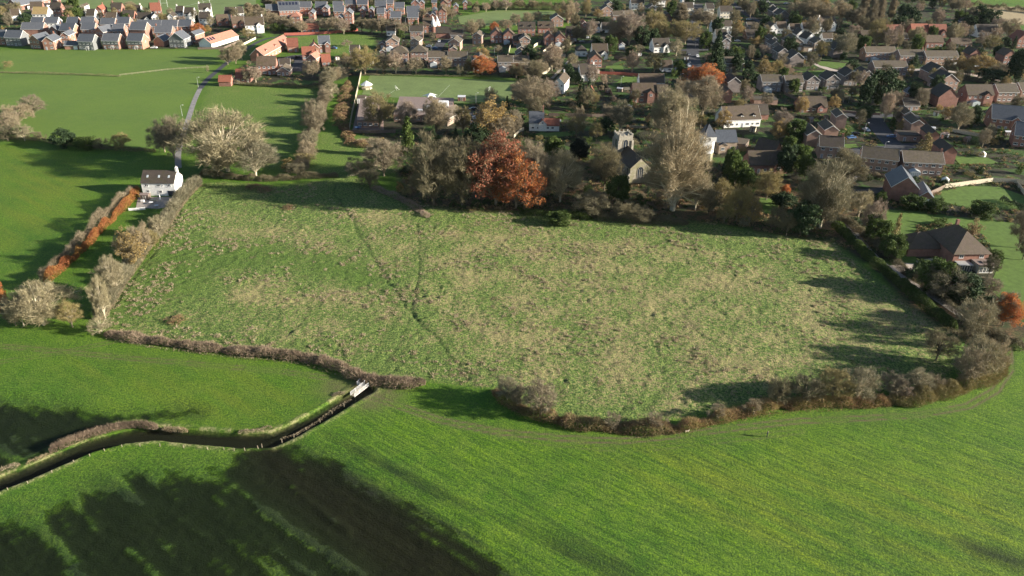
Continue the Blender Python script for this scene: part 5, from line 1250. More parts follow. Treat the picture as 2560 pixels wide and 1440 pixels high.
sheet('patio', [(345, 493), (445, 492), (437, 512), (398, 522), (340, 520)], 0.06, M['paving'])
sheet('playground', [(880, 330), (960, 330), (955, 240), (900, 240)], 0.05, M['flat_brown'])
sheet('car_park', [(1150, 312), (1215, 310), (1200, 270), (1140, 268)], 0.04, M['tarmac'])
sheet('patio', [(600, 190), (560, 192), (558, 205), (600, 210)], 0.05, M['paving'])
M['lawn'] = simple('lawn', (0.085, 0.145, 0.026), 0.9, 0.22, 0.5); M['pitch'] = simple('pitch_grass', (0.13, 0.18, 0.062), 0.9, 0.12, 0.12)
for i, P in enumerate([[(925, 188), (1290, 202), (1278, 250), (1150, 258), (985, 244), (905, 236)]]): sheet('football_field', P, 0.05, M['pitch'])
sheet('sports_ground', [(150, -8), (640, -6), (640, 30), (540, 46), (430, 42), (330, 30), (240, 28), (150, 20)], 0.05, M['pitch'])
sheet('park', [(1145, 42), (1240, 26), (1430, 28), (1420, 50), (1330, 62), (1200, 66), (1150, 60)], 0.05, M['pitch'])
LAWNS = [[(2190, 520), (2560, 560), (2640, 620), (2560, 640), (2500, 600), (2380, 560), (2280, 560), (2200, 570)], [(2350, 480), (2420, 465), (2500, 468), (2560, 490), (2640, 530), (2560, 525), (2450, 522), (2360, 508)],
         [(2200, 560), (2290, 560), (2290, 660), (2240, 655), (2230, 600)], [(2440, 560), (2640, 600), (2700, 800), (2560, 800), (2470, 720), (2500, 660)], [(1270, 120), (1300, 122), (1290, 136), (1262, 135)], [(1425, 112), (1480, 108), (1470, 128), (1400, 132)],
         [(1515, 165), (1555, 163), (1560, 176), (1512, 178)], [(1560, 192), (1600, 193), (1590, 206), (1540, 208)], [(2030, 150), (2150, 162), (2165, 176), (2090, 172), (2050, 164)], [(1990, 178), (2070, 176), (2050, 192), (2004, 192)],
         [(2120, 432), (2200, 436), (2215, 444), (2150, 440)], [(2410, 266), (2480, 268), (2470, 276), (2420, 274)], [(1860, 340), (1885, 338), (1880, 350), (1862, 348)], [(2090, 362), (2140, 360), (2145, 370), (2095, 372)], [(1875, 190), (1955, 190), (1955, 198), (1870, 197)],
         [(1990, 345), (2050, 340), (2030, 380), (1990, 385)], [(2380, 390), (2470, 395), (2500, 410), (2400, 412)], [(2480, 268), (2560, 262), (2560, 280), (2480, 280)], [(1410, 330), (1440, 340), (1350, 345), (1340, 335)], [(1900, 495), (1950, 500), (1940, 540), (1890, 530)], [(160, 580), (330, 590), (250, 760), (110, 740)]]
for i, P in enumerate(LAWNS[:-1]): sheet('lawn', P, 0.045 + i * 0.006, M['lawn'])
M['line'] = simple('line_paint', (0.62, 0.64, 0.55), 0.9, 0.1)
ribbon('pitch_line', [(986, 226), (960, 245)], 0.12, 0.06, M['line'], smoothn=0); ribbon('pitch_line', [(1124, 213), (1090, 248)], 0.12, 0.06, M['line'], smoothn=0)
ribbon('pitch_line', [(434, 22), (520, 2), (600, -14)], 0.35, 0.06, M['line'], smoothn=0); ribbon('pitch_line', [(620, 30), (590, 38), (560, 46)], 0.3, 0.06, M['line'], smoothn=0)
# ================================================================ LARGE AND NEAR TREES (base x, base y, top y, crown width px, kind)
TT = """
570 428 278 212 pale
640 440 352 125 pale
545 440 360 90 pale
436 395 292 92 brown
412 380 315 70 brown
85 290 238 66 brown
48 312 262 72 brown
25 335 282 64 brown
62 352 312 50 pale
20 352 318 60 dark
165 366 323 58 ever
215 372 342 50 green
255 372 344 44 dark
305 374 334 54 olive
100 352 330 34 dark
824 222 166 44 pale
838 200 168 40 brown
815 262 222 44 brown
830 245 205 40 pale
790 345 250 62 brown
792 300 262 40 pale
775 372 322 52 pale
770 402 352 50 brown
758 415 385 60 olive
725 425 400 50 gold
745 440 408 60 dark
950 322 230 80 olive
1020 330 252 62 pink
1022 392 292 36 column
1085 356 312 24 conifer
1140 352 316 22 conifer
1157 332 264 46 olive
1090 340 246 76 brown
1228 345 250 92 gold
1195 358 308 52 ever
1262 355 292 60 brown
960 440 348 108 brown
1085 512 344 140 dark
1155 516 350 120 dark
1120 440 348 70 brown
1240 512 350 152 red
1290 520 385 120 orange
1340 512 380 90 brown
1320 470 350 90 brown
1400 505 378 110 pale
1420 470 400 90 dark
1448 402 343 46 yew
1382 392 342 50 green
1510 476 362 84 dark
1545 510 440 60 green
1480 540 480 100 dark
1400 560 530 60 green
1560 545 505 80 dark
1600 555 520 70 dark
1440 340 292 48 olive
1490 352 306 40 olive
1681 526 286 160 giant
1672 350 222 116 giantrear
1738 525 425 70 pale
1760 226 163 96 orange
1755 290 192 112 brown
1335 278 194 96 brown
1370 262 200 60 pink
1300 250 206 60 brown
1228 268 220 42 pale
1268 275 240 20 conifer
1282 340 276 62 brown
1252 300 270 40 gold
1452 266 196 38 conifer
1470 266 196 34 conifer
1785 190 78 66 cedar
1840 182 130 30 ever
1573 112 30 78 pink
1545 110 40 70 brown
1632 90 26 60 olive
1655 108 52 50 olive
1602 115 60 44 ever
1700 70 6 34 poplar
1712 110 50 80 olive
1745 66 22 56 brown
1768 72 28 54 brown
1690 140 98 40 pale
1664 142 118 20 conifer
1580 180 128 36 pink
1635 182 134 52 olive
1600 135 112 30 pale
1698 178 152 26 green
1700 186 166 22 green
1560 86 36 40 brown
1495 48 22 30 gold
1505 64 42 40 ever
1380 176 110 52 pink
1392 182 142 30 brown
1245 138 112 26 brown
1320 190 152 80 brown
1350 190 150 50 brown
1290 196 162 40 dark
1480 262 228 40 olive
1525 320 262 50 brown
1550 330 250 60 pale
1450 318 266 34 brown
1290 190 160 40 orange
913 186 116 72 olive
960 182 134 50 brown
990 184 130 44 pink
1040 184 142 46 brown
1018 150 130 24 brown
1115 186 140 40 brown
1205 188 140 56 orange
1150 190 160 24 pale
864 158 132 28 olive
850 192 168 44 brown
782 192 150 44 brown
640 206 166 36 pink
620 206 172 30 pale
870 176 140 40 brown
866 116 100 30 pink
590 160 110 40 brown
570 162 120 44 brown
605 150 100 34 pale
520 182 163 8 pale
22 172 152 26 olive
190 52 20 48 green
160 60 40 22 ever
68 60 32 34 ever
8 50 14 30 olive
12 58 36 26 ever
375 24 8 12 conifer
590 66 40 26 gold
496 86 60 34 orange
520 84 62 22 gold
340 70 46 22 brown
410 60 34 34 olive
325 22 4 34 brown
620 96 72 40 olive
686 74 32 42 brown
706 76 38 36 brown
660 60 20 50 brown
730 78 44 40 brown
755 84 50 34 brown
780 78 46 36 pink
820 80 44 48 brown
840 78 42 40 brown
860 86 48 40 pink
880 80 60 26 green
690 80 58 24 green
708 80 60 14 column
735 80 66 26 green
905 80 44 40 dark
930 84 46 44 brown
955 86 44 44 brown
985 86 46 44 brown
1005 90 56 30 brown
1000 100 74 20 green
1065 54 18 34 brown
1040 80 50 20 column
1050 82 58 28 brown
1010 122 104 16 brown
1082 100 80 16 brown
645 44 10 24 poplar
625 46 6 24 poplar
700 20 -6 30 poplar
670 16 -8 30 poplar
1112 50 10 34 brown
1130 48 20 30 brown
1190 36 16 20 brown
1215 30 6 24 pink
1240 26 -2 30 pink
1265 26 -2 32 pink
1300 22 -4 24 brown
1330 24 0 28 brown
1388 32 14 16 dark
1420 60 0 44 brown
1400 52 18 24 gold
1435 40 4 30 pink
1368 56 36 28 gold
1345 58 28 30 brown
1320 62 30 34 brown
1290 64 34 30 brown
1265 78 48 40 brown
1235 82 56 24 orange
1200 80 46 30 brown
2200 258 168 84 ever
2160 268 190 36 ever
2210 304 230 36 pink
2192 262 224 20 column
2110 148 80 50 pale
2284 166 136 36 conifer
2020 168 148 22 brown
1908 202 146 46 gold
1940 196 150 34 olive
1965 196 160 30 pink
1985 196 180 20 olive
1820 160 120 30 ever
1845 150 118 24 green
1888 148 124 28 ever
1948 166 140 18 conifer
1908 142 112 30 pink
1873 150 112 24 brown
1890 116 92 34 gold
1990 70 38 24 green
2010 66 50 16 gold
2102 90 70 24 ever
2085 98 82 20 brown
2150 72 22 60 brown
2170 80 -6 26 poplar
2190 70 -10 22 poplar
2155 50 -12 24 poplar
2225 50 -8 18 poplar
1990 56 4 60 brown
2030 58 0 60 brown
2065 60 8 54 brown
2100 54 4 50 brown
2130 66 20 50 dark
2020 30 -10 50 dark
2190 120 46 56 olive
2215 124 70 44 pink
2132 96 62 34 pink
2145 112 84 30 ever
2285 118 66 42 pale
2240 108 60 26 pink
2250 76 40 44 ever
2270 70 14 44 ever
2340 66 24 34 pink
2322 80 50 30 ever
2380 112 56 44 pale
2372 100 60 22 pale
2420 64 18 44 brown
2445 66 10 36 ever
2470 72 22 40 ever
2490 86 44 44 pink
2520 96 46 50 brown
2475 130 88 46 olive
2510 120 92 30 ever
2532 122 90 18 conifer
2400 130 114 54 green
2440 140 118 40 ever
2350 128 116 30 green
2395 186 138 50 gold
2445 194 136 76 gold
2500 200 158 50 brown
2540 210 112 60 ever
2480 206 172 70 ever
2545 200 176 28 gold
2440 52 30 24 pink
2395 326 256 60 pale
2372 300 266 40 gold
2430 318 262 34 ever
2470 352 310 26 pale
2455 368 320 34 brown
2310 380 332 64 brownfir
2230 316 292 16 column
2238 306 266 24 brown
1945 352 302 46 gold
1950 340 276 54 pink
1985 355 300 50 green
1970 392 340 34 green
1900 372 350 26 green
1990 430 362 56 green
2010 448 386 40 green
1960 440 358 44 ever
2105 470 376 100 dark
2050 570 404 130 pale
2030 575 440 110 dark
2000 590 500 70 ever
2145 545 472 58 pale
2175 590 502 58 pink
2185 600 540 60 green
2232 612 535 40 brownfir
2230 648 588 62 green
2248 330 300 20 gold
1915 500 424 66 olive
1835 470 390 46 green
1822 455 370 40 green
1800 520 450 60 olive
1865 482 422 52 green
1840 552 462 74 olive
1872 560 488 62 gold
1810 556 510 46 olive
1935 578 520 50 dark
1965 590 530 50 dark
1962 492 462 24 orange
1955 520 480 60 ever
1770 540 470 60 dark
2160 300 262 40 ever
2410 870 800 50 dark
2428 838 748 96 pale
2505 815 738 66 orange
2495 810 730 66 brown
2470 740 695 60 brown
2360 745 672 120 dark
2330 730 650 80 green
2400 745 680 90 ever
2290 700 670 50 ever
2340 900 826 86 dark
2440 940 846 100 pale
2480 930 852 70 brown
2410 960 870 80 brown
2545 620 520 60 brown
2555 650 590 50 dark
2470 690 640 40 dark
2480 660 625 40 green
2428 590 552 40 rust
2280 520 490 60 green
2335 530 500 50 green
2455 542 505 60 green
2300 690 650 40 green
110 812 712 170 pale
60 815 740 70 pale
182 818 756 62 olive
15 800 714 44 orange
40 815 755 50 brown
265 800 690 48 pale
290 735 640 70 pale
335 668 575 70 gold
310 640 590 50 pale
360 640 560 60 brown
255 830 790 60 pale
400 592 540 50 pale
378 620 575 46 olive
1268 1000 945 62 pale
1352 1035 958 92 brown
1300 1015 965 60 brown
1945 1008 950 70 dark
2010 1008 942 90 dark
2080 1000 928 100 olive
2140 1000 924 100 pale
2230 988 935 70 brown
2290 985 925 70 pale
2330 975 935 60 brown
2250 995 950 60 pink
1880 1030 998 50 brown
1530 1068 1030 50 brown
1640 1070 1032 60 brown
1790 1045 1010 50 brown
925 470 425 60 dark
900 440 395 70 brown
"""
LBL = {(1672, 350): 'very tall pale bare tree standing behind the giant plane tree', (1681, 526): 'giant pale bare plane tree hiding the right side of the church', (1240, 512): 'tall rust red leaved tree left of the orange one at the field edge', (1292, 520): 'bright orange and red tree at the top edge of the rough field',
       (1760, 226): 'rounded copper orange tree behind a bare tree in the village', (1448, 402): 'almost black egg shaped yew left of the church', (1785, 190): 'big spreading dark conifer beside the village road', (570, 428): 'broad pale bare tree right of the lane by the white farmhouse',
       (2200, 258): 'massive dark evergreen between the right hand houses', (1022, 392): 'narrow ivy green column tree left of the big bare trees', (110, 812): 'wide pale thicket tree at the bottom end of the orange hedge', (2050, 570): 'large pale bare tree at the top right corner of the rough field',
       (1085, 512): 'left one of two big dark bare trees left of the red tree', (1155, 516): 'right one of two big dark bare trees left of the red tree', (2232, 612): 'brown drooping fir beside the red hipped house', (375, 24): 'lone small conifer at the edge of the sports ground',
       (2110, 148): 'wide pale bare tree on the small village green', (436, 395): 'brown bare tree left of the lane above the white farmhouse', (913, 186): 'big olive bare tree at the top left corner of the football field', (1205, 188): 'orange brown tree on the top edge of the football field',
       (950, 322): 'rounded olive tree in front of the flat roofed school', (1228, 345): 'golden tan tree right of the flat roofed school', (2310, 380): 'brown drooping fir among the right hand houses', (1573, 112): 'tall pink brown birch with white trunk in the village'}
for ln in TT.strip().splitlines():
    a = ln.split(); q = [float(v) for v in a[:4]]; tree(*q, a[4], LBL.get((int(q[0]), int(q[1]))))
# ================================================================ HEDGES
hedge('beech_hedge', [(350, 480), (318, 517), (270, 562), (235, 600), (190, 645), (150, 680), (112, 712)], 2.2, 3.2, 'f_beech', 70, 'long orange and red beech hedge beside the farmhouse garden', leaf=0.22, seed=3, rough=.5, wvar=.6)
hedge('hedge', [(340, 478), (305, 512), (258, 556), (222, 594), (178, 638), (138, 674), (104, 704)], 2.2, 4.2, 'f_brown', 26, 'bare brown hedge along the outer side of the orange hedge', seed=4, twl=1.0)
hedge('hedge', [(500, 455), (470, 480), (440, 520), (415, 560), (372, 610), (335, 660), (300, 710), (270, 760), (245, 800)], 4.4, 4.0, 'f_pale', 22, 'thick pale bare hedge between farmhouse garden and rough field', seed=5, twl=1.2, rough=.5)
hedge('reed_edge', [(505, 462), (480, 485), (448, 528), (424, 566), (380, 618), (345, 668), (310, 718), (282, 768), (254, 806)], 0.9, 0.9, 'f_reed', 60, 'strip of dry reeds along the pale hedge foot', seed=6, twl=.5, cat='reeds')
hedge('hedge', [(262, 836), (330, 846), (400, 858), (480, 868), (560, 878)], 3.6, 1.9, 'f_hedge', 34, 'left part of the low brown hedge below the rough field', seed=7)
hedge('hedge', [(556, 878), (640, 884), (700, 890), (760, 897), (800, 906)], 3.6, 1.9, 'f_hedge', 40, 'middle part of the low brown hedge below the rough field', seed=8)
hedge('hedge', [(790, 902), (850, 922), (880, 938), (930, 956), (1000, 962), (1064, 960)], 3.8, 2.1, 'f_hedge', 36, 'right part of the low brown hedge ending at the footbridge', seed=9)
hedge('hedge', [(1236, 978), (1260, 1000), (1300, 1025), (1350, 1044), (1400, 1056)], 3.8, 2.2, 'f_bramble', 34, 'bramble hedge at the left end of the lower right hedge line', seed=10, rough=.7)
hedge('hedge', [(1395, 1056), (1450, 1064), (1520, 1072), (1600, 1076), (1700, 1074)], 4.0, 1.9, 'f_bramble', 38, 'rusty bramble hedge at the bottom bend of the rough field', seed=11, rough=.65, wvar=.5)
hedge('hedge', [(1690, 1075), (1760, 1060), (1830, 1040), (1900, 1024), (1960, 1014)], 3.8, 1.9, 'f_bramble', 38, 'rusty bramble hedge rising right from the bottom bend', seed=12, rough=.7, wvar=.5)
hedge('hedge', [(1950, 1016), (2050, 1012), (2150, 1010), (2230, 1004)], 4.0, 2.1, 'f_bramble', 36, 'bramble hedge under the olive bare trees lower right', seed=13)
hedge('hedge', [(2220, 1006), (2300, 1000), (2360, 985), (2420, 965), (2470, 945), (2505, 905)], 5.4, 3.0, 'f_olive', 32, 'tall bramble and scrub corner at the lower right of the rough field', seed=14, rough=.5)
hedge('hedge', [(2085, 560), (2130, 605), (2180, 655), (2240, 705), (2310, 765), (2390, 830)], 4.0, 2.8, 'f_green', 40, 'dark green bramble hedge down the right side of the rough field', leaf=0.3, seed=15)
hedge('hedge', [(2100, 545), (2160, 590), (2230, 650), (2280, 700), (2350, 750), (2450, 830)], 3.0, 2.4, 'f_dark', 30, 'dark hedge on the far side of the right hand track', seed=16)
hedge('hedge', [(500, 440), (580, 446), (660, 452), (740, 448), (845, 442)], 3.0, 2.6, 'f_dark', 34, 'dark hedge closing the paddock above the rough field', seed=17)
hedge('hedge', [(0, 345), (100, 352), (150, 362), (240, 372), (330, 378), (390, 380)], 2.2, 1.8, 'f_dark', 26, 'dark field hedge running left from the pale lane trees', seed=18)
hedge('hedge', [(0, 182), (60, 184), (130, 186), (200, 188), (300, 192)], 1.3, 1.2, 'f_dark', 30, 'thin dark hedge across the upper left pasture', seed=19, twl=.6)
hedge('hedge', [(560, 208), (620, 214), (700, 218), (800, 220)], 2.6, 2.2, 'f_dark', 30, 'clipped dark hedge below the courtyard houses', seed=20, twl=.7)
hedge('hedge', [(812, 190), (810, 240), (800, 300), (775, 350), (760, 400), (752, 430)], 5.5, 3.2, 'f_brown', 22, 'bushy hedge strip between paddock and school field', seed=21, twl=1.2, rough=.6)
hedge('hedge', [(870, 210), (862, 260), (850, 300), (880, 360), (930, 370)], 7, 1.9, 'f_bramble', 16, 'overgrown green bramble strip left of the pale boundary fence', leaf=.35, seed=22, rough=.9, wvar=.8)
hedge('hedge', [(2530, 860), (2420, 840), (2560, 875)], 4, 3.4, 'f_dark', 24, 'dark thicket at the far right below the bare tree', seed=23)
hedge('hedge', [(885, 360), (920, 352), (960, 360)], 3, 1.6, 'f_reed', 30, 'dry reed bed in the paddock corner', seed=24, twl=.8)
hedge('hedge', [(1900, 268), (1960, 272), (2000, 270)], 2, 2.0, 'f_green', 40, 'green garden hedge behind the curving street', leaf=.3, seed=25)
hedge('hedge', [(1180, 22), (1300, 24), (1420, 24)], 8, 6, 'f_dark', 5, 'long dark hedge at the top edge of the park', seed=26, twl=2)
hedge('hedge', [(920, 14), (1000, 10), (1080, 8), (1180, 14)], 8, 6, 'f_dark', 5, 'dark belt of trees behind the brick estate', seed=27, twl=2)
hedge('hedge', [(700, 4), (820, 8), (940, 12)], 8, 5, 'f_dark', 5, 'dark hedge behind the solar roofed school', seed=28, twl=2)
hedge('hedge', [(2420, 16), (2480, 22), (2560, 30), (2640, 40)], 6, 5, 'f_dark', 7, 'dark hedge above the dry stubble field', seed=29, twl=1.6)
hedge('hedge', [(1810, 420), (1830, 450), (1790, 480)], 4, 3, 'f_ever', 30, 'dark evergreen hedge below the white tower house', leaf=.4, seed=30)
hedge('hedge', [(2130, 436), (2200, 446), (2228, 450)], 1.6, 2.4, 'f_brown', 40, 'brown clipped hedge below the brick houses', seed=31)
hedge('hedge', [(1480, 545), (1560, 552), (1640, 556), (1720, 560)], 5, 2.2, 'f_dark', 26, 'scrub edge below the church', seed=32, rough=.6)
hedge('hedge', [(1300, 532), (1400, 540), (1480, 548)], 4, 1.6, 'f_green', 26, 'low green brambles below the orange tree', leaf=.35, seed=33, rough=.6)
hedge('hedge', [(930, 470), (985, 490), (1040, 520), (1070, 545)], 3.5, 1.4, 'f_pink', 24, 'brown scrub patch left of the big bare trees', seed=34, rough=.7)
hedge('hedge', [(1310, 338), (1360, 348), (1440, 352), (1500, 352)], 1.5, 1.6, 'f_ever', 36, 'dark hedge below the white cottage', leaf=.3, seed=35)
hedge('hedge', [(2350, 745), (2440, 760), (2520, 770)], 5, 2.6, 'f_ever', 20, 'dark garden hedge below the red hipped house', leaf=.4, seed=36, rough=.5)
hedge('hedge', [(900, 188), (1000, 190), (1100, 192), (1200, 194)], 1.2, 1.3, 'f_dark', 40, 'low hedge behind the football field', seed=37, twl=.5)
hedge('hedge', [(2500, 500), (2560, 530)], 2, 2.4, 'f_ever', 40, 'dark evergreen hedge by the right hand lawn', leaf=.3, seed=38)
# stream bank reeds
hedge('reeds', [(-20, 1190), (10, 1180), (50, 1162)], 1.5, 1.0, 'f_reed', 90, 'pale reed clump at the left end of the stream', seed=40, twl=.5, tww=.07, cat='reeds')
hedge('reeds', [(65, 1160), (100, 1146), (125, 1134)], 1.0, .6, 'f_reed', 110, 'low whitish reeds just left of the long reed bank', seed=41, twl=.4, tww=.07, cat='reeds')
hedge('reeds', [(125, 1132), (180, 1106), (240, 1084), (300, 1070), (350, 1066), (395, 1072)], 1.9, 1.5, 'f_hedge', 110, 'long brown reed bank along the upper side of the stream', seed=42, twl=.7, tww=.07, up=1.5, rough=.15, cat='reeds')
hedge('reeds', [(405, 1074), (440, 1076), (470, 1080)], 1.4, .8, 'f_reed', 110, 'small brown reed clump right of the long reed bank', seed=43, twl=.5, tww=.07, cat='reeds')
hedge('reeds', [(595, 1082), (640, 1080), (680, 1068)], 1.1, .6, 'f_reed', 120, 'pale reeds on the bend of the stream', seed=44, twl=.4, tww=.07, cat='reeds')
hedge('reeds', [(830, 990), (850, 984), (862, 986)], 1.4, .7, 'f_reed', 110, 'brown reeds beside the footbridge', seed=45, twl=.4, tww=.07, cat='reeds')
hedge('reeds', [(700, 1100), (740, 1088), (790, 1058), (840, 1022), (880, 1000)], .7, .4, 'f_reed', 120, 'pale grass fringe along the lower bank below the footbridge', seed=46, twl=.35, tww=.07, cat='reeds')
hedge('reeds', [(265, 848), (400, 872), (560, 892), (760, 910), (870, 950)], .9, .5, 'f_reed', 26, 'thin pale grass fringe below the low brown hedge', seed=50, twl=.4, cat='reeds')
hedge('reeds', [(1240, 1002), (1300, 1040), (1400, 1066), (1560, 1086), (1700, 1084), (1850, 1050), (2000, 1030), (2230, 1016)], 1.3, .6, 'f_bramble', 22, 'rusty bramble and grass fringe below the lower right hedge', seed=51, twl=.45, cat='reeds', rough=.8)
for i, (px, py, wd) in enumerate([(660, 475, 3.2), (720, 520, 2.4), (440, 805, 2.6), (630, 470, 3)]):
    x, y = G(px, py); plant(x, y, 1.2, wd, 'rust', px=px, yb=py)
# tussocks of dead grass in the rough field: nobody could count them
def tussocks():
    r = np.random.default_rng(77); P = Gn(ROUGH); n = 9000
    x = r.uniform(P[:, 0].min(), P[:, 0].max(), n * 2); y = r.uniform(P[:, 1].min(), P[:, 1].max(), n * 2)
    s = (fbm(x, y, 12, 3, 1) * 0.9 + fbm(x, y, 2.5, 2, 5) * 0.5) > 0.80; k = inpoly(x, y, ROUGH) & s; x, y = x[k], y[k]; m = len(x); q = 16
    ix = np.clip(np.searchsorted(xs, x), 1, nx - 1); iy = np.clip(np.searchsorted(ys, y), 1, ny - 1); z = Z.reshape(shp)[iy, ix]
    X_ = np.repeat(x, q) + r.normal(size=m * q) * .28; Y_ = np.repeat(y, q) + r.normal(size=m * q) * .28; Z_ = np.repeat(z, q) - .05
    D = unit(np.stack([r.normal(size=m * q) * .6, r.normal(size=m * q) * .6, np.full(m * q, 1.0)], -1)); V, F = tri_twigs(np.stack([X_, Y_, Z_], -1), D, r.uniform(.3, .75, m * q), np.full(m * q, .13), r)
    tn = np.repeat(np.clip(0.3 + r.random(m * q) * .5 + np.repeat(r.random(m) * .3 - .05, q), 0, 1), 3)
    o = link('dry_tussocks', tone_mesh('dry_tussocks', V, F, tn, M['f_reed'])); tag(o, 'tussocks of dry dead grass all over the rough field', 'grass', kind='stuff')
tussocks()
# ================================================================ GARDENS: shrubs and small trees between the houses
def blocked(x, y, r_=0.0):
    for hx, hy, hr in HOUSEPOS:
        if (x - hx) ** 2 + (y - hy) ** 2 < (hr + r_) ** 2: return True
    return False
ROADS = [Gn(p) for p in ([(2178, 285), (2190, 305), (2205, 330), (2240, 370), (2290, 400)], [(2090, 288), (2300, 292)], [(2130, 382), (2330, 360)], [(1745, 10), (1735, 90), (1738, 165), (1728, 250)], [(1560, 128), (1800, 125)], [(2008, 140), (2060, 170), (2180, 184), (2300, 172), (2560, 215)], [(1090, 128), (1110, 100), (1160, 98)], [(700, 155), (760, 140), (735, 178)], [(500, 222), (545, 176), (640, 106)], [(2050, 486), (2230, 470)])]
def onroad(x, y, d=5):
    for P in ROADS:
        if dline(np.array([x]), np.array([y]), P, True)[0] < d: return True
    return False
def inside(px, py, P):
    c = False; j = len(P) - 1
    for i in range(len(P)):
        (xi, yi), (xj, yj) = P[i], P[j]
        if (yi > py) != (yj > py) and px < (xj - xi) * (py - yi) / (yj - yi) + xi: c = not c
        j = i
    return c
r3 = random.Random(21)
KEEPOUT = LAWNS + [[(925, 188), (1290, 202), (1278, 250), (1150, 258), (985, 244), (905, 236)], [(880, 330), (1160, 330), (1160, 240), (900, 240)], [(150, -8), (640, -6), (640, 30), (540, 46), (430, 42), (330, 30), (240, 28), (150, 20)], [(1145, 42), (1240, 26), (1430, 28), (1420, 50), (1330, 62), (1200, 66), (1150, 60)], [(690, 112), (700, 90), (930, 84), (940, 110), (880, 140), (700, 110)], [(2430, 15), (2600, 18), (2700, 90), (2560, 66), (2420, 42)]]
SHR = 0; tries = 0
while SHR < 255 and tries < 20000:
    tries += 1
    px = r3.uniform(0, 2560); py = 12 + (r3.random() ** 0.8) * 560
    if not any(inside(px, py, P) for P in TOWN) or any(inside(px, py, P) for P in KEEPOUT): continue
    x, y = G(px, py)
    if blocked(x, y, 0.3) or onroad(x, y, 4.8): continue
    if any((x - a) ** 2 + (y - b) ** 2 < (0.5 * c + 1.2) ** 2 for a, b, c in TREEPOS): continue
    k = r3.choice(['green', 'green', 'green', 'ever', 'ever', 'brown', 'brown', 'olive', 'pale', 'gold', 'pink', 'rust', 'dark']); h = r3.uniform(1.4, 4.2)
    plant(x, y, h, r3.uniform(1.1, 2.5), k, px=px, yb=py, shrub=k not in ('green', 'ever', 'gold')); SHR += 1
TR = 0; tries = 0
while TR < 255 and tries < 20000:
    tries += 1
    px = r3.uniform(1150, 2560); py = 8 + (r3.random() ** 1.3) * 330
    if TR > 190: px = r3.uniform(1450, 2560); py = r3.uniform(0, 110)
    elif r3.random() < 0.18: px = r3.uniform(0, 640); py = r3.uniform(20, 70)
    if not any(inside(px, py, P) for P in TOWN) or any(inside(px, py, P) for P in KEEPOUT): continue
    x, y = G(px, py)
    if blocked(x, y, 1.2) or onroad(x, y, 5.5): continue
    if any((x - a) ** 2 + (y - b) ** 2 < (0.8 * c + 2.2) ** 2 for a, b, c in TREEPOS): continue
    k = r3.choice(['brown', 'dark', 'pale', 'pink', 'olive', 'ever', 'green', 'dark', 'dark', 'ever', 'brown', 'gold']); h = r3.uniform(6, 13) if TR < 190 else r3.uniform(8, 14)
    plant(x, y, h, h * r3.uniform(.3, .42), k, px=px, yb=py); TR += 1
# beyond the houses: a wooded belt that reads as one mass
def belt(name, P, label, seed, mat, dens):
    return hedge(name, P, 16, 9, mat, dens, label, seed=seed, twl=2.6, tww=.35, rough=.5, kind='stuff', cat='woodland')
belt('far_woodland', [(1200, -14), (1400, -12), (1600, -10), (1800, -6)], 'far belt of bare woodland along the top behind the park', 61, 'f_brown', 1.1)
belt('far_woodland', [(1800, -8), (2000, -6), (2200, -4), (2420, 2)], 'far belt of bare woodland along the top right', 62, 'f_dark', 1.1)
def undergrowth():
    r = np.random.default_rng(5); px = r.uniform(0, 2560, 60000); py = 10 + r.random(60000) ** .8 * 620; Q = []
    pts = [G(a, b) for a, b in zip(px[:26000], py[:26000])]
    x = np.array([p[0] for p in pts]); y = np.array([p[1] for p in pts]); k = np.zeros(len(x), bool)
    for P in TOWN + WOODFLOOR: k |= inpoly(x, y, P)
    for P in KEEPOUT: k &= ~inpoly(x, y, P)
    for P in ROADS: k &= dline(x, y, P, True) > 4.8
    for hx, hy, hr in HOUSEPOS: k &= ((x - hx) ** 2 + (y - hy) ** 2) > (hr + .5) ** 2
    k &= fbm(x, y, 9, 2, 3) > 0.42; x, y = x[k], y[k]; m = len(x); q = 26
    rad = r.uniform(.5, 1.4, m); P0 = np.stack([np.repeat(x, q), np.repeat(y, q), np.zeros(m * q)], -1); d = unit(r.normal(size=(m * q, 3))); d[:, 2] = np.abs(d[:, 2]); P0 += d * np.repeat(rad, q)[:, None] * r.uniform(.5, 1, m * q)[:, None]
    V, F = leaf_quads(P0, np.full(m * q, .42), r); tn = np.repeat(np.clip(r.random(m * q) * .5 + np.repeat(r.random(m), q) * .5, 0, 1), 4); side = np.repeat(r.random(m) < .55, q)
    for s, mt, nm, lb in ((side, 'f_green', 'garden_undergrowth', 'low green garden plants between the houses'), (~side, 'f_bramble', 'garden_undergrowth', 'low brown garden plants and brambles between the houses')):
        idx = np.nonzero(s)[0]; vi = (idx[:, None] * 4 + np.arange(4)).ravel(); o = link(nm, tone_mesh(nm, V[vi], np.arange(len(vi)).reshape(-1, 4), tn[vi], M[mt])); tag(o, lb, 'plants', kind='stuff')
undergrowth()
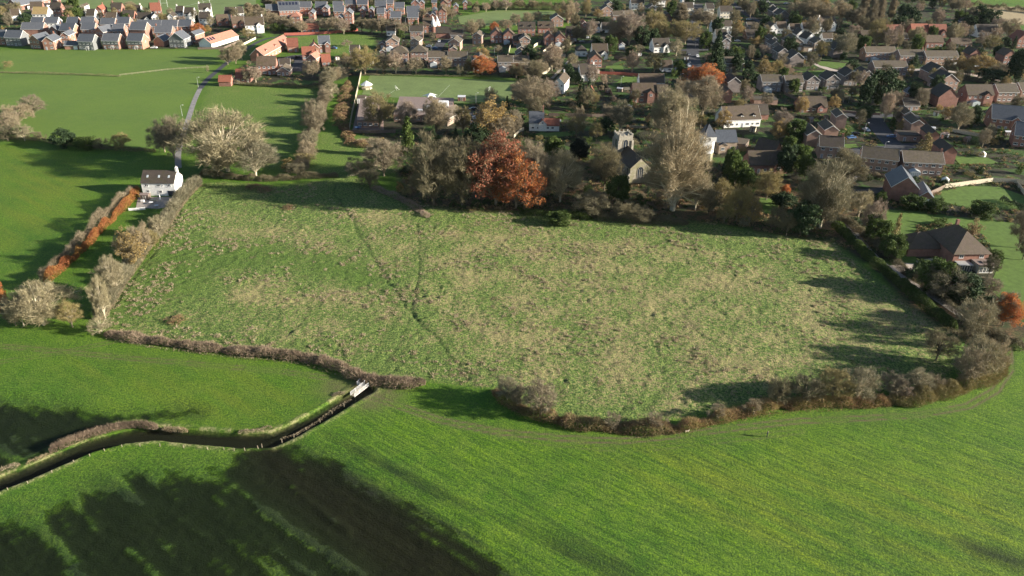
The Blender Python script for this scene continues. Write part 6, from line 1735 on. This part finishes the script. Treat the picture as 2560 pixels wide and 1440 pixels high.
# ================================================================ FENCES, CARS, LAMPS, BRIDGE, PEOPLE
fence([(300, 190), (360, 183), (420, 176), (480, 172), (522, 170)], 1.1, 'post_wood', 'pale post and rail fence across the upper left pasture', post=3.2, board=False, thick=.03)
fence([(904, 182), (896, 220), (888, 255), (880, 290), (874, 325)], 2.2, 'wood_pale', 'long pale board fence left of the football field')
fence([(711, 89), (800, 86), (860, 81), (895, 77)], 1.9, 'fence_red', 'long dark red fence above the small paddock')
fence([(1268, 150), (1276, 118)], 2, 'wood_pale', 'pale garden fence behind the brick gable house')
fence([(1326, 146), (1336, 118), (1352, 108)], 2, 'wood_pale', 'pale curved garden wall right of the stepped brick houses')
fence([(1358, 134), (1384, 112)], 2, 'wood_pale', 'pale slanting garden wall below the twin gables')
fence([(1364, 137), (1400, 124), (1424, 116), (1436, 104)], 2, 'wood_pale', 'long pale garden wall curving past the lawn')
fence([(1348, 188), (1366, 184), (1378, 172)], 2, 'wood_pale', 'pale curved wall at the end of the footpath')
fence([(860, 332), (920, 334), (990, 332)], 1.6, 'wood_dark', 'dark fence below the school playground')
fence([(2361, 471), (2420, 463), (2480, 455), (2540, 458), (2600, 472)], 1.9, 'wood_pale', 'pale board fence along the top of the right hand lawn')
fence([(2290, 505), (2361, 472)], 1.9, 'wood_dark', 'dark fence joining the slate roofed house to the pale fence')
fence([(2130, 432), (2228, 447)], 1.9, 'wood_dark', 'dark fence below the brick houses on the right')
fence([(2540, 462), (2570, 500), (2600, 540)], 1.8, 'wood_pale', 'short pale fence at the right edge by the lawn')
fence([(1372, 290), (1420, 291), (1480, 293), (1560, 292)], 1.7, 'wood_dark', 'dark garden fence behind the white cottage')
fence([(1535, 147), (1590, 148)], 1.8, 'wood_dark', 'dark fence right of the chalet house')
fence([(1500, 186), (1560, 188), (1600, 192)], 1.8, 'fence_red', 'reddish fence behind the village gardens')
fence([(1575, 320), (1680, 322)], 1.2, 'stone_pale', 'low stone churchyard wall behind the church tower', name='churchyard_wall', cat='wall', thick=.4)
fence([(1285, 345), (1300, 330), (1310, 326)], 1.6, 'wood_pale', 'pale fence left of the white cottage')
fence([(495, 124), (560, 123), (585, 112), (600, 104)], 1.5, 'wood_dark', 'dark fence around the pink roofed bungalow')
fence([(602, 117), (640, 98)], 1.6, 'wood_pale', 'pale fence right of the pink roofed bungalow')
fence([(870, 444), (900, 436), (945, 424)], 1.1, 'wood_pale', 'pale rail fence where the field path enters', board=False)
fence([(1860, 377), (1960, 410)], 1.8, 'wood_dark', 'dark fence below the flat roofed garage')
fence([(2480, 296), (2560, 300)], 1.8, 'wood_dark', 'dark fence behind the big slate roofed house')
fence([(2080, 280), (2200, 288)], 1.2, 'brick_pink', 'low brick wall along the upper curving street', name='garden_wall', cat='wall', thick=.25)
rg = random.Random(3)
for i, (a, b) in enumerate([((1960, 236), (2010, 262)), ((2050, 232), (2060, 262)), ((2100, 228), (2108, 256)), ((1955, 204), (1958, 225)), ((2300, 300), (2330, 330)), ((2380, 330), (2460, 345)), ((2360, 300), (2440, 290)), ((1980, 300), (1986, 330)), ((2160, 245), (2200, 246)), ((1700, 200), (1716, 235)),
                            ((1200, 150), (1240, 152)), ((1090, 150), (1100, 172)), ((1060, 152), (1070, 170)), ((1510, 205), (1530, 240)), ((1560, 225), (1660, 226)), ((1810, 195), (1860, 197)), ((1870, 130), (1880, 165)), ((2260, 115), (2300, 117)), ((2200, 118), (2230, 119)), ((1760, 95), (1770, 120))]):
    o = fence([a, b], 1.7, rg.choice(['wood_dark', 'wood_dark', 'wood_pale']), None)
    later(o, 'short garden fence', 'fence', 'garden fences', (a[0] + b[0]) / 2, (a[1] + b[1]) / 2)
# ---- cars
def car_proto(colr, est=False):
    root = link('car', None); L, W_ = 4.3, 1.78
    prof = [(-2.15, .35), (-2.15, .78), (-1.95, .92), (-1.35, .98), (-.75, 1.40), (-.3, 1.47), (.9 if not est else 1.5, 1.45), (1.75 if not est else 1.95, 1.02), (2.12, .9), (2.15, .35)]
    b = MB(); n = len(prof)
    def yw(z): return W_ / 2 * (1.0 if z < 1.0 else 0.80)
    for (x0, z0), (x1, z1) in zip(prof[:-1], prof[1:]): b.face([(x0, -yw(z0), z0), (x1, -yw(z1), z1), (x1, yw(z1), z1), (x0, yw(z0), z0)])
    b.face([(prof[-1][0], -W_/2, .35), (prof[0][0], -W_/2, .35), (prof[0][0], W_/2, .35), (prof[-1][0], W_/2, .35)])
    low = [p for p in prof if p[1] < 1.0 or p[1] in (1.02,)]
    for s in (-1, 1): b.face([(x, s * yw(z), z) for x, z in (prof if s > 0 else prof[::-1])])
    link('body', b.mesh('body', M['car_' + colr]), root)
    g = MB(); e = 1.35 if not est else 1.8
    for s in (-1, 1): g.hull8([(-1.05, s * .80 - .03, 1.02), (e, s * .80 - .03, 1.02), (e, s * .80 + .03, 1.02), (-1.05, s * .80 + .03, 1.02), (-.65, s * .735 - .02, 1.38), (e - .35, s * .735 - .02, 1.38), (e - .35, s * .735 + .02, 1.38), (-.65, s * .735 + .02, 1.38)])
    g.face([(-1.33, -.68, 1.01), (-1.33, .68, 1.01), (-.80, .6, 1.42), (-.80, -.6, 1.42)][::-1]); g.face([(prof[6][0] + .12, -.58, 1.42), (prof[6][0] + .12, .58, 1.42), (prof[7][0] + .02, .66, 1.06), (prof[7][0] + .02, -.66, 1.06)][::-1])
    link('window', g.mesh('car_glass', M['glass']), root)
    for x in (-1.35, 1.35):
        for s in (-1, 1):
            w_ = MB(); w_.tube((0, -.11, 0), (0, .11, 0), .33, .33, 14); wo_ = link('wheel', w_.mesh('wheel', M['tyre']), root, (x, s * .80, .33)); h_ = MB(); h_.tube((0, -.125, 0), (0, .125, 0), .18, .18, 10); link('rim', h_.mesh('rim', M['metal']), wo_)
    for s in (-1, 1):
        h = MB(); h.box(-2.17, -2.08, s * .62 - .17, s * .62 + .17, .62, .76); link('headlight', h.mesh('headlight', M['flat_pale']), root)
    return root
CARP = {}
def copy_tree(o, parent=None):
    c = o.copy(); col.objects.link(c); c.parent = parent
    for k in list(o.children): copy_tree(k, c)
    return c
def car(px, py, yaw, colr, label, est=False):
    k = (colr, est); x, y = G(px, py)
    if k not in CARP: o = CARP[k] = car_proto(colr, est)
    else: o = copy_tree(CARP[k])
    o.location = (x, y, .04); o.rotation_euler = (0, 0, math.radians(yaw)); tag(o, label, 'car', 'parked cars')
for c in [(2147, 300, 100, 'white', 'white car standing in the curving street, upper of the two there'), (2165, 327, 105, 'silver', 'pale car in the curving street beside the lamp post'), (2228, 344, -8, 'blue', 'pale blue estate car parked right of the street junction', True), (2128, 346, 10, 'blue', 'dark blue car on the drive nearest the street corner'), (2138, 337, -6, 'black', 'black car behind the dark blue one on the drive'),
          (2160, 287, 80, 'black', 'dark car at the top of the curving street'), (2133, 184, -8, 'silver', 'silver car behind the gabled houses by the green'), (2054, 140, 20, 'blue', 'blue car beside the small green'), (1722, 166, 95, 'white', 'white van like car at the road edge below the bend', True), (1743, 142, 90, 'white', 'white car on the village road facing the bend'), (1722, 138, 90, 'grey', 'grey car left of the white one on the village road'),
          (1872, 50, 5, 'silver', 'silver car beside the dark stepped terrace'), (1570, 269, -10, 'silver', 'pale car parked in front of the red brick house'), (1717, 226, 80, 'white', 'white car under the bare tree on the village road'), (1717, 244, 80, 'red', 'red car under the bare tree on the village road'), (1270, 146, 0, 'blue', 'blue car behind the long grey brick row'), (1469, 96, 80, 'white', 'white car parked in the brick close'), (1455, 106, 0, 'grey', 'grey car beside the brick close'),
          (1098, 105, 95, 'silver', 'silver car in the cul de sac behind the football field'), (1072, 118, 0, 'white', 'white car left of the cul de sac'), (1086, 122, 0, 'blue', 'blue car low in the cul de sac'), (52, 114, 20, 'silver', 'silver car in front of the grey clad new house'), (720, 148, 5, 'grey', 'grey car in the pink roofed courtyard'), (655, 140, 10, 'silver', 'silver car left of the long pink roof'), (660, 133, 10, 'white', 'white car left of the long pink roof'),
          (835, 122, -20, 'blue', 'blue car beside the slate roofed house'), (1183, 275, 10, 'black', 'black car in the school car park'), (1185, 297, -80, 'silver', 'silver car in the school car park'), (1843, 104, 0, 'silver', 'silver car between the white houses'), (1392, 305, 0, 'white', 'white car behind the white cottage'), (1965, 10, 20, 'silver', 'silver car on the far top road'), (1350, 78, 80, 'red', 'red car between the brick terraces'), (385, 121, 0, 'white', 'small white car at the edge of the left pasture')]:
    car(*c)
# ---- street lamps
def lamp(px, py, h, label):
    x, y = G(px, py); o = link('street_lamp', None, loc=(x, y, 0)); p = MB(); p.tube((0, 0, 0), (0, 0, h), .09, .05, 8); p.tube((0, 0, h), (.9, 0, h + .15), .04, .04, 6); link('pole', p.mesh('pole', M['metal']), o); q = MB(); q.box(.75, 1.45, -.13, .13, h + .08, h + .22); link('lamp_head', q.mesh('lamp_head', M['white']), o); tag(o, label, 'street lamp', 'street lamps')
for px, py, lb in [(2208, 384, 'street lamp in the turning head of the curving street'), (2160, 335, 'street lamp beside the pale car in the curving street'), (1738, 120, 'street lamp at the village road junction'), (1718, 178, 'street lamp left of the village road'), (1700, 208, 'street lamp beside the copper orange tree'), (1603, 110, 'street lamp below the tall birch'), (1436, 100, 'street lamp in front of the dormered brick house'),
                   (1014, 62, 'street lamp behind the hedge of the brick estate'), (1236, 140, 'street lamp behind the grey brick row'), (1006, 122, 'street lamp above the hipped brick houses'), (1078, 132, 'street lamp at the cul de sac mouth'), (1190, 258, 'white topped lamp post beside the football field'), (2121, 258, 'street lamp in front of the dark hedge by the gabled houses'), (496, 218, 'pole beside the top of the pale lane'), (456, 290, 'thin pole left of the pale lane'), (717, 168, 'lamp in the pink roofed courtyard'), (1552, 215, 'white post in the village garden')]:
    lamp(px, py, 5.5, lb)
# ---- goals
x, y = G(990, 226)
def goal(x, y, rz, w_, h, d, label):
    o = link('football_goal', None, loc=(x, y, 0), rz=rz); f = MB()
    for s in (-w_/2, w_/2): f.tube((s, 0, 0), (s, 0, h), .06, .06, 6); f.tube((s, 0, h), (s, d, 0), .04, .04, 5); f.tube((s, 0, 0), (s, d, 0), .04, .04, 5)
    f.tube((-w_/2, 0, h), (w_/2, 0, h), .06, .06, 6); f.tube((-w_/2, d, 0), (w_/2, d, 0), .04, .04, 5); link('frame', f.mesh('frame', M['white']), o); n_ = MB()
    for i in range(12): a = -w_/2 + w_ * i / 11; n_.tube((a, 0, h), (a, d, 0), .012, .012, 3)
    for i in range(1, 6): k = i / 6; n_.tube((-w_/2, d * k, h * (1 - k)), (w_/2, d * k, h * (1 - k)), .012, .012, 3)
    link('net', n_.mesh('net', M['white']), o); tag(o, label, 'goal')
goal(*G(990, 224), math.radians(-70), 3.7, 1.9, 1.6, 'small white football goal on the field beside the gazebo'); goal(*G(1226, 226), math.radians(100), 3.7, 1.9, 1.6, 'white goal at the right end of the football field')
for px, py, tp, lb in ((519, 23, 0, 'right post pair of the rugby goal on the sports ground'), (411, 17, 0, 'rugby goal at the left part of the sports ground')):
    x, y = G(px, py); o = link('rugby_posts', None, loc=(x, y, 0)); f = MB()
    for s in (-2.8, 2.8): f.tube((s, 0, 0), (s, 0, 10), .09, .06, 6)
    f.tube((-2.8, 0, 3), (2.8, 0, 3), .07, .07, 6); link('frame', f.mesh('frame', M['white']), o); tag(o, lb, 'rugby posts')
# ---- footbridge with gates
def bridge():
    def panel(o, A, B, h, name):
        f = MB(); A = Vector((*A, 0)); B = Vector((*B, 0)); d = (B - A); L = d.length; d.normalize(); k = max(1, int(L / 1.6)); n = Vector((-d.y, d.x, 0)) * .03
        for i in range(k + 1): p = A + d * L * i / k; f.tube(p, p + Vector((0, 0, h)), .045, .045, 6)
        for z in (.15, h * .38, h * .68, h - .05): f.tube(A + Vector((0, 0, z)), B + Vector((0, 0, z)), .028, .028, 5)
        for i in range(k * 4): p = A + d * L * i / (k * 4); f.tube(p + Vector((0, 0, .15)), p + Vector((0, 0, h - .05)), .014, .014, 4)
        link(name, f.mesh(name, M['white']), o)
    a, b = G(887, 993), G(922, 966); o = link('footbridge', None, loc=(0, 0, 0)); dx, dy = b[0] - a[0], b[1] - a[1]; L = math.hypot(dx, dy); nx_, ny_ = -dy / L * 1.3, dx / L * 1.3
    panel(o, a, b, 1.15, 'railing'); panel(o, (a[0] + nx_, a[1] + ny_), (b[0] + nx_, b[1] + ny_), 1.15, 'railing'); m = MB()
    m.hull8([(a[0], a[1], .05), (b[0], b[1], .05), (b[0] + nx_, b[1] + ny_, .05), (a[0] + nx_, a[1] + ny_, .05), (a[0], a[1], .15), (b[0], b[1], .15), (b[0] + nx_, b[1] + ny_, .15), (a[0] + nx_, a[1] + ny_, .15)]); link('deck', m.mesh('deck', M['post_wood']), o)
    tag(o, 'white railed footbridge where the stream meets the hedge', 'footbridge')
    o = link('field_gate', None); panel(o, G(893, 963), G(914, 970), 1.1, 'gate'); panel(o, G(893, 963), G(902, 954), 1.1, 'gate_return'); f = MB(); x, y = G(912, 962); f.tube((x, y, 0), (x, y, 1.4), .08, .08); link('post', f.mesh('post', M['white']), o); tag(o, 'white kissing gate beside the footbridge', 'gate')
bridge()
# posts along the lower stream bank
pm = MB(); pm.tube((0, 0, -.3), (0.03, 0, .8), .07, .06, 6); pmesh = pm.mesh('stream_post', M['post_wood'])
SP = [(20, 1222), (70, 1205), (130, 1178), (185, 1152), (225, 1137), (262, 1124), (305, 1114), (350, 1112), (400, 1112), (460, 1116), (520, 1120), (560, 1120), (585, 1122), (612, 1121), (645, 1116), (705, 1100), (735, 1087), (765, 1070), (800, 1050), (830, 1028), (860, 1010), (655, 1112)]
for i, (px, py) in enumerate(SP):
    x, y = G(px, py + 4); o = link('fence_post', pmesh, loc=(x, y, -.05), rz=i); o.rotation_euler = (math.radians((i * 37) % 11 - 5), math.radians((i * 53) % 13 - 6), i); later(o, 'pale wooden post', 'post', 'wooden posts along the stream', px, py)
# ---- garden things by the farmhouse
def box_thing(name, px, py, sz, mat, label, cat, rz=0, z=0):
    x, y = G(px, py); a, b, c = sz; m = MB(); m.box(-a/2, a/2, -b/2, b/2, .12, c * .88); m.box(-a/2 - .05, a/2 + .05, -b/2 - .05, b/2 + .05, c * .88, c); [m.box(sx * a * .42 - .05, sx * a * .42 + .05, sy * b * .42 - .05, sy * b * .42 + .05, 0, .12) for sx in (-1, 1) for sy in (-1, 1)]
    o = link(name, m.mesh(name, M[mat]), loc=(x, y, z), rz=rz); tag(o, label, cat)
shed(362, 500, 3.2, 2.2, 1.9, 'wood_dark', 'flat_brown', 'grey shed against the foot of the white farmhouse')
def table(px, py, mat, label, r_=.8):
    x, y = G(px, py); o = link('garden_table', None, loc=(x, y, .06)); t = MB(); t.tube((0, 0, .7), (0, 0, .75), r_, r_, 16); link('top', t.mesh('top', M[mat]), o)
    for i in range(4): l = MB(); a = i * math.pi/2; l.tube((r_ * .7 * math.cos(a), r_ * .7 * math.sin(a), 0), (r_ * .6 * math.cos(a), r_ * .6 * math.sin(a), .7), .03, .03, 5); link('leg', l.mesh('leg', M['metal']), o)
    tag(o, label, 'table')
table(378, 510, 'white', 'round white garden table on the farmhouse patio'); table(392, 518, 'glass_pale', 'round glass garden table behind the parasol')
x, y = G(402, 505); o = link('parasol', None, loc=(x, y, .05)); c_ = MB(); c_.tube((0, 0, .9), (0, 0, 3.0), .38, .06, 10); link('canopy', c_.mesh('canopy', M['canvas']), o); c_ = MB(); c_.tube((0, 0, 0), (0, 0, 3.1), .04, .04, 6); c_.tube((0, 0, 0), (0, 0, .12), .3, .3, 10); link('pole', c_.mesh('pole', M['wood_pale']), o); tag(o, 'closed cream parasol on the farmhouse patio', 'parasol')
box_thing('garden_bench', 385, 503, (2.4, .6, .8), 'wood_pale', 'pale wooden bench against the farmhouse wall', 'bench'); box_thing('planter', 357, 505, (1.2, .8, .8), 'canvas', 'white planter at the left of the patio', 'planter')
fence([(322, 527), (342, 526), (363, 524)], 1.0, 'white', 'short white fence across the farmhouse garden'); fence([(424, 502), (446, 490), (462, 478)], .9, 'wood_pale', 'pale low fence right of the farmhouse')
# small tent, trampoline and stalls in gardens
for px, py, nm, lb in [(2455, 390, 'garden_tent', 'small white tent on the garden lawn among right hand shrubs'), (2362, 455, 'garden_tent', 'small white play tent by the pale fence')]:
    x, y = G(px, py); o = link(nm, None, loc=(x, y, 0)); m = MB(); m.tube((0, 0, 0), (0, 0, 1.3), 1.6, 1.5, 8); m.tube((0, 0, 1.3), (0, 0, 2.4), 1.6, .1, 8); link('canvas', m.mesh('canvas', M['canvas']), o); tag(o, lb, 'tent')
for px, py, lb in [(1462, 137, 'blue trampoline beside the dark hipped roof house'), (895, 322, 'round pale trampoline below the school playground')]:
    x, y = G(px, py); o = link('trampoline', None, loc=(x, y, 0)); m = MB(); m.tube((0, 0, .8), (0, 0, .9), 1.7, 1.7, 18); link('mat', m.mesh('mat', M['car_blue']), o); m = MB(); [m.tube((1.65 * math.cos(a), 1.65 * math.sin(a), 0), (1.65 * math.cos(a), 1.65 * math.sin(a), 2.4), .035, .035, 5) for a in [i * math.pi / 3 for i in range(6)]]; link('leg', m.mesh('leg', M['metal']), o); tag(o, lb, 'trampoline')
for px, py in [(1620, 228), (1548, 230), (1520, 232), (1340, 200), (1880, 330), (2065, 300), (2028, 306), (2365, 345), (2420, 355), (2520, 340), (2330, 330), (1690, 180), (1716, 150), (1850, 150), (2300, 260), (2340, 290), (1495, 185), (1230, 168), (1110, 170), (1010, 158), (1160, 150), (930, 160), (2405, 300), (2290, 345), (1600, 140), (1985, 130), (2090, 120), (2205, 165), (2440, 175), (1660, 230), (1410, 142), (1330, 130), (620, 62), (470, 66), (610, 45), (300, 66), (845, 150), (1800, 150)]:
    shed(px, py, rg.uniform(2, 3.2), rg.uniform(1.6, 2.6), 1.9, rg.choice(['wood_dark', 'wood_pale', 'render_white', 'brick_pink']), rg.choice(['flat_pale', 'flat_brown', 'tile_grey', 'flat_brown']), None, yaw=rg.uniform(-.6, .6))
# ---- the walker and the dog
def person(px, py):
    x, y = G(px, py); me = bpy.data.meshes.new('person')
    J = dict(pel=(0, 0, .95), chest=(0, .02, 1.32), neck=(0, .02, 1.48), head=(0, 0, 1.62), hipL=(-.10, 0, .90), kneeL=(-.11, -.10, .50), ankL=(-.10, .02, .09), toeL=(-.10, -.15, .04), hipR=(.10, 0, .90), kneeR=(.11, .06, .48), ankR=(.10, .20, .10), toeR=(.10, .06, .04),
             shL=(-.19, .02, 1.42), elL=(-.25, .05, 1.14), wrL=(-.22, -.10, .92), hdL=(-.21, -.15, .85), shR=(.19, .02, 1.42), elR=(.26, .0, 1.14), wrR=(.24, .08, .90), hdR=(.24, .09, .82), crown=(0, -.01, 1.72))
    R_ = dict(pel=.17, chest=.19, neck=.065, head=.105, crown=.07, hipL=.10, hipR=.10, kneeL=.065, kneeR=.065, ankL=.05, ankR=.05, toeL=.04, toeR=.04, shL=.08, shR=.08, elL=.055, elR=.055, wrL=.042, wrR=.042, hdL=.04, hdR=.04)
    ks = list(J); E = [('pel', 'chest'), ('chest', 'neck'), ('neck', 'head'), ('head', 'crown'), ('pel', 'hipL'), ('hipL', 'kneeL'), ('kneeL', 'ankL'), ('ankL', 'toeL'), ('pel', 'hipR'), ('hipR', 'kneeR'), ('kneeR', 'ankR'), ('ankR', 'toeR'), ('chest', 'shL'), ('shL', 'elL'), ('elL', 'wrL'), ('wrL', 'hdL'), ('chest', 'shR'), ('shR', 'elR'), ('elR', 'wrR'), ('wrR', 'hdR')]
    me.from_pydata([J[k] for k in ks], [(ks.index(a), ks.index(b)) for a, b in E], []); me.materials.append(M['coat']); o = link('person', me, loc=(x, y, .02), rz=math.radians(60)); mo = o.modifiers.new('skin', 'SKIN')
    me.skin_vertices[0].data[0].use_root = True
    for i, k in enumerate(ks): me.skin_vertices[0].data[i].radius = (R_[k], R_[k])
    s = o.modifiers.new('sub', 'SUBSURF'); s.levels = s.render_levels = 1
    f = MB(); f.tube((0, -.02, 1.56), (0, -.02, 1.66), .085, .1, 10); fo = link('face', f.mesh('face', M['skin']), o, (0, -.05, 0)); h = MB(); h.tube((0, .01, 1.66), (0, .01, 1.79), .125, .09, 10); link('hat', h.mesh('hat', M['wood_dark']), o)
    tag(o, 'person in a dark coat walking on the green field below the hedge', 'person')
person(1917, 1093)
def dog(px, py):
    x, y = G(px, py); me = bpy.data.meshes.new('dog'); J = [(.0, 0, .42), (.28, 0, .45), (.42, 0, .56), (.52, 0, .66), (.68, 0, .62), (-.3, 0, .44), (-.5, 0, .56), (.27, .09, .25), (.27, .09, .03), (.30, -.09, .25), (.32, -.09, .03), (-.28, .09, .28), (-.34, .09, .16), (-.28, .09, .03), (-.28, -.09, .28), (-.36, -.09, .16), (-.33, -.09, .03)]
    E = [(0, 1), (1, 2), (2, 3), (3, 4), (0, 5), (5, 6), (1, 7), (7, 8), (1, 9), (9, 10), (5, 11), (11, 12), (12, 13), (5, 14), (14, 15), (15, 16)]; Rr = [.12, .14, .09, .09, .04, .11, .025, .05, .03, .05, .03, .06, .035, .03, .06, .035, .03]
    me.from_pydata(J, E, []); me.materials.append(M['fur']); o = link('dog', me, loc=(x, y, .0), rz=math.radians(10)); o.modifiers.new('skin', 'SKIN'); me.skin_vertices[0].data[0].use_root = True
    for i, v in enumerate(Rr): me.skin_vertices[0].data[i].radius = (v, v)
    s = o.modifiers.new('sub', 'SUBSURF'); s.levels = s.render_levels = 1; tag(o, 'small pale dog on the grass at the foot of the rusty hedge', 'dog')
dog(1717, 1081)
# ================================================================ LABELS for everything that has look-alikes
LAND = [(1560, 400, 'the church'), (1100, 222, 'the football field'), (1775, 350, 'the white tower house'), (480, 10, 'the rugby posts'), (560, 100, 'the pink roofed bungalow'), (775, 76, 'the red roofed pavilion'), (1090, 75, 'the white oast cones'), (1358, 310, 'the white cottage'),
        (2420, 640, 'the red hipped house'), (2170, 310, 'the curving street'), (2200, 210, 'the massive dark evergreen'), (2110, 140, 'the small village green'), (1740, 140, 'the village road junction'), (1400, 210, 'the big white gabled house'), (400, 470, 'the white farmhouse'), (90, 100, 'the new estate left end'),
        (330, 100, 'the new estate middle'), (230, 60, 'the mossy golden roof'), (690, 150, 'the pink roofed courtyard'), (780, 330, 'the paddock strip'), (60, 300, 'the left field hedge'), (1000, 290, 'the flat roofed school'), (730, 30, 'the solar roofed school'), (880, 50, 'the brick estate left part'), (1000, 50, 'the brick estate middle'), (1120, 40, 'the brick estate right part'),
        (1300, 50, 'the park'), (1370, 100, 'the twin gabled semis'), (1500, 130, 'the chalet house'), (1650, 70, 'the tall pink birch'), (1780, 40, 'the cream gabled row'), (1940, 50, 'the dark stepped terrace'), (2060, 70, 'the big white house'), (2180, 40, 'the tall poplars'), (2320, 90, 'the red roofed bungalows'), (2450, 80, 'the white house by the stubble field'),
        (2280, 150, 'the long brick terraces'), (2440, 170, 'the golden trees'), (2440, 250, 'the big white conservatory'), (2520, 330, 'the big slate roofed houses'), (2280, 320, 'the stepped brick gables'), (2370, 390, 'the white garden tent'), (2280, 480, 'the slate roofed gable house'), (2000, 480, 'the large pale field corner tree'), (1910, 420, 'the low red house'), (1760, 210, 'the copper orange tree'), (1640, 240, 'the white long bungalow'),
        (1290, 480, 'the orange tree'), (1290, 170, 'the grey brick row'), (2430, 880, 'the lower right scrub corner'), (2100, 1000, 'the lower right bare trees'), (1330, 1010, 'the lower hedge left end'), (1600, 1060, 'the hedge bend'), (110, 780, 'the orange hedge end'), (320, 640, 'the farmhouse garden'), (180, 1160, 'the stream left end'), (450, 1110, 'the stream middle'), (720, 1080, 'the stream bend'), (640, 470, 'the top left of the rough field'), (440, 800, 'the lower left of the rough field'), (1220, 720, 'the middle of the rough field'), (2060, 240, 'the grey gabled row'), (1870, 310, 'the dormered white house'), (1960, 360, 'the golden garden tree'), (1660, 480, 'the giant plane tree'), (590, 50, 'the sports ground corner'), (440, 50, 'the big white village houses'), (1830, 240, 'the grey gables by the copper tree'), (1180, 110, 'the brick semis above the football field'), (960, 150, 'the hipped brick houses')]
ORD = ['', 'first', 'second', 'third', 'fourth', 'fifth', 'sixth', 'seventh', 'eighth', 'ninth', 'tenth', 'eleventh', 'twelfth', 'thirteenth', 'fourteenth', 'fifteenth', 'sixteenth', 'seventeenth', 'eighteenth', 'nineteenth', 'twentieth', 'twenty-first', 'twenty-second', 'twenty-third', 'twenty-fourth', 'twenty-fifth', 'twenty-sixth', 'twenty-seventh', 'twenty-eighth', 'twenty-ninth', 'thirtieth']
groups = {}
for o, look, cat, grp, px, py in TAGGED:
    lm = min(LAND, key=lambda l: ((l[0] - px) * 1.0) ** 2 + ((l[1] - py) * 1.9) ** 2)[2]
    groups.setdefault((look, lm), []).append((px, o, cat, grp))
for (look, lm), L in groups.items():
    L.sort(key=lambda q: q[0])
    for i, (px, o, cat, grp) in enumerate(L):
        if len(L) == 1: s = '%s near %s' % (look, lm)
        elif len(L) == 2: s = '%s %s near %s' % (('left', 'right')[i], look, lm)
        else: s = '%s from left, %s near %s' % (ORD[i + 1], look, lm)
        if len(s.split()) > 16: s = s.replace(' gable fronted', ' gabled').replace(' rendered', '').replace(' tiled', '').replace(' with ', ', ')
        if len(s.split()) > 16: s = s.replace(' near the ', ' near ')
        tag(o, s, cat, grp)
# ================================================================ AIR: far things fade a little towards pale blue
hz = MB(); hz.box(-1000, 1000, -60, 1500, -8, 150)
m_ = bpy.data.materials.new('haze'); m_.use_nodes = True; t_ = m_.node_tree; t_.nodes.clear(); o_ = t_.nodes.new("ShaderNodeOutputMaterial"); v_ = t_.nodes.new("ShaderNodeVolumePrincipled")
v_.inputs['Color'].default_value = (0.80, 0.88, 1.0, 1); v_.inputs['Density'].default_value = 0.00001; v_.inputs['Anisotropy'].default_value = 0.2
t_.links.new(v_.outputs[0], o_.inputs['Volume']); ho = link('haze', hz.mesh('haze', m_)); tag(ho, kind='stuff')
